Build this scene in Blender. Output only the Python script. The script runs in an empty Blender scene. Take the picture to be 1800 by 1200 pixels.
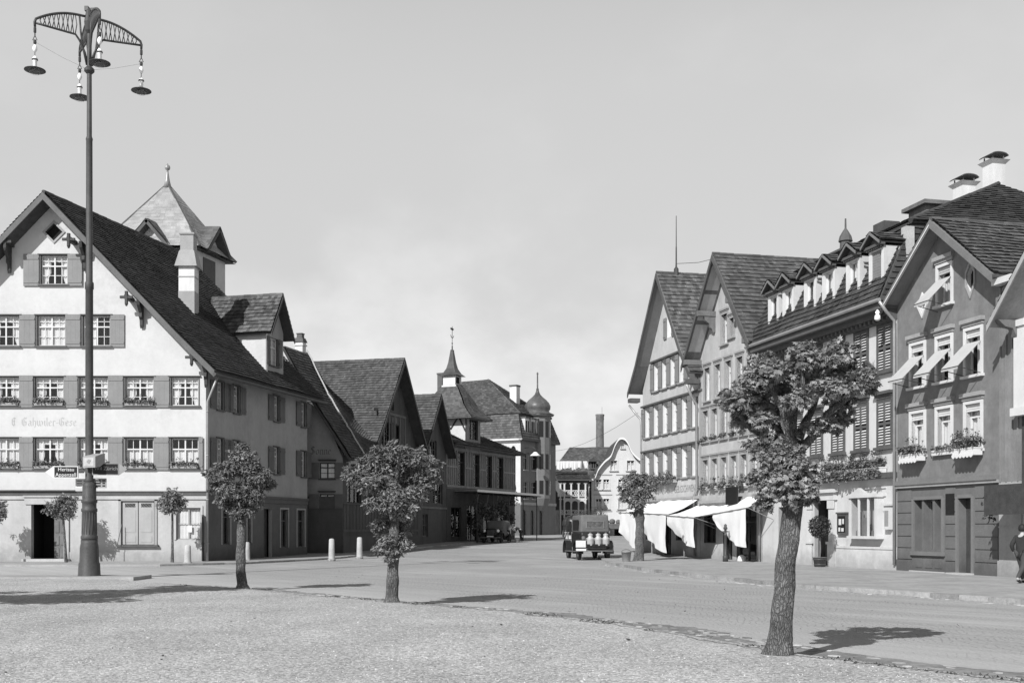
import bpy, bmesh, math, random
from mathutils import Vector, Matrix, noise
from mathutils.geometry import tessellate_polygon
R = math.radians
SC = bpy.context.scene
COL = SC.collection
rng = random.Random(7)

# ---------------------------------------------------------------- camera
FPX = 2000.0; CX = 900.0; HY = 930.0; EYE = 1.5
cam = bpy.data.cameras.new("camera"); camo = bpy.data.objects.new("camera", cam); COL.objects.link(camo)
camo.location = (0, 0, EYE); camo.rotation_euler = (R(90), 0, 0)
cam.sensor_width = 36; cam.lens = 36 * FPX / 1800; cam.shift_y = (HY - 600) / 1800
cam.clip_end = 5000; cam.clip_start = 0.1
SC.camera = camo
# ---------------------------------------------------------------- light
SUN_EL = 36.0; LX, LY = 0.496, 0.868          # horizontal direction the light travels
world = bpy.data.worlds.new("World"); SC.world = world; world.use_nodes = True
wn = world.node_tree.nodes; wl = world.node_tree.links; wn.clear()
def N(t, **k):
    n = wn.new(t)
    for a, v in k.items(): setattr(n, a, v)
    return n
wo = N('ShaderNodeOutputWorld'); bg = N('ShaderNodeBackground'); bg.inputs[1].default_value = 0.1
sky = N('ShaderNodeTexSky', sky_type='NISHITA'); sky.sun_disc = False
sky.sun_elevation = R(SUN_EL); sky.sun_rotation = math.atan2(-LX, -LY)
bw = N('ShaderNodeRGBToBW'); wl.new(sky.outputs[0], bw.inputs[0])
tc = N('ShaderNodeTexCoord'); sp = N('ShaderNodeSeparateXYZ'); wl.new(tc.outputs['Generated'], sp.inputs[0])
# pale grey sky; thin soft cloud low down, clearer and darker overhead
skm = N('ShaderNodeMath', operation='MULTIPLY'); wl.new(bw.outputs[0], skm.inputs[0]); skm.inputs[1].default_value = 0.30
skp = N('ShaderNodeMapRange'); skp.interpolation_type = 'SMOOTHSTEP'
wl.new(sp.outputs[2], skp.inputs[0])
for i, v in zip((1, 2, 3, 4), (0.34, 0.85, 4.95, 0.35)): skp.inputs[i].default_value = v
base = N('ShaderNodeMath', operation='ADD'); wl.new(skm.outputs[0], base.inputs[0]); wl.new(skp.outputs[0], base.inputs[1])
mp = N('ShaderNodeMapping'); mp.inputs['Scale'].default_value = (1.8, 1.8, 2.6); mp.inputs['Location'].default_value = (3.1, 0.4, 1.2)
wl.new(tc.outputs['Generated'], mp.inputs[0])
nz = N('ShaderNodeTexNoise'); nz.inputs['Scale'].default_value = 2.6; nz.inputs['Detail'].default_value = 7; nz.inputs['Roughness'].default_value = 0.52
wl.new(mp.outputs[0], nz.inputs['Vector'])
cr = N('ShaderNodeMapRange'); cr.interpolation_type = 'SMOOTHSTEP'; wl.new(nz.outputs['Fac'], cr.inputs[0])
for i, v in zip((1, 2, 3, 4), (0.44, 0.68, -0.15, 1.0)): cr.inputs[i].default_value = v
lowm = N('ShaderNodeMapRange'); wl.new(sp.outputs[2], lowm.inputs[0])
for i, v in zip((1, 2, 3, 4), (0.06, 0.30, 2.6, 0.25)): lowm.inputs[i].default_value = v
cm = N('ShaderNodeMath', operation='MULTIPLY'); wl.new(cr.outputs[0], cm.inputs[0]); wl.new(lowm.outputs[0], cm.inputs[1])
fin = N('ShaderNodeMath', operation='ADD'); wl.new(base.outputs[0], fin.inputs[0]); wl.new(cm.outputs[0], fin.inputs[1])
wl.new(fin.outputs[0], bg.inputs[0]); wl.new(bg.outputs[0], wo.inputs[0])

sl = bpy.data.lights.new("sun", 'SUN'); sl.energy = 5.0; sl.angle = R(0.5); sl.color = (1, 1, 1)
so = bpy.data.objects.new("sun", sl); COL.objects.link(so); so.location = (-40, -60, 60)
ce, se = math.cos(R(SUN_EL)), math.sin(R(SUN_EL))
so.rotation_euler = Vector((LX * ce, LY * ce, -se)).to_track_quat('-Z', 'Y').to_euler()
SC.view_settings.view_transform = 'Standard'; SC.view_settings.look = 'None'
SC.view_settings.exposure = 0.15; SC.view_settings.gamma = 1.0
SC.cycles.max_bounces = 6; SC.cycles.transparent_max_bounces = 12

# ---------------------------------------------------------------- materials (all grey: the place is seen in black and white)
MATS = {}
def nodes(name):
    m = bpy.data.materials.new(name); m.use_nodes = True
    nt = m.node_tree; nt.nodes.clear()
    out = nt.nodes.new('ShaderNodeOutputMaterial'); b = nt.nodes.new('ShaderNodeBsdfPrincipled')
    nt.links.new(b.outputs[0], out.inputs[0])
    b.inputs['Specular IOR Level'].default_value = 0.25
    MATS[name] = m
    return m, nt, b, out
def nn(nt, t, **k):
    n = nt.nodes.new(t)
    for a, v in k.items(): setattr(n, a, v)
    return n
def noise_n(nt, vec, scale, detail=5, rough=0.6, sc=None, loc=None):
    if sc is not None or loc is not None:
        mpn = nn(nt, 'ShaderNodeMapping')
        if sc: mpn.inputs['Scale'].default_value = sc
        if loc: mpn.inputs['Location'].default_value = loc
        nt.links.new(vec, mpn.inputs[0]); vec = mpn.outputs[0]
    n = nn(nt, 'ShaderNodeTexNoise'); n.inputs['Scale'].default_value = scale; n.inputs['Detail'].default_value = detail; n.inputs['Roughness'].default_value = rough
    nt.links.new(vec, n.inputs['Vector']); return n.outputs['Fac']
def mth(nt, op, a, b=None):
    n = nn(nt, 'ShaderNodeMath', operation=op)
    for i, v in ((0, a), (1, b)):
        if v is None: continue
        if isinstance(v, (int, float)): n.inputs[i].default_value = v
        else: nt.links.new(v, n.inputs[i])
    return n.outputs[0]
def mrange(nt, v, a, b, c, d):
    n = nn(nt, 'ShaderNodeMapRange'); nt.links.new(v, n.inputs[0])
    for i, x in zip((1, 2, 3, 4), (a, b, c, d)): n.inputs[i].default_value = x
    return n.outputs[0]
def bump(nt, b, h, strength, dist=0.02):
    n = nn(nt, 'ShaderNodeBump'); n.inputs['Strength'].default_value = strength; n.inputs['Distance'].default_value = dist
    nt.links.new(h, n.inputs['Height']); nt.links.new(n.outputs[0], b.inputs['Normal'])
def mat(name, base, var=0.12, scale=1.2, rough=0.85, bmp=0.3, bscale=35, streak=0.12, metallic=0.0, attr=0.0, damp=None):
    if damp is None: damp = 0.30 if 'plaster' in name or 'stucco' in name or 'base' in name else 0.0
    if name in MATS: return MATS[name]
    m, nt, b, out = nodes(name)
    t = nn(nt, 'ShaderNodeTexCoord').outputs['Object']
    v = mrange(nt, noise_n(nt, t, scale, 6, 0.65), 0.3, 0.7, 1 - var, 1 + var)
    if streak:
        s = mrange(nt, noise_n(nt, t, 1.0, 5, 0.65, sc=(1.5, 1.5, 0.22)), 0.38, 0.72, 1 + streak * 0.3, 1 - streak * 0.8)
        v = mth(nt, 'MULTIPLY', v, s)
    if attr:
        a = nn(nt, 'ShaderNodeAttribute'); a.attribute_name = 'rnd'
        v = mth(nt, 'MULTIPLY', v, mrange(nt, a.outputs['Fac'], 0, 1, 1 - attr, 1 + attr))
    v = mth(nt, 'MULTIPLY', v, mrange(nt, noise_n(nt, t, scale * 6.3, 5, 0.7, loc=(7, 3, 5)), 0.34, 0.66, 1 - var * .7, 1 + var * .5))
    if damp:
        sz = nn(nt, 'ShaderNodeSeparateXYZ'); nt.links.new(t, sz.inputs[0])
        ht = mth(nt, 'ADD', sz.outputs[2], mth(nt, 'MULTIPLY', noise_n(nt, t, 1.3, 6, 0.75, loc=(1, 8, 2)), -1.7))
        v = mth(nt, 'MULTIPLY', v, mrange(nt, ht, -.75, -.1, 1 - damp, 1.0))
        pt = mrange(nt, noise_n(nt, t, 0.55, 6, 0.8, loc=(4, 4, 9)), 0.56, 0.62, 1.0, 1 - damp * .22)
        v = mth(nt, 'MULTIPLY', v, pt)
    v = mth(nt, 'MULTIPLY', v, base)
    nt.links.new(v, b.inputs['Base Color'])
    b.inputs['Roughness'].default_value = rough; b.inputs['Metallic'].default_value = metallic
    if bmp: bump(nt, b, noise_n(nt, t, bscale, 4, 0.6), bmp, 0.015)
    return m
def tile_mat(name, base, spread=0.45, lichen=0.25):
    if name in MATS: return MATS[name]
    m, nt, b, out = nodes(name)
    t = nn(nt, 'ShaderNodeTexCoord').outputs['Object']
    a = nn(nt, 'ShaderNodeAttribute'); a.attribute_name = 'rnd'
    v = mrange(nt, a.outputs['Fac'], 0, 1, 1 - spread, 1 + spread)
    v = mth(nt, 'MULTIPLY', v, mrange(nt, noise_n(nt, t, 0.7, 5, 0.7), 0.3, 0.7, 0.7, 1.3))
    li = mrange(nt, noise_n(nt, t, 8.5, 5, 0.8), 0.57, 0.65, 0, 1)
    li = mth(nt, 'MULTIPLY', li, mrange(nt, a.outputs['Fac'], 0.45, 1, 0, 1))
    v = mth(nt, 'ADD', mth(nt, 'MULTIPLY', v, base), mth(nt, 'MULTIPLY', li, lichen))
    nt.links.new(v, b.inputs['Base Color']); b.inputs['Roughness'].default_value = 0.8
    bump(nt, b, noise_n(nt, t, 40, 3), 0.5, 0.03)
    return m
def leaf_mat(name, lo, hi, gloss=0.45):
    if name in MATS: return MATS[name]
    m, nt, b, out = nodes(name)
    a = nn(nt, 'ShaderNodeAttribute'); a.attribute_name = 'rnd'
    v = mrange(nt, a.outputs['Fac'], 0, 1, lo, hi)
    nt.links.new(v, b.inputs['Base Color']); b.inputs['Roughness'].default_value = gloss; b.inputs['Specular IOR Level'].default_value = 0.4
    tr = nn(nt, 'ShaderNodeBsdfTranslucent'); nt.links.new(mth(nt, 'MULTIPLY', v, 1.2), tr.inputs[0])
    mx = nn(nt, 'ShaderNodeMixShader'); mx.inputs[0].default_value = 0.22
    nt.links.new(b.outputs[0], mx.inputs[1]); nt.links.new(tr.outputs[0], mx.inputs[2]); nt.links.new(mx.outputs[0], out.inputs[0])
    return m
def glass_mat():
    m, nt, b, out = nodes('glass'); nt.nodes.remove(b)
    g = nn(nt, 'ShaderNodeBsdfGlossy'); g.inputs['Roughness'].default_value = 0.03; g.inputs[0].default_value = (.9, .9, .9, 1)
    tr = nn(nt, 'ShaderNodeBsdfTransparent'); tr.inputs[0].default_value = (.86, .86, .86, 1)
    f = nn(nt, 'ShaderNodeLayerWeight'); f.inputs[0].default_value = 0.5
    mx = nn(nt, 'ShaderNodeMixShader'); nt.links.new(mth(nt, 'ADD', mth(nt, 'MULTIPLY', mth(nt, 'POWER', f.outputs['Facing'], 4.0), 0.7), 0.05), mx.inputs[0])
    nt.links.new(tr.outputs[0], mx.inputs[1]); nt.links.new(g.outputs[0], mx.inputs[2]); nt.links.new(mx.outputs[0], out.inputs[0])
    return m
GLASS = glass_mat()
WHITE = mat('white_plaster', 0.51, 0.06, 0.8, 0.9, 0.35, 30, 0.05)
CREAM = mat('pale_plaster', 0.41, 0.07, 0.9, 0.9, 0.4, 25, 0.14)
SIDEP = mat('grey_plaster_side', 0.29, 0.08, 0.7, 0.9, 0.3, 25, 0.12)  # white house's side shade put into the tone; other side walls reuse it
GREYP = mat('grey_plaster', 0.46, 0.08, 0.5, 0.9, 0.3, 30, 0.16)
GREYQ = mat('mid_grey_plaster', 0.41, 0.10, 0.5, 0.9, 0.3, 30, 0.22)
LIGHTP = mat('light_plaster', 0.52, 0.06, 0.6, 0.9, 0.3, 30, 0.12)
BROWN = mat('dark_plaster', 0.18, 0.18, 0.6, 0.9, 0.35, 25, 0.18)
BROWN2 = mat('dark_stucco', 0.13, 0.12, 0.9, 0.85, 0.3, 25, 0.10)
TRIMW = mat('white_trim', 0.58, 0.05, 2, 0.6, 0.1, 30, 0.06)
TRIMG = mat('grey_trim', 0.30, 0.10, 2, 0.7, 0.15, 30, 0.08)
TRIMD = mat('dark_trim', 0.09, 0.15, 2, 0.7, 0.2, 30, 0.1)
SURR = mat('window_surround_paint', 0.10, 0.12, 2, 0.7, 0.15, 30, 0.08)
SHUT = mat('shutter_paint', 0.20, 0.08, 2, 0.6, 0.12, 30, 0.1)
SHUTD = mat('dark_shutter_paint', 0.10, 0.12, 2, 0.6, 0.12, 30, 0.1)
WOOD = mat('dark_wood', 0.055, 0.25, 3, 0.7, 0.35, 20, 0.3)
WOODM = mat('mid_wood', 0.14, 0.25, 3, 0.75, 0.35, 20, 0.3)
TIMBER = mat('weathered_timber', 0.15, 0.2, 3, 0.8, 0.3, 20, 0.3)
BLACK = mat('dark_interior', 0.012, 0.05, 1, 0.95, 0, 10, 0)
CURT = mat('curtain_cloth', 0.70, 0.06, 3, 0.95, 0.1, 40, 0.05)
CANVAS = mat('white_canvas', 0.74, 0.03, 1.5, 0.9, 0.25, 6, 0.04)
CANVG = mat('grey_canvas', 0.42, 0.06, 2, 0.9, 0.2, 30, 0.06)
STONE = mat('pale_stone', 0.42, 0.15, 3, 0.9, 0.4, 25, 0.1)
KERB = mat('kerb_stone', 0.27, 0.25, 3, 0.9, 0.5, 25, 0.0, attr=0.22)
IRON = mat('painted_iron', 0.055, 0.18, 4, 0.42, 0.15, 25, 0.12)
IRONL = mat('weathered_iron', 0.065, 0.2, 3, 0.55, 0.2, 25, 0.2)
METAL = mat('zinc', 0.32, 0.12, 3, 0.4, 0.1, 25, 0.12, metallic=0.3)
ALU = mat('milk_can_metal', 0.46, 0.08, 6, 0.45, 0.15, 12, 0.08, metallic=0.2)
CHIMW = mat('limewashed_chimney', 0.60, 0.04, 1.2, 0.9, 0.35, 20, 0.25)
CARD = mat('dark_car_paint', 0.022, 0.1, 3, 0.32, 0, 10, 0)
CARG = mat('dusty_car_fabric', 0.12, 0.15, 4, 0.8, 0.25, 12, 0.1)
CARM = mat('dusty_car_metal', 0.17, 0.2, 4, 0.45, 0.1, 12, 0)
RUBBER = mat('rubber', 0.03, 0.15, 4, 0.8, 0.2, 30, 0)
CHROME = mat('bright_metal', 0.75, 0.05, 4, 0.25, 0, 10, 0, metallic=0.6)
PORC = mat('porcelain', 0.85, 0.03, 4, 0.3, 0, 10, 0)
PAPER = mat('white_paint', 0.62, 0.04, 4, 0.7, 0.05, 10, 0.03)
INK = mat('faded_lettering', 0.36, 0.2, 6, 0.9, 0, 10, 0.1)
INKD = mat('dark_lettering', 0.10, 0.2, 6, 0.9, 0, 10, 0.1)
INKM = mat('worn_lettering', 0.25, 0.15, 6, 0.9, 0, 10, 0.1)
SIGND = mat('dark_sign_enamel', 0.02, 0.1, 6, 0.35, 0, 10, 0)
BRICKC = mat('sooty_brick', 0.13, 0.3, 1.2, 0.9, 0.5, 6, 0.3)
T_DARK = tile_mat('old_dark_tiles', 0.055, 0.25, 0.04)
T_MID = tile_mat('weathered_tiles', 0.085, 0.28, 0.20)
T_B = tile_mat('grey_tiles', 0.08, 0.26, 0.12)
T_PALE = tile_mat('pale_slate', 0.30, 0.12, 0.06)
T_DORM = tile_mat('mossy_tiles', 0.09, 0.4, 0.12)
COPPER = mat('dark_copper', 0.07, 0.25, 1.5, 0.38, 0.15, 8, 0.3)
LEAF = leaf_mat('tree_leaf', 0.045, 0.29)
LEAFD = leaf_mat('dark_leaf', 0.03, 0.09)
LEAFB = leaf_mat('box_plant_leaf', 0.05, 0.22)
FLOWER = leaf_mat('dark_blossom', 0.02, 0.06, 0.7)
SKIN = mat('skin', 0.38, 0.05, 5, 0.6, 0, 10, 0)
CLOTHD = mat('dark_cloth', 0.03, 0.15, 5, 0.9, 0.1, 40, 0)
CLOTHW = mat('white_cloth', 0.60, 0.05, 5, 0.9, 0.1, 40, 0)
HAIR = mat('dark_hair', 0.02, 0.2, 20, 0.6, 0, 10, 0)

def bark_mat():
    m, nt, b, out = nodes('bark')
    t = nn(nt, 'ShaderNodeTexCoord').outputs['Object']
    wz_ = nn(nt, 'ShaderNodeTexNoise'); wz_.inputs['Scale'].default_value = 7; wz_.inputs['Detail'].default_value = 4; nt.links.new(t, wz_.inputs['Vector'])
    wa_ = nn(nt, 'ShaderNodeVectorMath', operation='MULTIPLY_ADD'); nt.links.new(wz_.outputs['Color'], wa_.inputs[0]); wa_.inputs[1].default_value = (.11, .11, .25); nt.links.new(t, wa_.inputs[2])
    mp_ = nn(nt, 'ShaderNodeMapping'); mp_.inputs['Scale'].default_value = (34, 34, 7.5); nt.links.new(wa_.outputs[0], mp_.inputs[0])
    vb_ = nn(nt, 'ShaderNodeTexVoronoi'); vb_.feature = 'DISTANCE_TO_EDGE'; vb_.inputs['Scale'].default_value = 1.0; nt.links.new(mp_.outputs[0], vb_.inputs['Vector'])
    n2 = noise_n(nt, t, 4.0, 4, 0.6); n3 = noise_n(nt, t, 1.0, 5, 0.7, sc=(60, 60, 16))
    ridge = mth(nt, 'MULTIPLY', mrange(nt, vb_.outputs['Distance'], 0.0, 0.26, 0.1, 1), mrange(nt, n3, 0.3, 0.7, 0.45, 1.25))
    v = mth(nt, 'MULTIPLY', mrange(nt, ridge, 0, 1, 0.05, 0.235), mrange(nt, n2, 0.3, 0.7, 0.6, 1.45))
    nt.links.new(v, b.inputs['Base Color']); b.inputs['Roughness'].default_value = 0.9
    bump(nt, b, ridge, 0.9, 0.03)
    return m
BARK = bark_mat()
def gravel_mat():
    m, nt, b, out = nodes('gravel')
    t = nn(nt, 'ShaderNodeTexCoord').outputs['Object']
    vo = nn(nt, 'ShaderNodeTexVoronoi'); vo.inputs['Scale'].default_value = 38; nt.links.new(t, vo.inputs['Vector'])
    s = nn(nt, 'ShaderNodeSeparateColor'); nt.links.new(vo.outputs['Color'], s.inputs[0])
    v = mrange(nt, s.outputs[0], 0, 1, 0.5, 1.42)
    v = mth(nt, 'MULTIPLY', v, mrange(nt, noise_n(nt, t, 9, 5, 0.8), 0.3, 0.7, 0.80, 1.18))
    v = mth(nt, 'MULTIPLY', v, mrange(nt, noise_n(nt, t, 0.5, 6, 0.7), 0.3, 0.7, 0.87, 1.10))
    v = mth(nt, 'MULTIPLY', v, mrange(nt, noise_n(nt, t, 0.9, 4, 0.6, sc=(1, .35, 1), loc=(9, 2, 0)), 0.35, 0.65, 0.90, 1.08))
    dk = mrange(nt, noise_n(nt, t, 13, 3, 0.75, loc=(4, 3, 0)), 0.575, 0.65, 1.0, 0.58)
    v = mth(nt, 'MULTIPLY', mth(nt, 'MULTIPLY', v, dk), 0.40)
    nt.links.new(v, b.inputs['Base Color']); b.inputs['Roughness'].default_value = 0.95
    h = mth(nt, 'SUBTRACT', 1.0, vo.outputs['Distance'])
    bump(nt, b, mth(nt, 'ADD', h, noise_n(nt, t, 60, 2)), 0.35, 0.015)
    return m
GRAVEL = gravel_mat()
def road_mat():
    m, nt, b, out = nodes('cobbled_road')
    t = nn(nt, 'ShaderNodeTexCoord').outputs['Object']
    # wander the setting rows so that they bow like hand-laid setts
    w = nn(nt, 'ShaderNodeTexNoise'); w.inputs['Scale'].default_value = 0.45; nt.links.new(t, w.inputs['Vector'])
    ad = nn(nt, 'ShaderNodeVectorMath', operation='MULTIPLY_ADD'); nt.links.new(w.outputs['Color'], ad.inputs[0]); ad.inputs[1].default_value = (1.2, 1.2, 0); nt.links.new(t, ad.inputs[2])
    vo = nn(nt, 'ShaderNodeTexVoronoi'); vo.feature = 'DISTANCE_TO_EDGE'; vo.inputs['Scale'].default_value = 8.5; vo.inputs['Randomness'].default_value = 0.45
    nt.links.new(ad.outputs[0], vo.inputs['Vector'])
    joint = mrange(nt, vo.outputs['Distance'], 0.02, 0.10, 0, 1)
    # dust that the traffic has laid over the setts, in long streaks
    mpn = nn(nt, 'ShaderNodeMapping'); mpn.inputs['Rotation'].default_value = (0, 0, R(-38)); nt.links.new(t, mpn.inputs[0])
    d = noise_n(nt, mpn.outputs[0], 1.0, 5, 0.6, sc=(0.9, 0.07, 1))
    d2 = noise_n(nt, t, 0.16, 4, 0.6)
    sx_ = nn(nt, 'ShaderNodeSeparateXYZ'); nt.links.new(t, sx_.inputs[0])
    off = mth(nt, 'ADD', mth(nt, 'ADD', mth(nt, 'MULTIPLY', sx_.outputs[0], 0.83), mth(nt, 'MULTIPLY', sx_.outputs[1], 0.556)), -10.5)
    near = mrange(nt, mth(nt, 'ADD', off, mth(nt, 'MULTIPLY', d2, 5.0)), 3.6, 7.0, 1.0, 0.0)
    dust = mth(nt, 'MAXIMUM', near, mrange(nt, mth(nt, 'ADD', d, d2), 0.98, 1.25, 0.05, 0.9))
    ld = mrange(nt, dust, 0, 1, 0.74, 1.0)
    jv = mth(nt, 'ADD', mth(nt, 'MULTIPLY', joint, mth(nt, 'SUBTRACT', 1.0, ld)), ld)
    v = mth(nt, 'MULTIPLY', jv, mrange(nt, dust, 0, 1, 0.33, 0.385))
    v = mth(nt, 'MULTIPLY', v, mrange(nt, noise_n(nt, t, 22, 4, 0.7), 0.3, 0.7, 0.86, 1.14))
    v = mth(nt, 'MULTIPLY', v, mrange(nt, noise_n(nt, mpn.outputs[0], 1.0, 6, 0.7, sc=(2.4, 0.10, 1), loc=(2, 1, 0)), 0.3, 0.7, 0.88, 1.10))
    nt.links.new(v, b.inputs['Base Color']); b.inputs['Roughness'].default_value = 0.85
    bump(nt, b, mth(nt, 'MULTIPLY', joint, mth(nt, 'SUBTRACT', 1.05, dust)), 0.6, 0.02)
    return m
ROAD = road_mat()
PAVE = mat('pavement_grit', 0.31, 0.20, 0.8, 0.95, 0.4, 30, 0)
DIRT = mat('bare_earth', 0.30, 0.15, 0.4, 0.95, 0.4, 20, 0)

# ---------------------------------------------------------------- helpers
class MB:
    def __init__(s, T=None): s.v = []; s.f = []; s.mi = []; s.r = []; s.T = T
    def add(s, vs, fs, mi=0, r=None):
        o = len(s.v); s.v += [Vector(p) for p in vs]
        for f in fs: s.f.append([o + i for i in f]); s.mi.append(mi); s.r.append(rng.random() if r is None else r)
        return s
    def quad(s, *p, mi=0, r=None): return s.add(p, [list(range(len(p)))], mi, r)
    def box(s, x0, x1, y0, y1, z0, z1, mi=0):
        vs = [(x, y, z) for z in (z0, z1) for y in (y0, y1) for x in (x0, x1)]
        return s.add(vs, [(0, 2, 3, 1), (4, 5, 7, 6), (0, 1, 5, 4), (2, 6, 7, 3), (0, 4, 6, 2), (1, 3, 7, 5)], mi)
    def rbox(s, x0, x1, y0, y1, z0, z1, r=0.05, seg=3, mi=0, fn=None):
        bm = bmesh.new(); bmesh.ops.create_cube(bm, size=1)
        for v in bm.verts: v.co = Vector(((x0 + x1) / 2 + v.co.x * (x1 - x0), (y0 + y1) / 2 + v.co.y * (y1 - y0), (z0 + z1) / 2 + v.co.z * (z1 - z0)))
        bmesh.ops.bevel(bm, geom=bm.edges[:], offset=r, segments=seg, profile=0.5, affect='EDGES')
        bm.verts.index_update()
        vs = [fn(v.co.copy()) if fn else v.co.copy() for v in bm.verts]
        s.add(vs, [[v.index for v in f.verts] for f in bm.faces], mi); bm.free(); return s
    def prism(s, poly, fn, a, b, mi=0):
        """poly: 2D points; fn(p, q, t) -> 3D; extruded from t=a to t=b"""
        n = len(poly); vs = [fn(p[0], p[1], a) for p in poly] + [fn(p[0], p[1], b) for p in poly]
        fs = [list(range(n))[::-1], [n + i for i in range(n)]] + [[i, (i + 1) % n, n + (i + 1) % n, n + i] for i in range(n)]
        return s.add(vs, fs, mi)
    def tube(s, pts, r, seg=8, mi=0, caps=True):
        pts = [Vector(p) for p in pts]; n = len(pts); rr = r if isinstance(r, (list, tuple)) else [r] * n
        up = None; rings = []
        for i, p in enumerate(pts):
            d = (pts[min(i + 1, n - 1)] - pts[max(i - 1, 0)]).normalized()
            if up is None: up = Vector((0, 0, 1)) if abs(d.z) < 0.9 else Vector((1, 0, 0))
            a = d.cross(up).normalized(); up = a.cross(d).normalized()
            rings.append([p + (a * math.cos(t) + up * math.sin(t)) * rr[i] for t in [2 * math.pi * k / seg for k in range(seg)]])
        vs = [q for ring in rings for q in ring]; fs = []
        for i in range(n - 1):
            for k in range(seg):
                k2 = (k + 1) % seg; fs.append((i * seg + k, i * seg + k2, (i + 1) * seg + k2, (i + 1) * seg + k))
        if caps: fs += [list(range(seg))[::-1], [(n - 1) * seg + k for k in range(seg)]]
        return s.add(vs, fs, mi)
    def lathe(s, prof, seg=16, c=(0, 0, 0), mi=0, rot=0.0):
        vs = []; c = Vector(c)
        for r, z in prof:
            for k in range(seg):
                t = 2 * math.pi * k / seg + rot; vs.append(c + Vector((r * math.cos(t), r * math.sin(t), z)))
        fs = []
        for i in range(len(prof) - 1):
            for k in range(seg):
                k2 = (k + 1) % seg; fs.append((i * seg + k, i * seg + k2, (i + 1) * seg + k2, (i + 1) * seg + k))
        fs += [list(range(seg))[::-1], [(len(prof) - 1) * seg + k for k in range(seg)]]
        return s.add(vs, fs, mi)
    def build(s, name, mats, parent=None, smooth=False):
        me = bpy.data.meshes.new(name)
        vs = [(s.T @ p if s.T else p) for p in s.v]
        me.from_pydata([tuple(p) for p in vs], [], s.f)
        for m in (mats if isinstance(mats, (list, tuple)) else [mats]): me.materials.append(m)
        if any(s.mi): me.polygons.foreach_set('material_index', s.mi)
        at = me.attributes.new('rnd', 'FLOAT', 'FACE'); at.data.foreach_set('value', s.r)
        if smooth: me.polygons.foreach_set('use_smooth', [True] * len(s.f))
        me.update()
        o = bpy.data.objects.new(name, me); COL.objects.link(o)
        if parent: o.parent = parent
        return o
def tag(o, label=None, cat=None, group=None, kind=None):
    for k, v in (('label', label), ('category', cat), ('group', group), ('kind', kind)):
        if v: o[k] = v
    return o
def thing(name, label, cat, loc=(0, 0, 0), rz=0.0, group=None):
    o = bpy.data.objects.new(name, None); COL.objects.link(o); o.location = loc; o.rotation_euler = (0, 0, rz)
    o.empty_display_size = 0.3
    return tag(o, label, cat, group)
def copy_thing(o, loc=None, rz=None, label=None):
    c = o.copy(); COL.objects.link(c)
    if loc is not None: c.location = loc
    if rz is not None: c.rotation_euler = (0, 0, rz)
    if label: c['label'] = label
    def kids(a, b):
        for ch in list(a.children):
            d = ch.copy(); COL.objects.link(d); d.parent = b; kids(ch, d)
    kids(o, c); return c
def world_m(o):
    m = Matrix.Translation(o.location) @ o.rotation_euler.to_matrix().to_4x4()
    return m
class Fr:
    """a facade: local x along it, y inwards, z up; T carries it into its house's own axes"""
    def __init__(s, house, T=None): s.h = house; s.T = T or Matrix.Identity(4); s.W = world_m(house) @ s.T
        
    def mb(s): return MB(s.T)
    def _p(s):
        o = s.W.translation; d = (s.W.to_3x3() @ Vector((1, 0, 0))); return o, d
    def u(s, px, off=0.0):
        o, d = s._p(); n = s.W.to_3x3() @ Vector((0, 1, 0)); o = o + n * off
        k = (px - CX) / FPX; return (k * o.y - o.x) / (d.x - k * d.y)
    def z(s, px, py, off=0.0):
        o, d = s._p(); n = s.W.to_3x3() @ Vector((0, 1, 0)); o = o + n * off
        return EYE + (HY - py) * (o.y + s.u(px, off) * d.y) / FPX - s.W.translation.z
def g(y):
    t = min(max((y - 56) / 39, 0), 1); q = min(max((y - 95) / 45, 0), 1); return 0.65 * t * t * (3 - 2 * t) + 0.3 * q * q * (3 - 2 * q)
def gp(px, py, z=0.0):
    y = (EYE - z) * FPX / (py - HY); return ((px - CX) * y / FPX, y)

def wall(fr, outline, holes, depth=0.15, mats=(WHITE, WHITE), name='wall', y=0.0):
    hs = []
    for h in holes:
        hs.append([(h[0], h[2]), (h[1], h[2]), (h[1], h[3]), (h[0], h[3])] if isinstance(h[0], (int, float)) else h)
    loops = [[Vector((a, b, 0)) for a, b in outline]] + [[Vector((a, b, 0)) for a, b in h] for h in hs]
    flat = [p for l in loops for p in l]
    m = fr.mb(); o = len(m.v); m.v += [Vector((p.x, y, p.y)) for p in flat]
    for t in tessellate_polygon(loops):
        a, b, c = (flat[i] for i in t)
        if (b - a).cross(c - a).z < 0: t = (t[0], t[2], t[1])
        m.f.append([o + i for i in t]); m.mi.append(0); m.r.append(0.5)
    for h in hs:
        n = len(h)
        for i in range(n):
            (a, b), (c, d) = h[i], h[(i + 1) % n]
            m.quad((a, y, b), (a, y + depth, b), (c, y + depth, d), (c, y, d), mi=1)
    return m.build(name, list(mats), fr.h)

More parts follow.
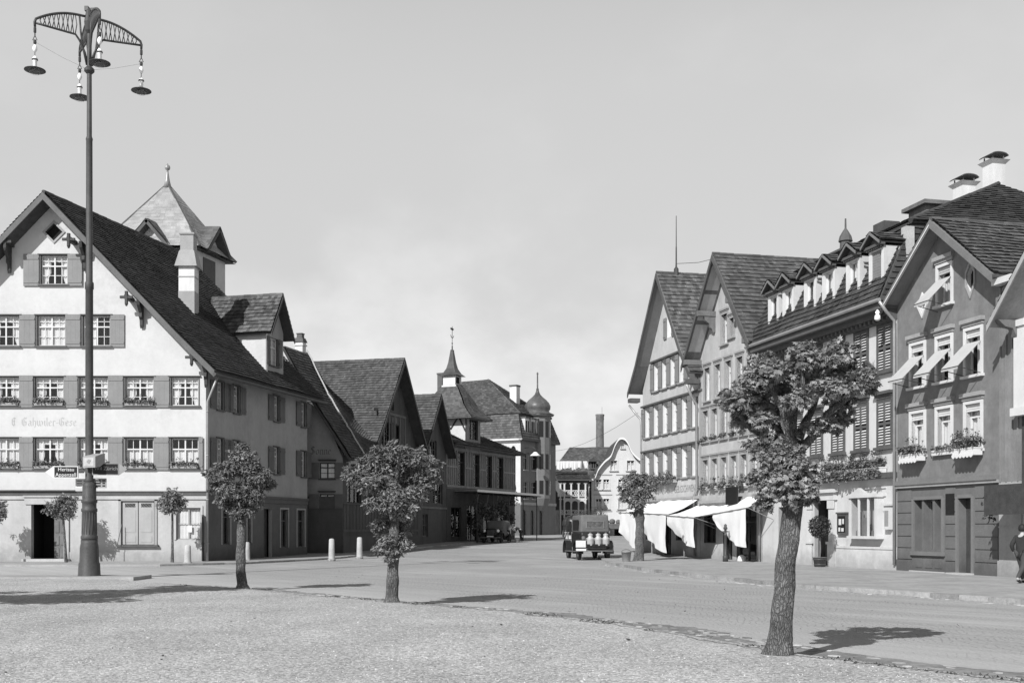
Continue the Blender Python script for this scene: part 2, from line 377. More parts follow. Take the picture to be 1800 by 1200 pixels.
def window(fr, u0, u1, z0, z1, y=0.14, cols=2, trans=0.34, up=(2, 1), lo=(2, 2), fm=TRIMW, curtain='sides', sill=None, hood=None, casing=None, fw=0.055, seed=None, name='window'):
    m = fr.mb(); w = u1 - u0; h = z1 - z0
    m.box(u0, u0 + fw, y - .02, y + .05, z0, z1); m.box(u1 - fw, u1, y - .02, y + .05, z0, z1)
    m.box(u0 + fw, u1 - fw, y - .02, y + .05, z1 - fw, z1); m.box(u0 + fw, u1 - fw, y - .02, y + .05, z0, z0 + fw)
    zt = z1 - h * trans if trans else z1
    if trans: m.box(u0 + fw, u1 - fw, y - .03, y + .05, zt - fw * .55, zt + fw * .55)
    for c in range(1, cols):
        x = u0 + w * c / cols; m.box(x - fw * .6, x + fw * .6, y - .025, y + .045, z0 + fw, z1 - fw)
    b = 0.014
    for (za, zb, (nx, ny)) in ((zt, z1, up), (z0, zt, lo)):
        if zb - za < 0.1: continue
        for c in range(cols):
            xa, xb = u0 + w * c / cols, u0 + w * (c + 1) / cols
            for i in range(1, nx): x = xa + (xb - xa) * i / nx; m.box(x - b, x + b, y, y + .03, za, zb)
            for j in range(1, ny): zz = za + (zb - za) * j / ny; m.box(xa, xb, y, y + .03, zz - b, zz + b)
    m.quad((u0, y + .55, z0), (u1, y + .55, z0), (u1, y + .55, z1), (u0, y + .55, z1), mi=1)
    for xx in (u0, u1): m.quad((xx, y + .05, z0), (xx, y + .55, z0), (xx, y + .55, z1), (xx, y + .05, z1), mi=1)
    for zz in (z0, z1): m.quad((u0, y + .05, zz), (u1, y + .05, zz), (u1, y + .55, zz), (u0, y + .55, zz), mi=1)
    if casing:
        cw, cd, cmi = casing
        m.box(u0 - cw, u0, -cd, y - .02, z0, z1 + cw, mi=2); m.box(u1, u1 + cw, -cd, y - .02, z0, z1 + cw, mi=2); m.box(u0, u1, -cd, y - .02, z1, z1 + cw, mi=2)
        mats = [fm, BLACK, cmi]
    else: mats = [fm, BLACK]
    wo_ = m.build(name, mats, fr.h)
    p = fr.mb(); p.quad((u0 + fw, y + .02, z0 + fw), (u1 - fw, y + .02, z0 + fw), (u1 - fw, y + .02, z1 - fw), (u0 + fw, y + .02, z1 - fw))
    p.build('pane', GLASS, wo_)
    if curtain:
        c = fr.mb(); yy = y + .09
        def cloth(xa, xb, za, zb, taper=0.0):
            n = max(4, int((xb - xa) / 0.05)); vs = []
            for j, zz in ((0, zb), (1, (za + zb) / 2), (2, za)):
                for i in range(n + 1):
                    t = i / n; x = xa + (xb - xa) * t
                    if taper and j == 2: x = (xa if taper < 0 else xb) * .55 + x * .45
                    vs.append((x, yy + .022 * math.sin(i * 2.1 + xa * 7), zz))
            fs = [(j * (n + 1) + i, j * (n + 1) + i + 1, (j + 1) * (n + 1) + i + 1, (j + 1) * (n + 1) + i) for j in (0, 1) for i in range(n)]
            c.add(vs, fs)
        a, bq = u0 + .02, u1 - .02
        if curtain == 'full': cloth(a, bq, z0 + .03, z1 - .03)
        elif curtain == 'low': cloth(a, bq, z0 + .03, zt)
        elif curtain == 'blind': cloth(a, bq, z1 - h * .45, z1 - .02)
        elif curtain == 'sides':
            cloth(a, bq, z1 - h * .20, z1 - .03)
            f = .24 + .10 * rng.random(); f2 = .24 + .10 * rng.random()
            cloth(a, a + w * f, z0 + .05, z1 - h * .2, -1); cloth(bq - w * f2, bq, z0 + .05, z1 - h * .2, 1)
        elif curtain == 'one':
            f = .3 + .25 * rng.random()
            if rng.random() < .5: cloth(a, a + w * f, z0 + .05, z1 - .03)
            else: cloth(bq - w * f, bq, z0 + .05, z1 - .03)
        c.build('curtain', CURT, wo_, True)
    if sill:
        d, t, sm = sill; s = fr.mb(); ex = .06 + (casing[0] if casing else 0)
        s.box(u0 - ex, u1 + ex, -d, y - .02, z0 - t, z0 - .001); s.build('sill', sm, wo_)
    if hood:
        d, t, hm, gap = hood; s = fr.mb(); ex = .08 + (casing[0] if casing else 0); zb = z1 + gap
        s.box(u0 - ex, u1 + ex, -d, -.001, zb + t * .45, zb + t); s.box(u0 - ex + .05, u1 + ex - .05, -d * .55, -.001, zb, zb + t * .45)
        s.build('hood', hm, wo_)
    return wo_
def shutter(fr, u0, u1, z0, z1, m=SHUT, louver=False, out=0.03, tilt=0.0):
    s = fr.mb(); t = .04
    if louver:
        f = .06
        s.box(u0, u0 + f, -out - t, -out, z0, z1); s.box(u1 - f, u1, -out - t, -out, z0, z1)
        zs = [z0, (z0 + z1) / 2, z1]
        for zz in (z0 + .05, (z0 + z1) / 2, z1 - .05): s.box(u0 + f, u1 - f, -out - t, -out, zz - .05, zz + .05)
        s.quad((u0 + f, -out + .004, z0), (u1 - f, -out + .004, z0), (u1 - f, -out + .004, z1), (u0 + f, -out + .004, z1), mi=1)
        n = int((z1 - z0) / .105)
        for i in range(n):
            zz = z0 + .10 + i * (z1 - z0 - .2) / (n - 1)
            if abs(zz - (z0 + z1) / 2) < .06: continue
            s.add([(u0 + f, -out - t - .016, zz - .026), (u1 - f, -out - t - .016, zz - .026), (u1 - f, -out, zz + .024), (u0 + f, -out, zz + .024),
                   (u0 + f, -out - t - .016, zz - .036), (u1 - f, -out - t - .016, zz - .036), (u1 - f, -out, zz + .014), (u0 + f, -out, zz + .014)],
                  [(0, 1, 2, 3), (7, 6, 5, 4), (0, 4, 5, 1)], mi=2)
        return s.build('shutter', [m, BLACK, TRIMW], fr.h)
    s.box(u0, u1, -out - t, -out, z0, z1)
    n = max(2, int((u1 - u0) / .2))
    for zz in (z0 + (z1 - z0) * .12, z0 + (z1 - z0) * .86): s.box(u0 + .015, u1 - .015, -out - t - .022, -out - t, zz - .045, zz + .045)
    for i in range(1, n):
        x = u0 + (u1 - u0) * i / n; s.box(x - .006, x + .006, -out - t - .004, -out - t + .001, z0 + .02, z1 - .02)
    return s.build('shutter', m, fr.h)
def tiles(mb, a, b, c, d, course=0.19, tw=0.19, lift=0.068, jit=0.014, mi=0):
    a, b, c, d = (Vector(p) for p in (a, b, c, d))
    n = (b - a).cross(d - a)
    if n.length < 1e-6: n = (c - b).cross(d - b)
    if n.length < 1e-6: n = (b - a).cross(c - a)
    n.normalize()
    H = max((d - a).length, (c - b).length); rows = max(1, int(H / course))
    for r in range(rows):
        v0, v1 = r / rows, min(1, (r + 1.25) / rows)
        L0, R0, L1, R1 = a.lerp(d, v0), b.lerp(c, v0), a.lerp(d, v1), b.lerp(c, v1)
        w = (R0 - L0).length; k = max(1, int(w / tw)); off = 0.5 if r % 2 and k > 2 else 0
        ts = [0.0] + [(i + off) / k for i in range(1 if not off else 0, k)] + [1.0]
        ts = sorted(set(ts))
        w0 = 0.03 * noise.noise(Vector((r * .31, a.x, a.y)))
        for i in range(len(ts) - 1):
            t0, t1 = ts[i], ts[i + 1]; j = lift + jit * (rng.random() * 2 - 1) + w0 * .3; dn = (a - d).normalized() * (.02 * rng.random())
            p0, p1 = L0.lerp(R0, t0) + dn, L0.lerp(R0, t1) + dn; q0, q1 = L1.lerp(R1, t0), L1.lerp(R1, t1)
            p0, p1, q0, q1 = (w_ + n * (.045 + .055 * noise.noise(w_ * .38) + .02 * noise.noise(w_ * 1.3)) for w_ in (p0, p1, q0, q1))
            rv = rng.random(); up = (q0 - p0).normalized() * .035; th = .016
            mb.add([p0 + n * j, p1 + n * j, q1 + n * .012, q0 + n * .012, p0 + n * (j - th), p1 + n * (j - th), p1 + up + n * (j - th), p0 + up + n * (j - th), p1 + up - n * .012, p0 + up - n * .012],
                   [(0, 1, 2, 3), (4, 5, 1, 0), (7, 6, 5, 4), (9, 8, 6, 7)], mi, rv)
def slab(mb, a, b, c, d, th=0.12, mi=1):
    a, b, c, d = (Vector(p) for p in (a, b, c, d)); n = (b - a).cross(d - a)
    if n.length < 1e-6: n = (c - b).cross(d - b)
    n.normalize()
    t = [p - n * .02 for p in (a, b, c, d)]; u = [p - n * th for p in (a, b, c, d)]
    mb.add(t + u, [(7, 6, 5, 4), (0, 1, 2, 3), (0, 4, 5, 1), (1, 5, 6, 2), (2, 6, 7, 3), (3, 7, 4, 0)], mi)
def ridge_cap(mb, p, q, r=0.10, mi=0):
    p, q = Vector(p), Vector(q); L = (q - p).length; n = max(2, int(L / .35))
    for i in range(n):
        a = p.lerp(q, i / n); b = p.lerp(q, (i + 1.08) / n); j = .02 * rng.random()
        mb.tube([a + Vector((0, 0, j)), b + Vector((0, 0, j + .015))], [r, r * .92], 7, mi)
def gable_roof(fr, W, ze, za, of, ov, D, tile, soffit=WOOD, barge=WOOD, x0=0.0, shear=0.0, course=.19, ob=0.3, bh=.26, flare=0.0, name='roof', sides=(1, 1), back_cap=True):
    """ridge along local y; eave wall tops at x0 and x0+W, height ze; apex za"""
    xm = x0 + W / 2; m = (za - ze) / (W / 2); t = .16
    P = lambda x, y, z: Vector((x + shear * (y), y, z))
    mb = fr.mb(); zr = za + t
    for sgn, on in ((-1, sides[0]), (1, sides[1])):
        if not on: continue
        xe = xm + sgn * (W / 2 + ov); zE = za - m * (W / 2 + ov) + t
        xk = xm + sgn * (W / 2 - .9) ; zk = za - m * (W / 2 - .9) + t
        segs = [((xe, zE + flare), (xk, zk)), ((xk, zk), (xm, zr))] if flare else [((xe, zE), (xm, zr))]
        for (xa, z_a), (xb, z_b) in segs:
            y0, y1 = -of, D + ob
            if sgn > 0: q = [P(xa, y0, z_a), P(xa, y1, z_a), P(xb, y1, z_b), P(xb, y0, z_b)]
            else: q = [P(xa, y1, z_a), P(xa, y0, z_a), P(xb, y0, z_b), P(xb, y1, z_b)]
            tiles(mb, *q, course=course, tw=course * .72); slab(mb, *q)
    ridge_cap(mb, P(xm, -of, zr + .02), P(xm, D + ob, zr + .02))
    ro = mb.build(name, [tile, soffit], fr.h)
    for sgn, on in ((-1, sides[0]), (1, sides[1])):
        if not on: continue
        b = fr.mb(); xe = xm + sgn * (W / 2 + ov); zE = za - m * (W / 2 + ov) + t
        xk = xm + sgn * (W / 2 - .9); zk = za - m * (W / 2 - .9) + t
        pts = [(xe, zE + flare), (xk, zk), (xm, zr)] if flare else [(xe, zE), (xm, zr)]
        for (xa, z_a), (xb, z_b) in zip(pts, pts[1:]):
            y0, y1 = -of - .05, -of - .002
            b.add([P(xa, y0, z_a + .0), P(xb, y0, z_b + .0), P(xb, y0, z_b - bh), P(xa, y0, z_a - bh), P(xa, y1, z_a), P(xb, y1, z_b), P(xb, y1, z_b - bh), P(xa, y1, z_a - bh)],
                  [(0, 1, 2, 3), (7, 6, 5, 4), (0, 4, 5, 1), (3, 2, 6, 7), (0, 3, 7, 4), (1, 5, 6, 2)])
        b.build('bargeboard', barge, fr.h)
    return ro
def smooth_path(p, k=4):
    return [(a[0] + (b[0] - a[0]) * i / k, a[1] + (b[1] - a[1]) * i / k) for a, b in zip(p, p[1:]) for i in range(k)] + [p[-1]]
def body(fr, W, ze, za, D, m, shear=0.0, zb=-.6, x0=0.0, hole_side=False):
    """the side and back walls of a gabled house"""
    P = lambda x, y, z: (x + shear * y, y, z); mb = fr.mb(); xm = x0 + W / 2; x1 = x0 + W; e = .02
    mb.quad(P(x1, e, zb), P(x1, D, zb), P(x1, D, ze), P(x1, e, ze)); mb.quad(P(x0, D, zb), P(x0, e, zb), P(x0, e, ze), P(x0, D, ze))
    mb.quad(P(x1, D, zb), P(x0, D, zb), P(x0, D, ze), P(xm, D, za), P(x1, D, ze))
    return mb.build('side_wall', m, fr.h)
def text_obj(txt, size, m, parent, T, name='lettering', sx=1.0, ext=.004, align='CENTER'):
    cu = bpy.data.curves.new('lettering', 'FONT'); cu.body = txt; cu.size = size; cu.extrude = ext; cu.align_x = align; cu.align_y = 'CENTER'; cu.resolution_u = 3
    to = bpy.data.objects.new('lettering', cu); COL.objects.link(to)
    bpy.context.view_layer.update()
    me = bpy.data.meshes.new_from_object(to.evaluated_get(bpy.context.evaluated_depsgraph_get()))
    bpy.data.objects.remove(to); bpy.data.curves.remove(cu)
    me.transform(T @ Matrix.Diagonal((sx, 1, 1, 1))); me.materials.clear(); me.materials.append(m)
    o = bpy.data.objects.new(name, me); COL.objects.link(o); o.parent = parent; return o
UPRIGHT = Matrix.Rotation(R(90), 4, 'X')           # text in the x-z plane, read from -y
GOTH = {'E': (.62, [[(.5, .85), (.3, 1), (.1, .8), (.1, .2), (.28, 0), (.52, .15)], [(.1, .5), (.42, .58)], [(.3, .95), (.34, .1)]]),
 'G': (.72, [[(.55, .82), (.35, 1), (.1, .78), (.1, .2), (.32, 0), (.55, .12), (.55, .45), (.38, .52)], [(.3, .9), (.3, .15)], [(.55, .85), (.62, 1)]]),
 'S': (.66, [[(.55, .85), (.35, 1), (.12, .85), (.2, .6), (.5, .42), (.5, .15), (.28, 0), (.06, .14)], [(.33, .95), (.33, .1)]]),
 'a': (.52, [[(.1, .5), (.26, .6), (.38, .5), (.38, .08), (.47, 0)], [(.38, .34), (.12, .26), (.1, .08), (.22, 0), (.38, .1)]]),
 'h': (.54, [[(.12, 1), (.12, 0)], [(.12, .48), (.28, .6), (.42, .48), (.42, .1), (.3, -.22)]]),
 'w': (.80, [[(.08, .6), (.12, .08), (.24, 0), (.36, .12)], [(.34, .6), (.36, .08), (.5, 0), (.64, .12), (.66, .45), (.54, .6)]]),
 'i': (.26, [[(.04, .52), (.12, .6), (.12, .08), (.22, 0)], [(.1, .80), (.16, .84)]]),
 'l': (.26, [[(.12, 1), (.12, .08), (.22, 0)]]),
 'e': (.46, [[(.12, .30), (.36, .40), (.34, .52), (.24, .6), (.1, .48), (.1, .12), (.22, 0), (.40, .10)]]),
 'r': (.40, [[(.04, .52), (.12, .6), (.12, .04), (.2, 0)], [(.12, .5), (.26, .6), (.36, .52)]]),
 's': (.44, [[(.36, .52), (.22, .6), (.1, .46), (.34, .2), (.22, 0), (.06, .08)]]),
 'o': (.52, [[(.1, .12), (.1, .48), (.26, .6), (.42, .48), (.42, .12), (.26, 0), (.1, .12)]]),
 'n': (.54, [[(.04, .52), (.12, .6), (.12, .04), (.2, 0)], [(.12, .48), (.3, .6), (.42, .5), (.42, .06), (.5, 0)]]),
 '-': (.36, [[(.06, .3), (.30, .34)]]), '.': (.22, [[(.06, .02), (.12, .06)]]), ' ': (.3, [])}
def gothic(fr, txt, u, z, h, m, y=-.006, nib=.105, sx=1.0, name='lettering'):
    mb = fr.mb(); x = u; uml = False; kk = 0
    for ch in txt:
        if ch == 'ä': w, st = GOTH['a']; st = st + [[(.14, .76), (.18, .80)], [(.34, .76), (.38, .80)]]
        else: w, st = GOTH[ch]
        for pl in st:
            for (a, b), (c, d) in zip(pl, pl[1:]):
                n = nib * .5; kk += 1; yy = y - .0003 * (kk % 7)
                P = lambda p, q: (x + p * h * sx, yy, z + q * h)
                q = [P(a - n, b - n * .8), P(c - n, d - n * .8), P(c + n, d + n * .8), P(a + n, b + n * .8)]
                mb.quad(*q)
        x += w * h * sx
    return mb.build(name, m, fr.h)

# leaves --------------------------------------------------------------------
LOBED = [(0, 0), (.30, .02), (.50, .30), (.27, .38), (.34, .72), (.12, .62), (0, 1.0), (-.12, .62), (-.34, .72), (-.27, .38), (-.50, .30), (-.30, .02)]
SPRIG = [(0, 0), (.16, .10), (.10, .22), (.24, .34), (.12, .42), (.24, .58), (.10, .64), (.16, .82), (0, 1.0), (-.16, .82), (-.10, .64), (-.24, .58), (-.12, .42), (-.24, .34), (-.10, .22), (-.16, .10)]
OVAL = [(0, 0), (.26, .28), (.22, .68), (0, 1), (-.22, .68), (-.26, .28)]
def leaf(mb, p, size, n, shape, r=None, rg=rng):
    n = n.normalized(); t = Vector((rg.uniform(-1, 1), rg.uniform(-1, 1), rg.uniform(-1.1, .3)))
    t = (t - n * t.dot(n)); t = t.normalized() if t.length > 1e-3 else Vector((1, 0, 0)); s = n.cross(t)
    vs = [p + s * (a * size) + t * (b * size) - n * (size * .35 * (abs(a) + .25 * b * b)) for a, b in shape]
    mb.add(vs, [list(range(len(vs)))], 0, rg.random() if r is None else r)
def foliage(clumps, size, shape=LOBED, seed=1, updraft=.55, dens=1.0):
    """clumps: (centre, (rx, ry, rz), count) each a cloud of single leaves, denser at its rim"""
    rg = random.Random(seed); mb = MB()
    for c, rad, n in clumps:
        c = Vector(c); tone = rg.uniform(-.18, .18)
        for i in range(int(n * dens)):
            d = Vector((rg.gauss(0, 1), rg.gauss(0, 1), rg.gauss(0, 1))).normalized(); q = rg.random() ** .38
            p = c + Vector((d.x * rad[0], d.y * rad[1], d.z * rad[2])) * q
            nn_ = Vector((0, 0, 1)) * updraft + d * .6 + Vector((rg.gauss(0, .42), rg.gauss(0, .42), rg.gauss(0, .42)))
            leaf(mb, p, size * rg.uniform(.65, 1.2), nn_, shape, min(1, max(0, rg.random() * .8 + .1 + tone)), rg)
    return mb
def limb(mb, pts, r0, r1, seg=9, rough=.0, sub=4):
    pts = [Vector(p) for p in pts]; P = []; n = len(pts)
    for i in range(n - 1):
        for k in range(sub):
            t = k / sub; a = pts[max(i - 1, 0)]; b = pts[i]; c = pts[i + 1]; d = pts[min(i + 2, n - 1)]
            P.append(.5 * ((2 * b) + (c - a) * t + (2 * a - 5 * b + 4 * c - d) * t * t + (3 * b - a - 3 * c + d) * t * t * t))
    P.append(pts[-1]); m = len(P)
    mb.tube(P, [r0 + (r1 - r0) * i / (m - 1) for i in range(m)], seg)
def flower_box(fr, u0, u1, z, label, group, y0=-.28, y1=-.04, planter=TRIMG, hgt=.16, ph=.4, dens=1.0, flowers=.2, trail=0.0, seed=0, scallop=False, lsize=.115):
    """a planter with its plants: it hangs from the house, so it is a thing of its own"""
    T = fr.W @ Matrix.Translation((u0, 0, z)); root = thing('flower_box', label, 'flower box', T.translation, T.to_euler().z, group)
    w = u1 - u0; m = MB(); m.box(0, w, y0, y1, 0, hgt); m.box(-.015, w + .015, y0 - .015, y1 + .004, hgt - .03, hgt + .012)
    if scallop:
        k = max(3, int(w / .18))
        for i in range(k):
            xa = w * i / k; xb = w * (i + 1) / k
            pl = [(xa, 0.05), (xb, 0.05), (xb, -.02)] + [(xb + (xa - xb) * j / 5, -.02 - .06 * math.sin(math.pi * j / 5)) for j in range(1, 5)] + [(xa, -.02)]
            m.prism(pl, lambda p, q, t: (p, t, q), y0 - .03, y0 - .012)
    m.build('planter', planter, root)
    rg = random.Random(seed); n = int(w * 330 * dens); lm = MB(); fm = MB()
    for i in range(n):
        x = rg.uniform(-.04, w + .04); hh = ph * (.55 + .45 * noise.noise(Vector((x * 3.1, seed * 1.7, 0)))) * rg.random() ** .6
        p = Vector((x, rg.uniform(y0 - .1, y1), hgt + max(.0, hh)))
        if trail and rg.random() < .35: p.z = hgt - rg.random() * trail * (.5 + .5 * noise.noise(Vector((x * 4, 3, seed)))); p.y = y0 - .03 - rg.random() * .1
        leaf(lm, p, lsize * rg.uniform(.7, 1.25), Vector((rg.gauss(0, .5), rg.gauss(-.5, .4), rg.gauss(.7, .4))), OVAL, None, rg)
    lm.build('foliage', LEAFB, root)
    for i in range(int(n * flowers * .08)):
        x = rg.uniform(0, w); p = Vector((x, rg.uniform(y0 - .08, y1), hgt + ph * rg.uniform(.75, 1.15)))
        for j in range(7): leaf(fm, p + Vector((rg.gauss(0, .03), rg.gauss(0, .03), rg.gauss(0, .03))), .055, Vector((rg.gauss(0, 1), rg.gauss(-.5, 1), rg.gauss(.5, 1))), OVAL, None, rg)
        fm.tube([p, p - Vector((0, 0, ph * .4))], .006, 4)
    if fm.v: fm.build('blossoms', FLOWER, root)
    return root
def downpipe(fr, x, z0, z1, y=-.1, r=.05, m=METAL, bend=None, head=True):
    b = fr.mb(); pts = [(x, y, z0), (x, y, z1)]
    if bend: pts += [(x + bend[0] * .5, y + bend[1] * .6, z1 + bend[2] * .5), (x + bend[0], y + bend[1], z1 + bend[2])]
    b.tube(pts, r, 8)
    zz = z0 + .8
    while zz < z1: b.tube([(x, y, zz), (x, y, zz + .05)], r * 1.35, 8); zz += 2.1
    return b.build('downpipe', m, fr.h, True)
def chimney(fr, x, y, w, d, z0, z1, m=CHIMW, cap='hood', name='chimney', capm=TRIMD):
    b = fr.mb(); b.box(x - w / 2, x + w / 2, y - d / 2, y + d / 2, z0, z1)
    if cap == 'arch':
        e = .14
        b.add([(x - w / 2 - e, y - d / 2 - e, z1 + .16), (x + w / 2 + e, y - d / 2 - e, z1 + .16), (x + w / 2 + e, y + d / 2 + e, z1 + .16), (x - w / 2 - e, y + d / 2 + e, z1 + .16),
               (x - w / 2, y - d / 2, z1), (x + w / 2, y - d / 2, z1), (x + w / 2, y + d / 2, z1), (x - w / 2, y + d / 2, z1)],
              [(0, 1, 2, 3), (7, 6, 5, 4), (0, 4, 5, 1), (1, 5, 6, 2), (2, 6, 7, 3), (3, 7, 4, 0)])
        for sx in (-1, 1):
            for sy in (-1, 1): b.tube([(x + sx * w * .42, y + sy * d * .42, z1 + .16), (x + sx * w * .42, y + sy * d * .42, z1 + .36)], .03, 6, mi=1)
        n = 8; L = d / 2 + .10; wv = w / 2 + .08
        vs = []
        for i in range(n + 1):
            t = -1 + 2 * i / n; zz = z1 + .30 + .14 * math.sqrt(max(0, 1 - t * t * .98))
            for th in (0, .03): vs += [(x - wv, y + t * L, zz + th), (x + wv, y + t * L, zz + th)]
        fs = []
        for i in range(n):
            a = i * 4; c = a + 4
            fs += [(a, c, c + 1, a + 1), (a + 2, a + 3, c + 3, c + 2), (a, a + 2, c + 2, c), (a + 1, c + 1, c + 3, a + 3)]
        b.add(vs, fs, 1)
    elif cap == 'hood':
        b.box(x - w / 2 - .06, x + w / 2 + .06, y - d / 2 - .06, y + d / 2 + .06, z1 - .25, z1 - .15)
        b.lathe([(w * .92, z1), (w * .66, z1 + .28), (w * .5, z1 + .30), (w * .46, z1 + .52), (w * .56, z1 + .54), (w * .56, z1 + .6)], 4, (x, y, 0), 1, R(45))
    elif cap == 'band':
        b.box(x - w / 2 - .06, x + w / 2 + .06, y - d / 2 - .06, y + d / 2 + .06, z1 - .12, z1 + .06, 1)
    return b.build(name, [m, capm], fr.h)

# ================================================================ the ground
def sheet(name, poly, z, m, skirt=0.0, step=4.0, kind='structure', jag=0.0):
    """a ground sheet over a polygon, following the rise of the street; skirt = depth of its kerb edge"""
    bm = bmesh.new(); vs = [bm.verts.new((x, y, 0)) for x, y in poly]; bm.faces.new(vs)
    y0, y1 = min(p[1] for p in poly), max(p[1] for p in poly)
    for yy in [56 + 3 * i for i in range(15)]:
        if y0 < yy < y1:
            bmesh.ops.bisect_plane(bm, geom=bm.verts[:] + bm.edges[:] + bm.faces[:], plane_co=(0, yy, 0), plane_no=(0, 1, 0))
    bmesh.ops.triangulate(bm, faces=bm.faces[:])
    for f in bm.faces:
        if f.normal.z < 0: f.normal_flip()
    bm.verts.index_update(); bm.normal_update()
    mb = MB(); n = len(bm.verts)
    vv = [(v.co.x, v.co.y, g(v.co.y) + z) for v in bm.verts]; mb.add(vv, [[v.index for v in f.verts] if f.normal.z >= 0 else [v.index for v in f.verts][::-1] for f in bm.faces])
    if skirt:
        for e in bm.edges:
            if len(e.link_faces) == 1:
                a, b = e.verts[0].co, e.verts[1].co
                mb.quad((a.x, a.y, g(a.y) + z), (b.x, b.y, g(b.y) + z), (b.x, b.y, g(b.y) + z - skirt), (a.x, a.y, g(a.y) + z - skirt))
    bm.free(); o = mb.build(name, m); tag(o, kind=kind); return o
sheet('ground', [(-900, -40), (900, -40), (900, 3000), (-900, 3000)], -0.16, DIRT)
sheet('road', [(-60, 4), (60, 4), (60, 230), (-60, 230)], -0.10, ROAD)
# edge of the gravel place, along the line of the trees
EDGE = [(-40, 33.0), (-21, 34.2), (-14.6, 34.8), (-11.9, 34.3), (-9.6, 31.6), (-6.7, 28.9), (-4.5, 26.0), (-2.4, 23.6), (0, 20.9), (1.6, 18.3), (2.7, 15.7), (3.45, 13.75), (4.2, 12.6), (5.3, 11.0), (6.6, 8.6), (8, 6)]
sheet('gravel_place', EDGE + [(8, -12), (-40, -12)], 0.0, GRAVEL, 0.14)
DR = (0.2334, -0.9724); NR = (-0.9724, -0.2334)     # right-hand row: direction towards us, outward normal
def row_pt(u, o=0.0): return (14.22 + DR[0] * u + NR[0] * o, 42 + DR[1] * u + NR[1] * o)
RK = [gp(1100, 992), gp(1140, 999), gp(1230, 1009), gp(1320, 1018), gp(1400, 1026), gp(1520, 1034), gp(1640, 1042), gp(1800, 1053)]
RK = [(6.3, 92), (5.2, 74), (4.6, 58), (4.5, 52)] + RK + [(14.0, 17), (16, 11)]
sheet('right_pavement', RK + [(60, 11), (60, 92)], 0.0, PAVE, 0.13)
LK = [(-60, 47.8), (-15.4, 49.6), (-12.4, 52.6), (-10.9, 56.8), (-9.3, 61.2), (-8.2, 67), (-6.2, 76), (-2.4, 88), (-1.2, 92), (2.6, 104), (6, 116), (8, 140), (12, 160), (30, 165), (60, 165), (60, 240), (-60, 240)]
sheet('left_pavement', LK, -0.02, PAVE, 0.10)
# kerb stones of the right pavement and the gutter of flat setts by the gravel
def kerb_line(name, pts, w, zt, h, ln=1.0, jit=.01):
    mb = MB(); rg = random.Random(3)
    for (ax, ay), (bx, by) in zip(pts, pts[1:]):
        a, b = Vector((ax, ay, 0)), Vector((bx, by, 0)); L = (b - a).length; n = max(1, round(L / ln)); d = (b - a).normalized(); s = Vector((-d.y, d.x, 0))
        for i in range(n):
            p, q = a + d * (L * i / n + .008), a + d * (L * (i + 1) / n - .008); j = rg.uniform(-jit, jit); z = zt + g(p.y) + j
            o = [p - s * w / 2, q - s * w / 2, q + s * w / 2, p + s * w / 2]; r = rg.random()
            mb.add([v + Vector((0, 0, z)) for v in o] + [v + Vector((0, 0, z - h)) for v in o], [(0, 1, 2, 3), (0, 4, 5, 1), (1, 5, 6, 2), (2, 6, 7, 3), (3, 7, 4, 0)], 0, r)
    o = mb.build(name, KERB); return tag(o, kind='structure')
kerb_line('pavement_kerb', RK[3:13], .18, .008, .14)
kerb_line('pavement_kerb', LK[1:11], .16, -.012, .11, 1.2)
def verge():
    rg = random.Random(2); mb = MB(); L_ = []
    for (ax, ay), (bx, by) in zip(EDGE[4:], EDGE[5:]):
        a, b = Vector((ax, ay, 0)), Vector((bx, by, 0)); n = max(1, int((b - a).length / .12)); d = (b - a).normalized(); s = Vector((-d.y, d.x, 0))
        for i in range(n): p = a.lerp(b, i / n); L_.append((p, s))
    q = [(p - s * (.10 + .25 * abs(noise.noise(p * .9)) + .12 * noise.noise(p * 4)), p + s * .34, p + s * (1.15 + .35 * noise.noise(p * .7 + Vector((5, 0, 0))) + .15 * noise.noise(p * 5))) for p, s in L_]
    for (a, m1, b), (c, m2, d) in zip(q, q[1:]):
        mb.quad((a.x, a.y, .006), (c.x, c.y, .006), (m2.x, m2.y, -.08), (m1.x, m1.y, -.08)); mb.quad((m1.x, m1.y, -.08), (m2.x, m2.y, -.08), (d.x, d.y, -.095), (b.x, b.y, -.095))
    tag(mb.build('earth_path', mat('dark_earth', .21, .35, 2.0, .95, .5, 20, 0)), kind='structure')
verge()
def setts(name, path, o0, o1, rows, keep, zf, seed, base, attr):
    rg = random.Random(seed); mb = MB()
    for (ax, ay), (bx, by) in zip(path, path[1:]):
        a, b = Vector((ax, ay, 0)), Vector((bx, by, 0)); L = (b - a).length; d = (b - a).normalized(); s = Vector((-d.y, d.x, 0)); x = 0
        while x < L:
            l = rg.uniform(.09, .24)
            for row in range(rows):
                oo = o0 + (o1 - o0) * (row + .5) / rows + rg.uniform(-.05, .05); c = a + d * (x + l / 2) + s * oo
                if rg.random() < keep + .9 * noise.noise(c * .8): continue
                w = rg.uniform(.07, .15); ang = rg.uniform(-.3, .3); z = zf(oo, c.y) + rg.uniform(.003, .012); k = rg.choice((5, 6, 7)); ph = rg.uniform(0, 6)
                o = [c + d * (l * .5 * math.cos(ang + ph + 6.283 * i / k) * rg.uniform(.8, 1.05)) + s * (w * .55 * math.sin(ang + ph + 6.283 * i / k) * rg.uniform(.8, 1.05)) for i in range(k)]; r = rg.random() ** 2
                mb.add([v + Vector((0, 0, z)) for v in o] + [v + Vector((0, 0, z - .06)) for v in o], [list(range(k))] + [(i, k + i, k + (i + 1) % k, (i + 1) % k) for i in range(k)], 0, r)
            x += l + rg.uniform(.0, .05)
    tag(mb.build(name, mat(name + '_stone', base, .2, 6, .85, .4, 25, 0, attr=attr)), kind='structure')
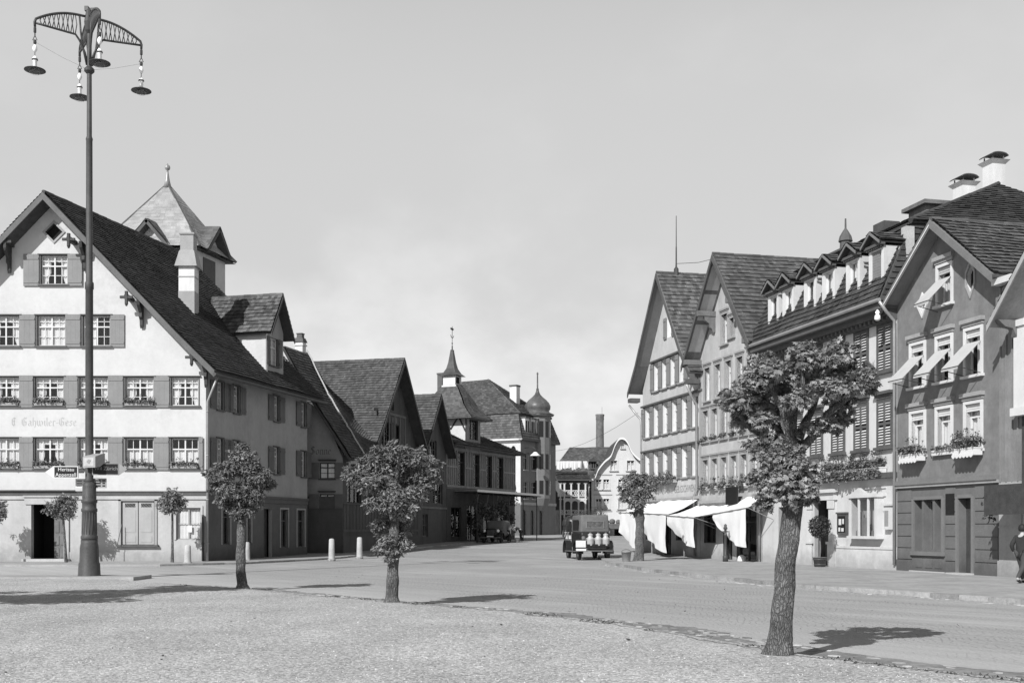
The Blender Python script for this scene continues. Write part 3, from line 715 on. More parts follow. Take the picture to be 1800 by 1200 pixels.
setts('gutter_path', EDGE[4:], .40, 1.20, 6, .46, lambda o, y: -.082 - .016 * min(1, max(0, (o - .34) / .8)), 11, .36, .6)
setts('kerb_path', [p for p in RK[3:13]][::-1], .16, .55, 2, .50, lambda o, y: -.100 + g(y), 12, .38, .4)
def weeds():
    rg = random.Random(5); mb = MB()
    for (ax, ay), (bx, by) in zip(EDGE[4:], EDGE[5:]):
        a, b = Vector((ax, ay, 0)), Vector((bx, by, 0)); L = (b - a).length; d = (b - a).normalized(); s = Vector((-d.y, d.x, 0))
        for i in range(int(L * 70)):
            p = a + d * rg.uniform(0, L) + s * rg.gauss(-.02, .10)
            if noise.noise(Vector((p.x * .9, p.y * .9, 0))) < .05: continue
            p.z = 0.0; h = rg.uniform(.01, .035); w = .02; t = Vector((rg.uniform(-1, 1), rg.uniform(-1, 1), 0)) * .04; sd = Vector((rg.uniform(-1, 1), rg.uniform(-1, 1), 0)).normalized() * w
            mb.add([p - sd, p + sd, p + t + Vector((0, 0, h))], [(0, 1, 2)])
    tag(mb.build('grass', LEAFB), kind='stuff')
weeds()

def pebbles():
    rg = random.Random(8); mb = MB()
    for i in range(15000):
        y = 9.5 + 19 * rg.random() ** 2.0; x = rg.uniform(-.5, .5) * y * .98
        if (x + 6.7) * .83 + (y - 28.9) * .556 > -.3 or x > 4.6: continue
        r = rg.uniform(.006, .014) * (1 + .5 * (rg.random() < .06)); a = rg.uniform(0, 3.14); c, s_ = math.cos(a) * r, math.sin(a) * r; e = rg.uniform(.5, .9)
        mb.add([(x + c, y + s_, 0), (x - s_ * e, y + c * e, 0), (x - c, y - s_, 0), (x + s_ * e, y - c * e, 0), (x + rg.uniform(-.3, .3) * r, y + rg.uniform(-.3, .3) * r, r * rg.uniform(.5, .95))], [(0, 1, 4), (1, 2, 4), (2, 3, 4), (3, 0, 4)], 0, rg.random())
    tag(mb.build('gravel', mat('loose_stone', .36, .1, 8, .95, .2, 40, 0, attr=.5)), kind='stuff')
pebbles()
def litter():
    rg = random.Random(18); mb = MB()
    for i in range(170):
        x, y = rg.uniform(-9, 9), rg.uniform(11, 46)
        d_ = (x + 6.7) * .83 + (y - 28.9) * .556; z = .012 if d_ < -.4 else -.088
        if -.5 < d_ < 1.0 or row_pt(0)[0] - 4.5 < x - (42 - y) * .24: continue
        leaf(mb, Vector((x, y, z)), rg.uniform(.03, .08), Vector((rg.gauss(0, .3), rg.gauss(0, .3), 1)), OVAL, None, rg)
    tag(mb.build('litter', LEAFD), kind='stuff')
litter()

# ================================================================ white gabled house, left
HA = thing('gabled_house', 'big white gabled house with grey shutters and dark roof behind the lamp post', 'house', (-14.66, 54.5, 0))
A = Fr(HA); AS = Fr(HA, Matrix.Rotation(math.atan2(.9678, .2516), 4, 'Z'))
AX0, AW, AZE, AZA = -14.38, 14.38, 9.65, 17.2
PXM = .02725
ax = lambda px: (px - 900) * PXM + 14.66
az = lambda py: 1.5 + (930 - py) * PXM
up_holes = []; wins = []
for (a, b) in ((-78, -30), (-14, 34), (62, 112), (140, 190), (221, 270), (301, 349)):
    for r, (t, bt) in enumerate(((663, 713), (770, 823))):
        h = (ax(a), ax(b), az(bt), az(t)); up_holes.append(h); wins.append((h, r, a))
for (a, b) in ((-15, 34), (66, 115), (146, 194)):
    h = (ax(a), ax(b), az(608), az(555)); up_holes.append(h); wins.append((h, 2, a))
h = (ax(72), ax(119), az(500), az(449)); up_holes.append(h); wins.append((h, 3, 72))
dz = [(ax(95) - .42, az(408)), (ax(95), az(408) - .42), (ax(95) + .42, az(408)), (ax(95), az(408) + .42)]
ZC = 3.16
wall(A, [(AX0, ZC), (0, ZC), (0, AZE), (AX0 + AW / 2, AZA), (AX0, AZE)], up_holes + [dz], .16, (WHITE, SURR))
shop = (ax(213), ax(272), az(957), az(880)); door = (ax(56), ax(113), -.02, az(886)); nwin = (ax(310), ax(353), az(948), az(892))
wall(A, [(AX0, -.6), (0, -.6), (0, ZC - .02), (AX0, ZC - .02)], [shop, door, nwin], .22, (CREAM, CREAM))
for h, r, a in wins:
    cs = ('sides', 'full', 'sides', 'sides')[r]
    if r == 1: cs = ('low', 'full', 'low', 'sides')[int(rng.random() * 4)]
    if r == 2: cs = ('full', 'one', 'sides')[int(rng.random() * 3)]
    window(A, *h, y=.10, curtain=cs, trans=.36, up=(2, 2) if r != 1 else (2, 1), lo=(2, 2) if r != 1 else (2, 1), sill=(.13, .07, SURR), hood=(.10, .07, SURR, .0), casing=(.05, .03, SURR))
for t, bt, lst in ((660, 716, ((-30, -14), (34, 60), (112, 138), (190, 218), (270, 299))), (768, 826, ((-30, -14), (34, 60), (112, 138), (190, 217), (270, 298), (349, 358))), (553, 610, ((34, 63), (115, 143), (194, 220))), (447, 503, ((41, 70), (119, 146)))):
    for i, (a, b) in enumerate(lst): shutter(A, ax(a) + .03, ax(b) - .02, az(bt), az(t), SHUT, out=.035 + .03 * (i % 2))
# string course, plinth, door and shop shutters
s = A.mb(); s.box(AX0, .06, -.12, .0, ZC - .02, ZC + .12); s.box(AX0, .08, -.16, .0, ZC + .12, ZC + .17); s.box(ax(0), ax(135), -.24, -.17, ZC + .17, ZC + .22); s.build('string_course', TRIMD, HA)
s = A.mb(); s.box(AX0, .06, -.07, .0, ZC - .22, ZC - .02); s.build('cornice', CREAM, HA)
s = A.mb(); s.box(AX0, door[0] - .25, -.04, .0, -.5, .42); s.box(door[1] + .25, .02, -.04, 0, -.5, .42); s.build('plinth', CREAM, HA)
s = A.mb(); s.box(door[0] - .24, door[0], -.08, .0, 0, door[3]); s.box(door[1], door[1] + .24, -.08, 0, 0, door[3]); s.box(door[0] - .3, door[1] + .3, -.14, 0, door[3], door[3] + .34); s.box(door[0] - .36, door[1] + .36, -.2, 0, door[3] + .34, door[3] + .42); s.build('door_surround', CREAM, HA)
s = A.mb(); s.box(door[0], door[1], 1.4, 1.5, 0, door[3]); s.box(door[0] - .02, door[0], .22, 1.5, 0, door[3]); s.box(door[1], door[1] + .02, .22, 1.5, 0, door[3]); s.build('doorway_recess', BLACK, HA)
s = A.mb(); xa, xb = ax(91), ax(111)
s.box(xa, xb, .30, .36, .02, 2.05)
for i in range(2):
    for (za, zb) in ((.15, .6), (.75, 1.2), (1.35, 1.9)): s.box(xa + .04 + i * (xb - xa) / 2, xa + (i + 1) * (xb - xa) / 2 - .04, .27, .30, za, zb)
s.build('door', TIMBER, HA)
s = A.mb(); s.box(door[0] - .3, door[1] + .3, -.5, -.02, -.3, .10); s.build('doorstep', STONE, HA)
s = A.mb(); xm = (shop[0] + shop[1]) / 2
for (a, b) in ((shop[0] + .05, xm - .02), (xm + .02, shop[1] - .05)):
    s.box(a, b, .05, .10, shop[2] + .02, shop[3] - .3); s.box(a, b, .05, .10, shop[3] - .12, shop[3] - .02); s.box(a, a + .12, .05, .1, shop[3] - .3, shop[3] - .12); s.box(b - .12, b, .05, .1, shop[3] - .3, shop[3] - .12)
    s.box(a + .1, b - .1, .035, .05, shop[2] + .12, shop[2] + .42); s.box(a + .1, b - .1, .035, .05, shop[2] + .6, shop[3] - .45)
    s.box(a + .12, b - .12, .1, .12, shop[3] - .3, shop[3] - .12, mi=1)
    for k in range(7): xx = a + .16 + k * (b - a - .3) / 6; s.tube([(xx - .05, .07, shop[3] - .3), (xx + .05, .07, shop[3] - .12)], .012, 4)
s.build('shop_shutter', [mat('pale_shutter_paint', .33, .06, 2, .6, .1, 20, .12), BLACK], HA)
s = A.mb(); s.box(shop[0] - .12, shop[0], -.05, .02, shop[2], shop[3] + .1); s.box(shop[1], shop[1] + .12, -.05, .02, shop[2], shop[3] + .1); s.box(shop[0] - .12, shop[1] + .12, -.05, .02, shop[3], shop[3] + .1); s.build('shop_frame', mat('pale_frame', .30, .06, 2, .6, .1, 20, .1), HA)
s = A.mb(); s.box(shop[0] - .2, shop[1] + .2, -.2, 0, shop[2] - .08, shop[2]); s.build('shop_sill', TRIMD, HA)
wn_ = window(A, *nwin, y=.08, curtain='full', trans=0, cols=2, up=(1, 1), lo=(1, 2), fm=TRIMG, casing=(.10, .05, CREAM))
s = A.mb(); s.box(ax(330), ax(337), .04, .06, az(935), az(923)); s.build('notice', PAPER, wn_)
# attic diamond
s = A.mb(); c0 = ax(95); z0 = az(408)
for i in range(4):
    p, q = dz[i], dz[(i + 1) % 4]; e = 1.32
    P = lambda t, k: (c0 + (t[0] - c0) * k, z0 + (t[1] - z0) * k)
    a, b, c, d = P(p, 1), P(q, 1), P(q, e), P(p, e)
    s.prism([a, b, c, d], lambda p_, q_, t: (p_, t, q_), -.05, .02)
s.quad(*[(p[0], .15, p[1]) for p in dz], mi=1); s.build('attic_opening', [TRIMG, BLACK], HA)
gothic(A, 'E. Gähwiler-Gese', ax(20), az(748), .40, INK, sx=1.04, nib=.085)
# roof
gable_roof(A, AW, AZE, AZA, .9, .89, 11.03, T_DARK, x0=AX0, shear=.26, course=.2, bh=.34, flare=.12, soffit=mat('soffit_boards', .075, .25, 3, .8, .3, 20, .2), barge=mat('bargeboard_paint', .12, .15, 2, .7, .2, 20, .2))
for px, py in ((22, 432), (132, 428), (232, 528), (345, 632)):
    x, z = ax(px), az(py); bk = A.mb()
    bk.box(x - .10, x + .10, -.82, 0, z - .08, z + .12); bk.box(x - .30, x + .30, -.84, -.74, z - .06, z + .06); bk.box(x - .06, x + .06, -.86, -.72, z - .30, z + .28); bk.tube([(x, -.79, z - .30), (x, -.79, z - .42)], [.09, .04], 8)
    x2 = x + (.5 if x > -7.2 else -.1) * 1.0; zz = z - .55
    bk.prism([(-.04, zz - .62), (-.10, zz - .8), (-.18, zz - .66), (-.2, zz - .4), (-.34, zz - .3), (-.3, zz - .1), (-.62, zz + .22), (-.7, zz + .5), (0, zz + .5)], lambda p, q, t: (t, p, q), x2 - .07, x2 + .07)
    bk.build('bracket', WOOD, HA)
# side to the street
slen = 11.4
sw = []; 
for (a, b) in ((381, 392), (410, 420), (481, 490), (529, 537)):
    ua, ub = AS.u(a), AS.u(b)
    for r, (zt, zb) in enumerate(((8.72, 7.35), (5.95, 4.5))): sw.append((ua, ub, zb, zt))
gl = [(AS.u(390), AS.u(404), .75, 2.7), (AS.u(434), AS.u(441), .8, 2.7), (AS.u(464), AS.u(478), -.02, 2.6), (AS.u(493), AS.u(506), .5, 2.6), (AS.u(522), AS.u(535), .5, 2.6)]
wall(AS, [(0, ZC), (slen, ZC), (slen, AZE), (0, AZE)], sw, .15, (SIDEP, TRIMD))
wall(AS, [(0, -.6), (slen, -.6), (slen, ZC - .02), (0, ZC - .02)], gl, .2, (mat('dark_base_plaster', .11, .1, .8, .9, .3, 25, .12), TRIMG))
for h in sw:
    window(AS, *h, curtain='full' if rng.random() < .5 else 'sides', up=(1, 2), lo=(1, 3), sill=(.12, .07, TRIMD), hood=(.07, .06, TRIMD, 0))
    w_ = .62
    for sx in (-1, 1):
        a = h[0] - w_ - .04 if sx < 0 else h[1] + .04
        if a < .05: continue
        shutter(AS, a, a + w_, h[2], h[3], SHUTD)
for i, h in enumerate(gl):
    if i == 2: continue
    window(AS, *h, curtain='none', trans=.3, up=(1, 1), lo=(1, 1), fm=TRIMD, casing=(.09, .04, TRIMG))
s = AS.mb(); s.box(gl[2][0], gl[2][1], .3, .36, 0, 2.6); s.build('side_door', WOOD, HA)
s = AS.mb(); s.box(-.02, slen, -.10, 0, ZC - .02, ZC + .10); s.box(-.02, slen, -.06, 0, ZC - .25, ZC - .02); s.build('string_course', TRIMD, HA)
s = A.mb(); P = lambda x, y, z: (x + .26 * y, y, z); Dd = 11.03
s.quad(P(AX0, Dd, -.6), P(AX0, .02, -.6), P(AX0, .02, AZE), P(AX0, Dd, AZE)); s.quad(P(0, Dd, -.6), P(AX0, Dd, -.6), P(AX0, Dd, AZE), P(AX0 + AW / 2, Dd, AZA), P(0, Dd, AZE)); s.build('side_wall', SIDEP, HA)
downpipe(A, .10, 0, 7.6, y=-.10, bend=(.5, -.1, 1.15), m=METAL, r=.055)
downpipe(A, -.12, 0, 2.2, y=-.10, m=IRON, r=.06)
# dormer to the street
da, db = AS.u(466), AS.u(497); dwd = db - da
DT = Fr(HA, AS.T @ Matrix.Translation((da, -.03, 0)))
dh = (.45, dwd - .65, 10.3, 11.8)
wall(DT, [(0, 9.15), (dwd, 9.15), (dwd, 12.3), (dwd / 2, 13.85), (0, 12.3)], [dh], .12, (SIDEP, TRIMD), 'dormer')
s = DT.mb(); s.quad((0, 3.2, 9.2), (0, .01, 9.2), (0, .01, 12.3), (0, 3.2, 12.3)); s.quad((dwd, .01, 9.2), (dwd, 3.2, 9.2), (dwd, 3.2, 12.3), (dwd, .01, 12.3)); s.build('dormer_cheek', WHITE, HA)
s = DT.mb(); s.box(0, .18, -.03, 0, 9.2, 12.25); s.build('corner_board', TRIMW, HA)
window(DT, *dh, curtain='full', up=(1, 2), lo=(1, 3), sill=(.1, .06, TRIMD))
shutter(DT, dh[0] - .36, dh[0] - .03, dh[2], dh[3], SHUTD); shutter(DT, dh[1] + .03, dh[1] + .4, dh[2], dh[3], SHUTD)
gable_roof(DT, dwd, 12.3, 13.95, .5, .36, 3.6, T_DORM, course=.24, bh=.2, name='dormer_roof', ob=.1)
chimney(A, -22.08 + .2516 * 4.9 + 4.31 + 14.66, 58.2 - 54.5, .80, .80, 11.8, 14.9, cap=None)
s = A.mb(); s.box(-2.29, -1.47, 3.29, 4.11, 12.0, 13.6); s.box(-2.30, -1.46, 3.28, 4.12, 14.3, 14.36); s.build('chimney_flashing', TRIMG, HA)
s = A.mb(); s.lathe([(.80, 14.85), (.54, 15.65), (.47, 15.7), (.47, 16.45), (.55, 16.5), (.55, 16.58)], 4, (-1.88, 3.7, 0), rot=R(45)); s.build('chimney_cap', TRIMG, HA)
s = AS.mb()
for i in range(14):
    u = 1.0 + i * .36; x = u
    if u > da - .2: break
    s.box(u, u + .05, -.05 - .0, .05, 9.62 + .14, 9.62 + .22)
s.build('snow_guard', METAL, HA)
s = AS.mb(); s.tube([(-.9, -.95, 8.78), (slen + .5, -.95, 8.78)], .085, 8); s.build('gutter', IRONL, HA)
row_names = ('upper', 'lower')
cols_n = ('left of the frame', 'first', 'second', 'third', 'fourth', 'fifth')
for i, (h, r, a) in enumerate(wins):
    if r > 1 or a < -20: continue
    k = {-14: 1, 62: 2, 140: 3, 221: 4, 301: 5}[a]
    if r == 0 and k == 5: continue
    flower_box(Fr(HA), h[0], h[1], h[2] + .0, 'leafy box at the %s window of the %s flowered row, white gabled house' % (cols_n[k], row_names[r]), 'window boxes of the white gabled house', y0=-.17, y1=.04, hgt=.12, ph=.34, dens=.9, flowers=.25, seed=i + 3, planter=TRIMG)

# ---------------------------------------------------------------- tower behind it
TW = thing('tower', 'square tower with pale pyramid roof and ball finial rising behind the white house', 'tower', (-20.0, 72, 0), R(0))
dT = .26
tx, ty = 5.6, 3.5; Tm = Matrix(((1, .27, 0, 0), (0, 1, 0, 0), (0, 0, 1, 0), (0, 0, 0, 1)))
TF = Fr(TW); s = MB(Tm)
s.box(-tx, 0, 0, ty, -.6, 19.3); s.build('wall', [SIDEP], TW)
sh = MB(Tm); sh.quad((-tx, -.02, 10), (0, -.02, 10), (0, -.02, 19.2), (-tx / 2 + 1.3, -.02, 19.2), (-tx / 2, -.02, 20.7), (-tx / 2 - 1.3, -.02, 19.2), (-tx, -.02, 19.2)); sh.quad((.02, 0, 10), (.02, ty, 10), (.02, ty, 19.2), (.02, ty / 2, 20.6), (.02, 0, 19.2)); sh.build('gable', [WHITE], TW)
s = MB(Tm); s.box(.03, .08, ty * .22, ty * .62, 15.2, 18.9); s.build('louvred_shutter', TRIMD, TW)
s = MB(Tm); e = .5; zb = 19.3; c = Vector((-tx / 2, ty / 2, 23.9)); cs_ = [(-tx - e, -e, zb), (e, -e, zb), (e, ty + e, zb), (-tx - e, ty + e, zb)]
mids = [(-tx + .1, .05, zb + .75), (-.1, .05, zb + .75), (-.1, ty - .05, zb + .75), (-tx + .1, ty - .05, zb + .75)]
for i in range(4):
    j = (i + 1) % 4; tiles(s, cs_[i], cs_[j], mids[j], mids[i], .26, .3, .02, .006); tiles(s, mids[i], mids[j], c, c, .28, .3, .02, .006)
    s.tube([cs_[i], mids[i], c], [.09, .09, .06], 6, mi=1)
s.add([Vector(p) - Vector((0, 0, .12)) for p in cs_], [(0, 3, 2, 1)], 1)
s.build('roof', [T_PALE, TRIMD], TW)
s = MB(Tm); s.lathe([(.24, 23.6), (.13, 24.1), (.06, 24.6), (.05, 24.75), (.13, 24.8), (.16, 24.92), (.13, 25.05), (.05, 25.1), (.01, 25.2)], 12, (-tx / 2, ty / 2, 0)); s.build('finial', METAL, TW, True)
s = MB(Tm)
def cross_gable(s, p0, p1, ins, zb, zt, out):
    """a little gable roof over the middle of a tower face; p0,p1 ends on the face, ins inward dir"""
    a, b, n = Vector(p0), Vector(p1), Vector(ins); m_ = (a + b) / 2
    r0 = m_ - n * out + Vector((0, 0, zt)); r1 = m_ + n * 1.6 + Vector((0, 0, zt))
    for q in (a, b):
        q0 = q - n * out + Vector((0, 0, zb)); q1 = q + n * 1.6 + Vector((0, 0, zb))
        pts = [q0, q1, r1, r0] if q is b else [q1, q0, r0, r1]
        tiles(s, *pts, .26, .3, .02, .006); slab(s, *pts, .2)
cross_gable(s, (-tx / 2 - 1.5, 0, 0), (-tx / 2 + 1.5, 0, 0), (0, 1, 0), 19.25, 21.0, .6)
cross_gable(s, (0, ty / 2 - 1.4, 0), (0, ty / 2 + 1.5, 0), (-1, 0, 0), 19.35, 21.1, .6)
s.build('gable_roof', [tile_mat('dark_slate', .10, .3, .05), TRIMD], TW)

# ================================================================ inn with the big tiled roof (set back, gable to the street)
d2 = Vector((.2516, .9678))
HB = thing('inn', 'old inn with a huge steep tiled roof and dark timber gable behind the middle tree', 'house', (-9.98, 67.0, 0), math.atan2(d2.y, d2.x))
B = Fr(HB)
bu0, bu1 = 4.0, 13.3
BW, BZA = 9.3, 12.55; BM = 1.28; BZE = BZA - BW / 2 * BM + .3
wb = []
for (a, b, zb, zt) in ((4.9, 6.3, 8.15, 9.15), ):
    pass
zg = .2
gh = [(bu0 + 2.35, bu0 + 4.1, 6.9, 8.45), (bu0 + 4.75, bu0 + 5.9, 6.9, 8.45), (bu0 + 3.8, bu0 + 4.6, 9.35, 10.5)]
low = [(.7, 2.9, 3.1, 4.75), (3.3, 5.4, 3.1, 4.75), (6.2, 8.2, 3.1, 4.75), (9.0, 11.5, 3.0, 4.75)]
wall(B, [(0, -.6), (bu1, -.6), (bu1, BZE), (bu0 + BW / 2, BZA), (bu0, BZE), (bu0, 5.9), (0, 5.9)], gh + low, .14, (mat('inn_boards', .075, .15, 1.2, .85, .3, 20, .3), WOOD))
for h in gh + low:
    n = 3 if h[1] - h[0] > 1.5 else 2
    window(B, *h, cols=n, trans=0, up=(1, 1), lo=(1, 2), fm=WOOD, curtain=None)
s = B.mb()
for z in (6.55, 9.0): s.box(bu0 + .8, bu1 - .8 if z < 7 else bu1 - 2.5, -.06, 0, z, z + .16)
for i in range(5): s.box(bu0 + 2.6 + i * 1.0, bu0 + 2.75 + i * 1.0, -.05, 0, 6.7, 9.0)
for i in range(4): s.box(bu0 + 2.95 + i * .62, bu0 + 3.2 + i * .62, -.04, 0, 8.55, 8.9)
s.build('timber_rail', mat('timber_rail', .13, .15, 2, .8, .2, 20, .2), HB)
s = B.mb()
for i in range(26): s.box(.1 + i * .5, .14 + i * .5, -.025, 0, 1.5, 3.0)
s.box(0, bu1, -.06, 0, 1.35, 1.5); s.box(0, bu1, -.06, 0, 3.0, 3.08); s.build('board_cladding', mat('board_cladding', .085, .15, 2, .8, .2, 20, .3), HB)
s = B.mb(); s.box(0, bu1, -.05, 0, -.5, 1.1); s.build('plinth', mat('inn_plinth', .085, .12, 1.5, .9, .3, 20, .15), HB)
gable_roof(B, BW, BZE, BZA, .75, .55, 9.5, T_B, x0=bu0, course=.22, bh=.3, flare=.2, soffit=WOOD)
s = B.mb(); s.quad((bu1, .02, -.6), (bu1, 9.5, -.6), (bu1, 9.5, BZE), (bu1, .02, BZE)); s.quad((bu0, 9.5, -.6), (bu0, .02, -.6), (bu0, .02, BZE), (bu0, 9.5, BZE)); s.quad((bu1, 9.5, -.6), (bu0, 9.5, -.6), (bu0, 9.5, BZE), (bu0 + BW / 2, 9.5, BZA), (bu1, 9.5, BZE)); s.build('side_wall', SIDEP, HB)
chimney(B, bu0 + BW / 2 - .3, 6.6, .55, .55, 11.6, 14.1, cap='hood')
# lower wing in front, gable towards us
WG = thing('inn_wing', 'low gabled wing with the painted word Sonne between white house and inn', 'house', (-9.95, 66.9, 0), 0)
WF = Fr(WG); wz = lambda py: EYE + (HY - py) * 66.9 / FPX; wx = lambda px: (px - 900) * 66.9 / FPX + 9.95
ww = [(wx(562), wx(589), wz(841), wz(813)), (wx(562), wx(588), wz(893), wz(868))]
gd = [(wx(560), wx(578), .3, wz(908))]
WL = -3.6
wall(WF, [(WL, -.6), (0, -.6), (0, wz(806)), (wx(568), wz(724)), (WL, 10.0)], ww + gd, .14, (mat('wing_plaster', .22, .1, 1, .9, .3, 20, .15), WOOD))
for h in ww: window(WF, *h, cols=2, trans=.3, up=(1, 1), lo=(1, 2), fm=WOOD, curtain='full', sill=(.1, .07, WOOD), hood=(.25, .09, WOOD, .1))
for h in ww: shutter(WF, h[0] - .62, h[0] - .03, h[2], h[3], SHUTD); shutter(WF, h[1] + .03, h[1] + .5, h[2], h[3], SHUTD)
s = WF.mb(); s.box(gd[0][0], gd[0][1], .12, .16, .2, gd[0][3]); s.build('door', WOOD, WG)
s = WF.mb(); s.box(WL, 0, -.05, 0, -.5, wz(872)); s.build('base_wall', mat('wing_base', .07, .12, 1.5, .9, .3, 20, .15), WG)
gothic(WF, 'Sonne', wx(545.5), wz(798), .46, INKD, sx=.98, nib=.10)
s = WF.mb(); sl_ = .26
def wpl(px, py, y): x = wx(px); return (x + sl_ * y, y, wz(py))
Wi = B.W.inverted(); mB = (BZA - BZE) / (BW / 2)
def meet(px, py):
    p = Wi @ (WF.W @ Vector(wpl(px, py, -.5))); x = bu0 + BW / 2 + (p.z - BZA - .16) / mB
    return (max(x, bu0 - .3) - p.x) * .9678 - .5
e1, e2, e3 = 1.7, 2.1, 2.5; VAL = [WF.W @ Vector(wpl(px, py, e)) for px, py, e in ((622, 806, e1), (585, 748, (e1 + e2) / 2), (548, 690, e2), (505, 610, e3))]
q = [wpl(622, 806, -.5), wpl(622, 806, e1 + .15), wpl(548, 690, e2 + .15), wpl(548, 690, -.5)]
q0 = [wpl(548, 690, -.5), wpl(548, 690, e2 + .15), wpl(505, 610, e3 + .15), wpl(505, 610, -.5)]
tiles(s, *q, .2, .2); slab(s, *q, .16); tiles(s, *q0, .2, .2); slab(s, *q0, .16); s.build('roof', [T_B, WOOD], WG)
s = WF.mb(); a, b = Vector(wpl(622, 806, -.52)), Vector(wpl(548, 690, -.52)); dn = Vector((0, 0, -.28)); bk_ = Vector((0, .05, 0))
s.add([a, b, b + dn, a + dn, a + bk_, b + bk_, b + dn + bk_, a + dn + bk_], [(0, 3, 2, 1), (4, 5, 6, 7), (0, 1, 5, 4), (3, 7, 6, 2), (0, 4, 7, 3), (1, 2, 6, 5)]); s.build('bargeboard', WOOD, WG)
# white flashing in the valley between the two roofs
lw = MB(); V0, V3 = Wi @ VAL[0], Wi @ VAL[3]
tiles(lw, V0, Vector((bu0 - .55, -.80, BZA - mB * (BW / 2 + .55) + .40)), Vector((bu0 + BW / 2, 6.5, BZA + .20)), V3 + Vector((0, 0, .15)), .22, .17); lw.build('lower_roof', T_B, HB)
s = MB(); pts = [Wi @ (a.lerp(b, i / 5) + Vector((.10 + .02 * math.sin(i * 2.1), -.22, .20 + .02 * math.cos(i * 3.3)))) for a, b in zip(VAL, VAL[1:]) for i in range(6)]
s.tube(pts, .045, 6); s.build('valley_flashing', mat('lime_mortar', .45, .15, 3, .9, .2, 20, 0), HB)
# shield sign on the inn
sg = thing('hanging_sign', 'small square white sign with a dark shield hung on the dark inn front', 'sign', (0, 0, 0), HB.rotation_euler.z)
sg.location = B.W @ Vector((.55, -.5, 5.15))
s = MB(); s.box(0, .03, -.34, .34, -.42, .42); s.box(-.01, .04, .34, .5, .30, .34, mi=0); s.build('board', PAPER, sg)
s = MB(); s.prism([(-.2, .22), (.2, .22), (.2, -.02), (0, -.26), (-.2, -.02)], lambda p, q, t: (t, p, q), -.012, -.001); s.prism([(-.2, .22), (.2, .22), (.2, -.02), (0, -.26), (-.2, -.02)], lambda p, q, t: (t, p, q), .031, .04); s.build('shield', SIGND, sg)

# ---------------------------------------------------------------- small gabled house next to it
c0 = B.W @ Vector((13.35, 0, 0))
HC = thing('small_gabled_house', 'narrow dark house with steep tiled gable right of the big inn roof', 'house', (c0.x, c0.y, .0), HB.rotation_euler.z)
Cf = Fr(HC); CWd = 6.5; CZA = 11.1; CM = 1.25; CZE = CZA - CWd / 2 * CM
ch = [(2.3, 4.2, 6.7, 8.0), (.6, 2.4, 3.4, 4.9), (3.4, 5.6, 3.4, 4.9), (1.0, 2.2, 1.0, 2.6)]
wall(Cf, [(0, -.6), (CWd, -.6), (CWd, CZE), (CWd / 2, CZA), (0, CZE)], ch, .14, (mat('house_boards', .08, .15, 1.2, .85, .3, 20, .3), WOOD))
for h in ch: window(Cf, *h, cols=3, trans=0, lo=(1, 2), fm=WOODM, curtain=None)
s = Cf.mb()
for i in range(12): s.box(.2 + i * .52, .26 + i * .52, -.03, 0, 4.95, 6.4)
s.box(0, CWd, -.07, 0, 6.4, 6.55); s.box(0, CWd, -.07, 0, 3.0, 3.15); s.build('board_cladding', TIMBER, HC)
body(Cf, CWd, CZE, CZA, 7, SIDEP)
gable_roof(Cf, CWd, CZE, CZA, .7, .4, 7, T_B, course=.24, bh=.26, flare=.25)
HK = thing('rear_house', 'plain tiled house roof just showing behind the small dark gable', 'house', (-11.5, 92, 0), 0)
KF = Fr(HK); s = KF.mb(); s.box(-6, 5, 0, 8, -.6, 9.6); s.build('wall', SIDEP, HK)
s = KF.mb()
for q in ([(-6.5, -.5, 9.4), (5.5, -.5, 9.4), (2.6, 4, 12.6), (-6.5, 4, 12.6)], [(5.5, -.5, 9.4), (5.5, 8.5, 9.4), (2.6, 4, 12.6), (2.6, 4, 12.6)], [(5.5, 8.5, 9.4), (-6.5, 8.5, 9.4), (-6.5, 4, 12.6), (2.6, 4, 12.6)]): tiles(s, *q, .26, .26); slab(s, *q)
s.build('roof', [T_B, WOOD], HK)

# ---------------------------------------------------------------- half-timbered house with the spire
dD = Vector((.40, .917)).normalized()
d0 = Cf.W @ Vector((CWd + .05, 0, 0))
HD = thing('half_timbered_house', 'half timbered house with a bell shaped dormer roof and little spire above a canopy', 'house', (d0.x, d0.y, 0), math.atan2(dD.y, dD.x))
D = Fr(HD); DL = D.u(905); zc = 4.5
fr_px = ((771, 786), (803, 817), (830, 843), (853, 865), (872, 885))
dw = [(max(.2, D.u(a)), D.u(b), 4.9, 7.5) for a, b in fr_px if D.u(b) > .5]
gdw = [(.8, 2.6, .9, 3.2), (3.6, 5.6, .5, 3.4), (6.6, 8.6, .5, 3.4), (9.6, 11.4, .5, 3.4)]
wall(D, [(0, 4.6), (DL, 4.6), (DL, 8.1), (0, 8.1)], dw, .15, (mat('timbered_wall', .15, .15, 1.5, .85, .3, 20, .2), WOOD)); wall(D, [(0, -.6), (DL, -.6), (DL, 4.6), (0, 4.6)], gdw, .15, (mat('ground_floor_boards', .07, .2, 1.5, .85, .3, 20, .2), WOOD))
for h in dw: window(D, *h, cols=3, trans=.3, up=(1, 1), lo=(1, 2), fm=WOOD, curtain=None)
for h in gdw: window(D, *h, cols=2, trans=.3, up=(1, 1), lo=(1, 2), fm=WOOD, curtain=None)
s = D.mb(); xs = [0] + [x for h in dw for x in (h[0], h[1])] + [DL]
for i in range(0, len(xs), 2):
    a, b = xs[i], xs[i + 1]; n = max(1, int((b - a) / .35))
    for k in range(n + 1): x = a + (b - a) * k / n; s.box(x - .05, x + .05, -.05, 0, 4.9, 7.6)
    s.box(a, b, -.06, -.001, 6.25, 6.37)
s.box(0, DL, -.08, 0, 4.72, 4.9); s.box(0, DL, -.08, 0, 7.6, 7.8); s.build('timber_frame', mat('pale_timber', .24, .2, 2, .8, .3, 20, .3), HD)
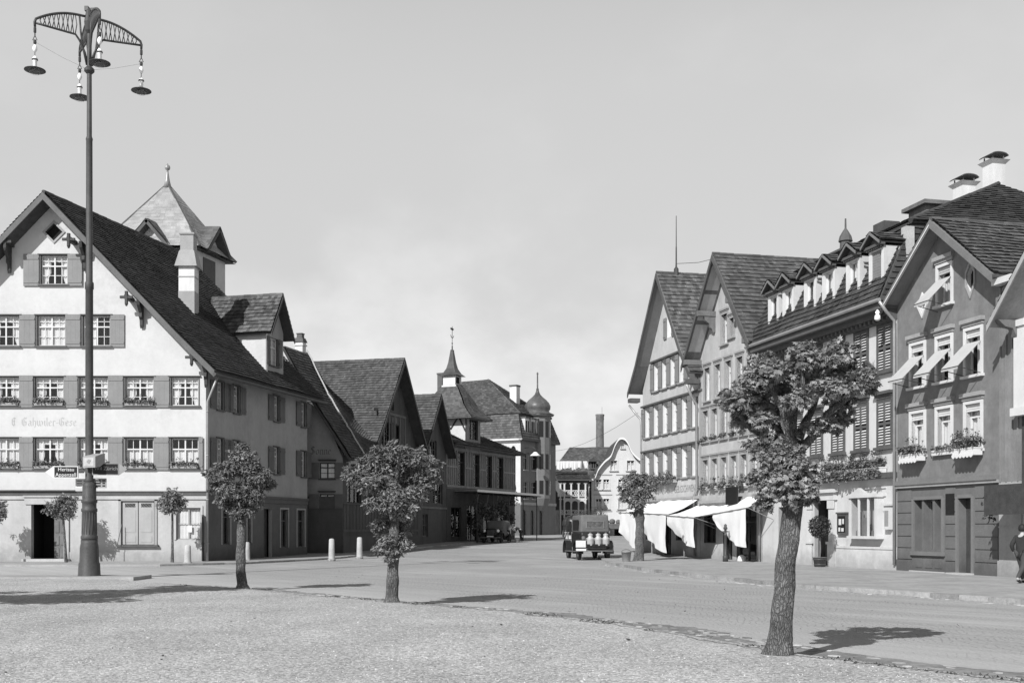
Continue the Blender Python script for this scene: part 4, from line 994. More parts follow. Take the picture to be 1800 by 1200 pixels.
# main roof
s = D.mb(); rz0, rz1 = 7.95, 10.3
q = [(-.2, -.9, rz0), (DL + .4, -.9, rz0), (DL - 4.2, 4.2, rz1), (-.2, 4.2, rz1)]; tiles(s, *q, .26, .26); slab(s, *q)
q = [(DL + .4, -.9, rz0), (DL + .4, 9.3, rz0), (DL - 4.2, 4.2, rz1), (DL - 4.2, 4.2, rz1)]; tiles(s, *q, .26, .26); slab(s, *q)
q = [(DL + .4, 9.3, rz0), (-.2, 9.3, rz0), (-.2, 4.2, rz1), (DL - 4.2, 4.2, rz1)]; tiles(s, *q, .3, .3); slab(s, *q)
s.build('roof', [T_B, WOOD], HD)
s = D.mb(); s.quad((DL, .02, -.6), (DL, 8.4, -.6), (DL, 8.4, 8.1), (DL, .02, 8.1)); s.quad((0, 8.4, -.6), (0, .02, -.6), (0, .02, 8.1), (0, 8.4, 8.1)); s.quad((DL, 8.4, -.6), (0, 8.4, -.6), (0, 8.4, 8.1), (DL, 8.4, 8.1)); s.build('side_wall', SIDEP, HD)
# dormer tower
ta, tb = D.u(818), D.u(842); tm = (ta + tb) / 2; tw_ = tb - ta
DD = Fr(HD, Matrix.Translation((ta, -.12, 0)))
th = (tw_ * .18, tw_ * .82, 8.6, 10.2)
wall(DD, [(0, 7.8), (tw_, 7.8), (tw_, 10.5), (0, 10.5)], [th], .12, (mat('tower_timber', .22, .2, 2, .8, .3, 20, .2), WOOD), 'dormer')
window(DD, *th, cols=3, trans=0, lo=(1, 2), fm=WOOD, curtain=None)
s = DD.mb(); s.quad((0, 5, 7.8), (0, .0, 7.8), (0, .0, 10.5), (0, 5, 10.5)); s.quad((tw_, 0, 7.8), (tw_, 5, 7.8), (tw_, 5, 10.5), (tw_, 0, 10.5)); s.build('dormer_cheek', WHITE, HD)
s = DD.mb()
for (a, b) in (((.1, 9.2), (.7, 10.4)), ((.7, 10.4), (1.4, 9.4)), ((1.4, 9.4), (2.0, 10.4)), ((2.0, 10.4), (2.7, 10.0)), ((0.05, 8), (0.05, 10.4)), ((0, 10.4), (4, 10.4))):
    s.tube([(-.02, a[0], a[1]), (-.02, b[0], b[1])], .07, 4)
s.build('timber_brace', WOOD, HD)
s = DD.mb(); e = .75; dp = 4.6
prof = [(1.0, 10.25), (.80, 10.75), (.62, 11.3), (.50, 11.9), (.36, 12.5), (.22, 13.05)]
cx_, cy_ = tw_ / 2, 1.9; hx, hy = tw_ / 2 + e, 1.9 + e
rings = []
for f, z in prof: rings.append([(cx_ - hx * f, cy_ - hy * f, z), (cx_ + hx * f, cy_ - hy * f, z), (cx_ + hx * f, cy_ + hy * f, z), (cx_ - hx * f, cy_ + hy * f, z)])
for r0, r1 in zip(rings, rings[1:]):
    for i in range(4): j = (i + 1) % 4; tiles(s, r0[i], r0[j], r1[j], r1[i], .2, .24, .02, .008)
s.add([Vector(p) - Vector((0, 0, .06)) for p in rings[0]], [(0, 3, 2, 1)], 1)
s.add([Vector(p) - Vector((0, 0, .06)) for p in rings[0]] + [Vector(p) + Vector((0, 0, .03)) for p in rings[0]], [(0, 1, 5, 4), (1, 2, 6, 5), (2, 3, 7, 6), (3, 0, 4, 7)], 1)
s.build('dormer_roof', [T_B, WOODM], HD)
s = DD.mb(); q = .48
s.box(cx_ - q, cx_ + q, cy_ - q, cy_ + q, 12.95, 13.75)
for sx in (-1, 1):
    s.box(cx_ + sx * q - .08, cx_ + sx * q + .08, cy_ - q - .06, cy_ + q + .06, 13.0, 13.8, mi=1)
s.box(cx_ - q * .6, cx_ + q * .6, cy_ - q - .012, cy_ - q, 13.15, 13.65, mi=2); s.box(cx_ - q - .012, cx_ - q, cy_ - q * .6, cy_ + q * .6, 13.15, 13.65, mi=2)
s.box(cx_ - q - .15, cx_ + q + .15, cy_ - q - .15, cy_ + q + .15, 12.85, 12.98, mi=1)
s.build('lantern', [WHITE, TRIMW, BLACK], HD)
s = DD.mb()
s.lathe([(1.15, 13.75), (.78, 13.98), (.50, 14.35), (.34, 14.85), (.23, 15.4), (.16, 15.75), (.16, 15.85), (.06, 15.88), (.05, 16.2)], 4, (cx_, cy_, 0), rot=R(45)); s.build('spire', COPPER, HD)
s = DD.mb(); s.tube([(cx_, cy_, 16.1), (cx_, cy_, 17.75)], .025, 6); s.lathe([(.0, 16.3), (.08, 16.38), (0.0, 16.46)], 8, (cx_, cy_, 0)); s.tube([(cx_ - .26, cy_, 17.02), (cx_ - .16, cy_, 16.86), (cx_, cy_, 16.82), (cx_ + .16, cy_, 16.86), (cx_ + .26, cy_, 17.02)], .025, 5)
s.prism([(-.3, 17.45), (.1, 17.42), (.32, 17.54), (.1, 17.62), (-.3, 17.6)], lambda p, q_, t: (cx_ + p, cy_ + t, q_), -.012, .012); s.build('weathervane', IRON, HD)
# canopy over the pavement
s = D.mb(); s.box(1.2, DL + 1.6, -2.0, -.1, 4.42, 4.5); s.box(1.2, DL + 1.6, -2.06, -2.0, 4.36, 4.54, mi=1); s.box(DL + 1.6, DL + 1.66, -2.06, -.1, 4.36, 4.54, mi=1)
for i in range(9): s.box(1.3 + i * 1.6, 1.4 + i * 1.6, -1.98, -.1, 4.30, 4.42, mi=2)
s.build('canopy', [METAL, PAPER, WOOD], HD)
s = D.mb()
for x in (1.4, 4.4, 7.4, 10.4, 13.4): s.tube([(x, -1.9, 0), (x, -1.9, 4.35)], .045, 6)
s.build('canopy_post', WOOD, HD)
iv = thing('climbing_vine', 'dark climbing vine hanging from the canopy beside the parked dark car', 'vine', D.W @ Vector((1.5, -1.7, .5)), HD.rotation_euler.z)
cl = [((x + rng.uniform(-.3, .3), rng.uniform(-.3, .2), rng.uniform(1.3, 3.6)), (.8, .4, .65), 130) for x in [i * .62 for i in range(13)]] + [((rng.uniform(0, 4), .3, rng.uniform(.5, 1.5)), (.7, .4, .6), 60) for i in range(6)]
foliage(cl, .22, OVAL, 21).build('foliage', LEAFD, iv)
s = MB()
for x in (.4, 2.2, 4.1, 6.5): s.tube([(x, 0, -.4), (x + .1, 0, 1.2), (x - .15, .05, 2.6), (x + .2, 0, 3.7)], .035, 5)
s.build('stem', WOODM, iv)

# ---------------------------------------------------------------- bank with the onion dome
dE = Vector((.482, .876)).normalized()
HE = thing('domed_corner_building', 'tall mansard corner building with an onion domed turret at the bend of street', 'building', (.94, 125, .0), math.atan2(dE.y, dE.x))
E = Fr(HE); EL = 8.6
ES = Fr(HE, Matrix.Rotation(R(-90), 4, 'Z') @ Matrix.Translation((-16.5, 0, 0)))   # face towards us: its x runs to the corner
ew = []
for px in (924, 938, 949, 962):
    c_ = E.u(px); 
    for zt, zb in ((10.0, 8.1), (5.9 + .9, 4.9)): ew.append((c_ - .48, c_ + .48, zb, zt))
ar = []
for px in (922, 936, 951):
    c_ = E.u(px); ar.append([(c_ - .5, .9), (c_ + .5, .9), (c_ + .5, 3.2)] + [(c_ + .5 * math.cos(t), 3.2 + .5 * math.sin(t)) for t in [math.pi * k / 8 for k in range(1, 8)]] + [(c_ - .5, 3.2)])
ZE = 11.3
wall(E, [(0, -.6), (EL, -.6), (EL, ZE), (0, ZE)], ew + ar, .18, (mat('bank_plaster', .16, .08, .8, .9, .3, 20, .12), TRIMG))
for h in ew:
    window(E, *h, cols=2, trans=.3, up=(1, 1), lo=(1, 1), fm=TRIMG, curtain=None, sill=(.1, .1, TRIMG))
    shutter(E, h[1] + .02, h[1] + .42, h[2], h[3], SHUTD)
s = E.mb()
for a in ar: s.quad(*[(p, .17, q) for p, q in a])
s.build('arched_window', mat('dark_glazing', .02, .05, 2, .15, 0, 10, 0), HE)
s = E.mb(); s.box(-.06, EL, -.10, 0, 4.2, 4.5); s.box(-.08, EL, -.12, 0, -.5, .8); s.build('string_course', TRIMG, HE)
ov_ = []
for zc_ in (10.0, 6.0): ov_.append([(15.6 + .36 * math.cos(t), zc_ + .72 * math.sin(t)) for t in [2 * math.pi * k / 14 for k in range(14)]])
wall(ES, [(0, 4.4), (16.5, 4.4), (16.5, ZE), (0, ZE)], ov_, .18, (WHITE, TRIMG)); wall(ES, [(0, -.6), (16.5, -.6), (16.5, 4.4), (0, 4.4)], [], .18, (BROWN2, BROWN2))  # lower part coloured dark to stand in for shade beneath the canopy
s = ES.mb()
for a in ov_: s.quad(*[(p, .15, q) for p, q in a])
s.build('oval_window', BLACK, HE)
s = E.mb(); s.quad((EL, .02, -.6), (EL, 16.5, -.6), (EL, 16.5, ZE), (EL, .02, ZE)); s.quad((EL, 16.5, -.6), (0, 16.5, -.6), (0, 16.5, ZE), (EL, 16.5, ZE)); s.build('rear_wall', SIDEP, HE)
s = ES.mb(); s.box(-.3, 16.9, -.45, 0, ZE, ZE + .22); s.build('cornice', TRIMW, HE)
s = E.mb(); s.box(-.45, EL + .2, -.5, 0, ZE, ZE + .22); s.build('cornice', TRIMD, HE)
s = E.mb(); zb_, zm_, zt_ = ZE + .2, ZE + 3.0, ZE + 7.5
b4 = [(-.4, -.4), (EL + .2, -.4), (EL + .2, 16.8), (-.4, 16.8)]; m4 = [(.5, .5), (EL - .6, .5), (EL - .6, 15.9), (.5, 15.9)]
R4 = [(EL / 2, 6.6), (EL / 2, 11.0)]
for i in range(4):
    j = (i + 1) % 4; q = [(*b4[i], zb_), (*b4[j], zb_), (*m4[j], zm_), (*m4[i], zm_)]; tiles(s, *q, .28, .3)
    slab(s, *q, .1)
M = [(*m4[i], zm_) for i in range(4)]; r0, r1 = (*R4[0], zt_), (*R4[1], zt_)
M = [Vector(p) + Vector(((p[0] - EL / 2) * .04, (p[1] - 8.2) * .03, 0)) for p in M]
for q in ([M[0], M[1], r0, r0], [M[1], M[2], r1, r0], [M[2], M[3], r1, r1], [M[3], M[0], r0, r1]): tiles(s, *q, .28, .3); slab(s, *q, .1)
ridge_cap(s, M[0], r0, .12); ridge_cap(s, M[3], r1, .12); ridge_cap(s, M[1], r0, .12)
s.build('roof', [T_MID, WOOD], HE)
# mansard windows, street side
s = E.mb()
for px in (922, 932, 942): 
    c_ = E.u(px, .1); s.box(c_ - .5, c_ + .5, -.25, 1.2, ZE + .35, ZE + 2.5); s.box(c_ - .36, c_ + .36, -.262, -.25, ZE + .6, ZE + 2.2, mi=1); s.box(c_ - .04, c_ + .04, -.275, -.262, ZE + .6, ZE + 2.2, mi=0); s.box(c_ - .6, c_ + .6, -.4, 1.2, ZE + 2.5, ZE + 2.62, mi=2)
s.build('mansard_dormer', [LIGHTP, BLACK, TRIMD], HE)
# corner turret with onion dome
tc_ = Vector((E.u(951), .45, 0)); s = E.mb(); s.lathe([(.7, 3.6), (1.2, 4.2), (1.5, 5.0), (1.5, ZE + 3.0), (1.85, ZE + 3.05), (1.85, ZE + 3.25)], 12, tc_); s.build('turret', mat('turret_plaster', .17, .08, 1, .9, .3, 20, .1), HE)
for k in (6, 7, 8, 9, 10):
    t = 2 * math.pi * (k + .5) / 12; ct, st_ = math.cos(t), math.sin(t)
    for za, zb in ((5.4, 7.0), (8.3, 10.0), (ZE + .6, ZE + 2.4)):
        c_ = tc_ + Vector((ct, st_, 0)) * 1.47; tn = Vector((-st_, ct, 0)) * .24; s = E.mb()
        s.quad(*[c_ + tn * sx + Vector((0, 0, zz)) for sx, zz in ((-1, za), (1, za), (1, zb), (-1, zb))]); s.build('turret_window', mat('dark_glazing', .02), HE)
s = E.mb(); zd = ZE + 3.25; s.lathe([(r * .76, zd + z * .62) for r, z in [(2.55, -.05), (2.2, .15), (1.85, .35), (1.75, .6), (1.95, 1.0), (1.98, 1.5), (1.75, 2.1), (1.3, 2.7), (.8, 3.2), (.42, 3.7), (.25, 4.2), (.18, 4.6), (.22, 4.7), (.12, 4.8), (.09, 7.3), (.14, 7.4), (.14, 7.6), (.02, 7.8)]], 20, tc_); s.build('onion_dome', mat('onion_copper', .10, .3, 1.2, .38, .15, 8, .3), HE, True)
chimney(E, E.u(905, 2.6), 2.6, .85, .85, ZE + 2.6, ZE + 6.5, cap='band')
chimney(E, 4.6, 13.2, .7, .7, 10, ZE + 8.7, m=mat('brick_chimney', .10, .2, 3, .9, .3, 20, .2), cap='band')
s = E.mb(); s.box(EL / 2 - 2.2, EL / 2 - 1.0, 1, 2, ZE + 3.5, ZE + 3.7)
la = thing('hanging_street_lamp', 'white shaded street lamp hung on a bracket at the domed corner building', 'street lamp', E.W @ Vector((1.0, -1.3, 9.6)), HE.rotation_euler.z)
s = MB(); s.lathe([(.0, .42), (.18, .4), (.3, .25), (.62, .0), (.58, -.02), (.1, .1)], 14); s.build('lamp_shade', PORC, la, True)
s = MB(); s.tube([(0, 1.3, .9), (0, .3, .95), (0, 0, .75), (0, 0, .4)], .035, 6); s.build('bracket', IRON, la)

# ================================================================ far end of the street
HG = thing('curved_gable_house', 'pale house with a swept baroque gable and white window frames at street end', 'house', (24.0 - 13.9 - .0, 150, .6), 0)
gx = lambda px: (px - 900) * 150 / FPX - 10.1; gz = lambda py: EYE + (HY - py) * 150 / FPX - .6
G = Fr(HG)
cur = [(1035, 843), (1045, 838), (1051, 824), (1062, 810), (1073, 800), (1080, 782), (1086, 772), (1091, 769), (1098, 771), (1104, 780), (1109, 792), (1119, 803), (1127, 808)]
def smooth(pts, k=4):
    out = []; n = len(pts)
    for i in range(n - 1):
        a, b, c, d = pts[max(i - 1, 0)], pts[i], pts[i + 1], pts[min(i + 2, n - 1)]
        for j in range(k):
            t = j / k; out.append(tuple(.5 * ((2 * b[m]) + (c[m] - a[m]) * t + (2 * a[m] - 5 * b[m] + 4 * c[m] - d[m]) * t * t + (3 * b[m] - a[m] - 3 * c[m] + d[m]) * t ** 3) for m in (0, 1)))
    out.append(pts[-1]); return out
cv = [(gx(a), gz(b)) for a, b in smooth(cur)]
xr = gx(1150)
gw = []
for (a, b, t, bt) in ((1047, 1057.5, 842, 860), (1060.5, 1071, 842, 860), (1087, 1098, 842, 860), (1047, 1057.5, 876, 894), (1060.5, 1071, 876, 894), (1087, 1098, 876, 894), (1073, 1085, 809, 827), (1102, 1115, 809, 827), (1118, 1128, 842, 860), (1118, 1128, 876, 894), (1092, 1097.5, 781, 788)):
    gw.append((gx(a), gx(b), gz(bt), gz(t)))
gd_ = [(gx(1050), gx(1066), -.5, gz(918)), (gx(1080), gx(1104), -.5, gz(914))]
outl = [(cv[0][0] + .35, -.8), (xr, -.8), (xr, gz(815)), (cv[-1][0] + .3, gz(812))] + [(a, b - .12) for a, b in cv[::-1][1:-1]] + [(cv[0][0] + .35, cv[0][1] - .2)]
wall(G, outl, gw + gd_, .15, (mat('pale_grey_plaster', .52, .05, .6, .9, .3, 20, .08), TRIMW))
for i, h in enumerate(gw): window(G, *h, cols=2, trans=.3 if i < 10 else .5, up=(1, 1), lo=(1, 1), fm=TRIMW, curtain='low' if i < 10 else None, casing=(.10, .05, TRIMW), sill=(.18, .1, TRIMG), fw=.08)
s = G.mb()
for py in (841 - 7, 898, 869): s.box(gx(1044), gx(1076), -.07, 0, gz(py) - .05, gz(py) + .06); s.box(gx(1083), xr, -.07, 0, gz(py) - .05, gz(py) + .06)
s.build('string_course', TRIMG, HG)
s = G.mb()
for (a, b), (c, d) in zip(cv, cv[1:]): s.add([(a, -.75, b), (c, -.75, d), (c, -.75, d - .28), (a, -.75, b - .28), (a, -.68, b), (c, -.68, d), (c, -.68, d - .28), (a, -.68, b - .28)], [(0, 1, 2, 3), (7, 6, 5, 4), (0, 4, 5, 1), (3, 2, 6, 7)])
s.build('bargeboard', PAPER, HG)
s = G.mb()
for (a, b), (c, d) in zip(cv, cv[1:]):
    q = [(a, -.75, b), (c, -.75, d), (c, 12, d), (a, 12, b)]; tiles(s, (c, -.75, d), (c, 12, d), (a, 12, b), (a, -.75, b), .5, .4, .03, .01) if False else s.quad(*q, r=rng.random()); s.quad(*[(p[0], p[1], p[2] - .2) for p in q[::-1]], mi=1)
a, b = cv[-1]; s.quad((a, -.75, b), (xr + .5, -.75, b - 1.4), (xr + .5, 12, b - 1.4), (a, 12, b)); s.build('roof', [T_DARK, WOOD], HG)
s = G.mb(); s.quad((cv[0][0] + .35, 12, -.8), (cv[0][0] + .35, .02, -.8), (cv[0][0] + .35, .02, cv[0][1] - .3), (cv[0][0] + .35, 12, cv[0][1] - .3)); s.quad((xr, .02, -.8), (xr, 12, -.8), (xr, 12, gz(815)), (xr, .02, gz(815))); s.build('side_wall', LIGHTP, HG)
s = G.mb(); s.quad((gx(1058), -.02, gz(914)), (gx(1115), -.02, gz(912)), (gx(1118), -1.9, gz(924)), (gx(1056), -1.9, gz(923))); s.quad(*[(p[0], p[1], p[2] - .05) for p in ((gx(1056), -1.9, gz(923)), (gx(1118), -1.9, gz(924)), (gx(1115), -.02, gz(912)), (gx(1058), -.02, gz(914)))]); s.build('awning', CANVG, HG)

# balcony house
HI = thing('balcony_house', 'wooden house with two carved open balconies beside the swept gable house', 'house', ((975 - 900) * 146 / FPX, 146, .6), 0)
ix = lambda px: (px - 975) * 146 / FPX; iz = lambda py: EYE + (HY - py) * 146 / FPX - .6
s = MB(); s.box(0, ix(1036), 1.8, 8, -.6, iz(842)); s.box(ix(955), 0, 1.0, 8, -.6, iz(856)); s.build('wall', [mat('balcony_back_wall', .12, .1, 1, .9, .2, 20, .1)], HI)
s = MB(); s.box(ix(940), ix(983), .9, .99, -.6, iz(896)); s.build('side_wall', WHITE, HI)
s = MB(); s.box(ix(983), ix(1032), -.1, 1.7, iz(874), iz(872)); s.box(ix(983), ix(1032), -.1, 1.7, iz(906), iz(904)); s.build('balcony_floor', TRIMD, HI)
BP = mat('balcony_paint', .50, .08, 3, .7, .1, 20, .1)
for zt, zb in ((861, 872), (896, 904)):
    s = MB(); n = 4; xa, xb = ix(984), ix(1031)
    s.box(xa, xb, -.08, -.02, iz(zt) - .07, iz(zt)); s.box(xa, xb, -.08, -.02, iz(zb), iz(zb) + .07)
    for i in range(n):
        p, q = xa + (xb - xa) * i / n, xa + (xb - xa) * (i + 1) / n
        for (e, f) in ((0, .5), (.5, 1), (.25, .75)): s.tube([(p + (q - p) * e, -.05, iz(zb)), (p + (q - p) * f, -.05, iz(zt))], .045, 4); s.tube([(p + (q - p) * e, -.05, iz(zt)), (p + (q - p) * f, -.05, iz(zb))], .045, 4)
    s.build('balustrade', BP, HI)
s = MB()
for px in (985, 992, 1004, 1017, 1029):
    x = ix(px); s.box(x - .1, x + .1, -.12, .02, -.6, iz(849)); s.box(x - .22, x + .22, -.14, .04, iz(850), iz(848)); s.box(x - .2, x + .2, -.14, .04, iz(878), iz(876))
for a, b in zip((992, 1004, 1017), (1004, 1017, 1029)):
    xa, xb = ix(a) + .1, ix(b) - .1; c_ = (xa + xb) / 2; r_ = (xb - xa) / 2
    pts = [(c_ + r_ * math.cos(t), iz(885) + r_ * math.sin(t) * 1.0) for t in [math.pi * k / 10 for k in range(11)]]
    for p, q in zip(pts, pts[1:]): s.add([(p[0], -.06, p[1]), (q[0], -.06, q[1]), (q[0], -.06, iz(875)), (p[0], -.06, iz(875))], [(0, 1, 2, 3)])
s.build('balcony_post', BP, HI)
s = MB(); q = [(ix(978), -.6, iz(842)), (ix(1038), -.6, iz(842)), (ix(1038), 5.0, iz(826)), (ix(978), 5.0, iz(826))]; tiles(s, *q, .3, .3); slab(s, *q, .18); s.build('roof', [T_MID, TRIMD], HI)
HJ = thing('workshop', 'long tiled workshop roof with a small dormer behind the balcony house', 'house', (ix(995) + 5.5, 158, .6), 0)
jx = lambda px: (px - 900) * 160 / FPX - HJ.location.x; jz = lambda py: EYE + (HY - py) * 160 / FPX - .6
s = MB(); s.box(jx(972), jx(1092), 2.5, 16, -.6, jz(836)); s.build('wall', SIDEP, HJ)
s = MB(); q = [(jx(958), 0, jz(844)), (jx(1100), 0, jz(842)), (jx(1100), 9, jz(785) + .45), (jx(1006), 9, jz(786) + .45)]; tiles(s, *q, .3, .32, .04, .02); slab(s, *q); s.build('roof', [T_MID, WOOD], HJ)
s = MB(); s.box(jx(1038), jx(1048), 2.0, 6, jz(824), jz(811)); s.prism([(jx(1035), jz(811)), (jx(1050), jz(811)), (jx(1043), jz(803))], lambda p, q, t: (p, t, q), 1.6, 6, 1); s.box(jx(1040), jx(1042.4), 1.98, 2.0, jz(822), jz(812), 2); s.box(jx(1044), jx(1046.4), 1.98, 2.0, jz(822), jz(812), 2); s.build('dormer', [TRIMD, WOOD, BLACK], HJ)
FC = thing('factory_chimney', 'tall round sooty brick factory chimney rising behind the far roofs', 'chimney', ((1054.5 - 900) * 215 / FPX, 215, .5), 0)
fz = lambda py: EYE + (HY - py) * 215 / FPX - .5
s = MB(); s.lathe([(.98, -1), (.86, 8), (.72, fz(743)), (.74, fz(738)), (.80, fz(736)), (.74, fz(734)), (.86, fz(729)), (.80, fz(728)), (.5, fz(728))], 18); s.build('shaft', BRICKC, FC, True)
s = MB(); s.tube([(0.4, 0, fz(729)), (.4, 0, fz(715))], .025, 5); s.build('lightning_rod', IRON, FC)
# washing on the line, on the flat part over the balconies
ln = thing('clothes_line', 'thin clothes line strung between two poles above the balcony roof', 'clothes line', (ix(975) + 5.475, 147.6, 0), 0)
lx = lambda px: (px - 900) * 147.6 / FPX - ln.location.x; lz = lambda py: EYE + (HY - py) * 147.6 / FPX
s = MB()
for px in (976, 1034): s.tube([(lx(px), 0, lz(842)), (lx(px), 0, lz(807))], .05, 6)
s.build('pole', WOODM, ln); s = MB(); s.tube([(lx(976), 0, lz(809)), (lx(1005), 0, lz(811)), (lx(1034), 0, lz(808))], .015, 4); s.build('line', IRON, ln)
for i, (a, b, h, nm) in enumerate(((978, 988, 15, 'bed sheet at the left end'), (988, 999, 13, 'bed sheet second from the left'), (999, 1005, 12, 'narrow towel in the middle'), (1005, 1013, 15, 'bed sheet right of the middle'), (1013, 1022, 12, 'bed sheet with a slack hem'), (1024.5, 1032, 13, 'small cloth at the right end'))):
    m = MB(); n = 8; xa, xb = lx(a), lx(b); vs = []
    for j in range(6):
        for k in range(n + 1):
            t = k / n; vs.append(((xb - xa) * t + (.05 * j if i == 5 else 0), .10 * math.sin(k * 1.3 + i) * j / 5, lz(810) - 2.2 - .0 - (h * .0738) * j / 5 + .08 * math.sin(k + i) * j / 5))
    fs = [(j * (n + 1) + k, (j + 1) * (n + 1) + k, (j + 1) * (n + 1) + k + 1, j * (n + 1) + k + 1) for j in range(5) for k in range(n)]
    m.add([(p[0], p[1], p[2] - lz(810) + 2.2) for p in vs], fs); o = m.build('hung_laundry', CLOTHW, None, True); o.location = (xa + ln.location.x, 147.58, lz(810))
    tag(o, 'white %s of the washing line above the balconies' % nm, 'laundry', 'washing on the line')

# ================================================================ right-hand row
RZ = math.atan2(DR[1], DR[0])
def row_house(name, label, u0, z=0.0):
    x, y = row_pt(u0); return thing(name, label, 'house', (x, y, z), RZ)
# ---- H1, far gabled house with shutters
H1 = row_house('gabled_house', 'grey gabled house with shuttered windows and roof mast, farthest of right row', -27.2)
F = Fr(H1); W1 = 8.74; ZA, ZE1 = 15.74, 9.82
h1 = []
rows1 = ((6.95, 8.65, 6), (4.35, 5.95, 6))
for zb, zt, n in rows1:
    for i in range(n): c = .95 + i * (W1 - 1.5) / (n - 1) - .05; h1.append((c - .40, c + .40, zb, zt, i))
for i in range(4): c = 2.35 + i * 1.3; h1.append((c - .38, c + .38, 9.55, 11.1, i))
arc = [(4.0, 12.35), (4.75, 12.35), (4.75, 13.4)] + [(4.375 + .375 * math.cos(t), 13.4 + .375 * math.sin(t)) for t in [math.pi * k / 8 for k in range(1, 8)]] + [(4.0, 13.4)]
ZS = 3.25
wall(F, [(0, ZS), (W1, ZS), (W1, ZE1), (W1 / 2, ZA), (0, ZE1)], [h[:4] for h in h1] + [arc], .2, (GREYP, TRIMW))
for h in h1:
    window(F, *h[:4], y=.16, cols=2, trans=.3, up=(1, 1), lo=(1, 2), curtain='low' if rng.random() < .6 else 'sides', sill=(.12, .08, TRIMG))
for (zb, zt, n) in rows1 + ((9.55, 11.1, 4),):
    cs = [h for h in h1 if abs(h[2] - zb) < .01]; xs = [(a[1] + b[0]) / 2 for a, b in zip(cs, cs[1:])]; d_ = xs[1] - xs[0]
    for x in [xs[0] - d_] + xs + [xs[-1] + d_]:
        if x < .1 or x > W1 - .1: continue
        shutter(F, x - .24, x + .24, zb - .05, zt + .05, SHUT, out=.05)
    s = F.mb(); s.box(cs[0][0] - .5, cs[-1][1] + .5, -.16, 0, zt + .12, zt + .22); s.build('hood', TRIMD, H1)
shutter(F, 3.55, 3.97, 12.3, 13.5, SHUT); shutter(F, 4.78, 5.2, 12.3, 13.5, SHUT)
s = F.mb(); s.quad(*[(p, .14, q) for p, q in arc]); s.box(4.35, 4.4, .1, .14, 12.35, 13.7, 1); s.build('attic_window', [CURT, TRIMW], H1)
s = F.mb(); s.box(-.02, W1, -.16, 0, ZS - .12, ZS + .02); s.build('string_course', TRIMG, H1)
low1 = [(.5, 2.6, .9, 2.7), (3.4, 4.6, -.3, 2.7), (5.3, 8.0, .9, 2.7)]
wall(F, [(0, -.6), (W1, -.6), (W1, ZS - .1), (0, ZS - .1)], low1, .25, (mat('shop_plaster', .45, .1, .8, .9, .3, 20, .1), TRIMG))
for h in low1: window(F, *h, cols=2, trans=.25, up=(1, 1), lo=(1, 1), fm=TRIMD, curtain=None)
T = Matrix.Translation((6.75, -.01, 3.70)) @ UPRIGHT
text_obj('GEB.GSCHWEND', .55, INKM, H1, T, sx=.78)
body(F, W1, ZE1, ZA, 10, GREYP)
gable_roof(F, W1, ZE1, ZA, .8, .45, 10, tile_mat('rough_old_tiles', .10, .35, .25), course=.3, bh=.3, flare=.35, barge=TRIMD, soffit=mat('painted_soffit', .19, .1, 2, .8, .1, 20, .1))
s = F.mb(); s.box(-.45, .1, -.8, -.2, 9.12, 9.36); s.box(W1 - .1, W1 + .4, -.8, -.2, 9.12, 9.36); s.build('eave_box', TRIMD, H1)
s = F.mb(); s.tube([(-.5, -.7, 9.0), (-.35, -.35, 8.5), (-.05, -.12, 8.1), (-.02, -.1, 7.6), (-.02, -.1, .2)], .06, 8); s.build('downpipe', METAL, H1, True)
s = F.mb(); s.tube([(W1 + .1, -.8, 9.1), (W1 - .1, -.45, 8.5), (W1 - .15, -.14, 8.1), (W1 - .15, -.12, 3.6), (W1 - .5, -.16, 3.2), (W1 - .5, -.14, .1)], .075, 8); s.build('downpipe', METAL, H1, True)
s = F.mb(); s.lathe([(.16, 15.8), (.14, 16.2), (.06, 16.3), (.045, 16.5), (.04, 17.4), (.03, 17.5), (.02, 19.2)], 8, (W1 / 2, .4, 0)); s.build('roof_mast', IRON, H1)
for k, (a, b) in enumerate(((2.2, 3.8), (4.0, 5.6))):
    flower_box(F, a, b, 4.1, 'trailing flower box, %s one of two on the house with roof mast' % ('far' if k == 0 else 'near'), 'flower boxes on the right row', planter=TRIMG, ph=.5, trail=.45, seed=40 + k, dens=1.0)
# ---- H2
H2 = row_house('gabled_house', 'grey gabled house with carved purlin ends beside the pale mansard house', -18.43)
F2 = Fr(H2); W2 = 7.28; ZA2, ZE2 = 14.9, 10.45
h2 = []
for zb, zt, n in ((8.15, 9.85, 5), (6.05, 7.65, 6), (3.55, 5.1, 6)):
    for i in range(n): c = (.72 if n == 6 else .95) + i * (W2 - 1.5) / (5 if n == 6 else 4.4); h2.append((c - .34, c + .34, zb, zt))
h2.append((2.75, 3.45, 10.75, 12.25)); h2.append((3.75, 4.25, 10.95, 11.9))
ZS2 = 2.95
wall(F2, [(0, ZS2), (W2, ZS2), (W2, ZE2), (W2 / 2, ZA2), (0, ZE2)], h2, .24, (GREYQ, TRIMW))
for i, h in enumerate(h2):
    window(F2, *h, y=.20, cols=1, trans=.3, up=(1, 1), lo=(2, 1), curtain=('low', 'sides', 'full')[i % 3], sill=(.12, .07, TRIMG), hood=(.10, .16, TRIMG, .13), casing=(.10, .05, TRIMG))
s = F2.mb(); s.box(0, W2, -.14, 0, ZS2 - .1, ZS2 + .04); s.box(0, .22, -.06, 0, ZS2, ZE2 - .4); s.box(W2 - .22, W2, -.06, 0, ZS2, ZE2 - .4); s.build('string_course', TRIMG, H2)
low2 = [(.5, 2.0, .8, 2.5), (2.9, 4.0, -.3, 2.5), (4.5, 6.7, -.1, 2.5)]
wall(F2, [(0, -.6), (W2, -.6), (W2, ZS2 - .08), (0, ZS2 - .08)], low2, .3, (mat('shop_plaster', .45), TRIMD))
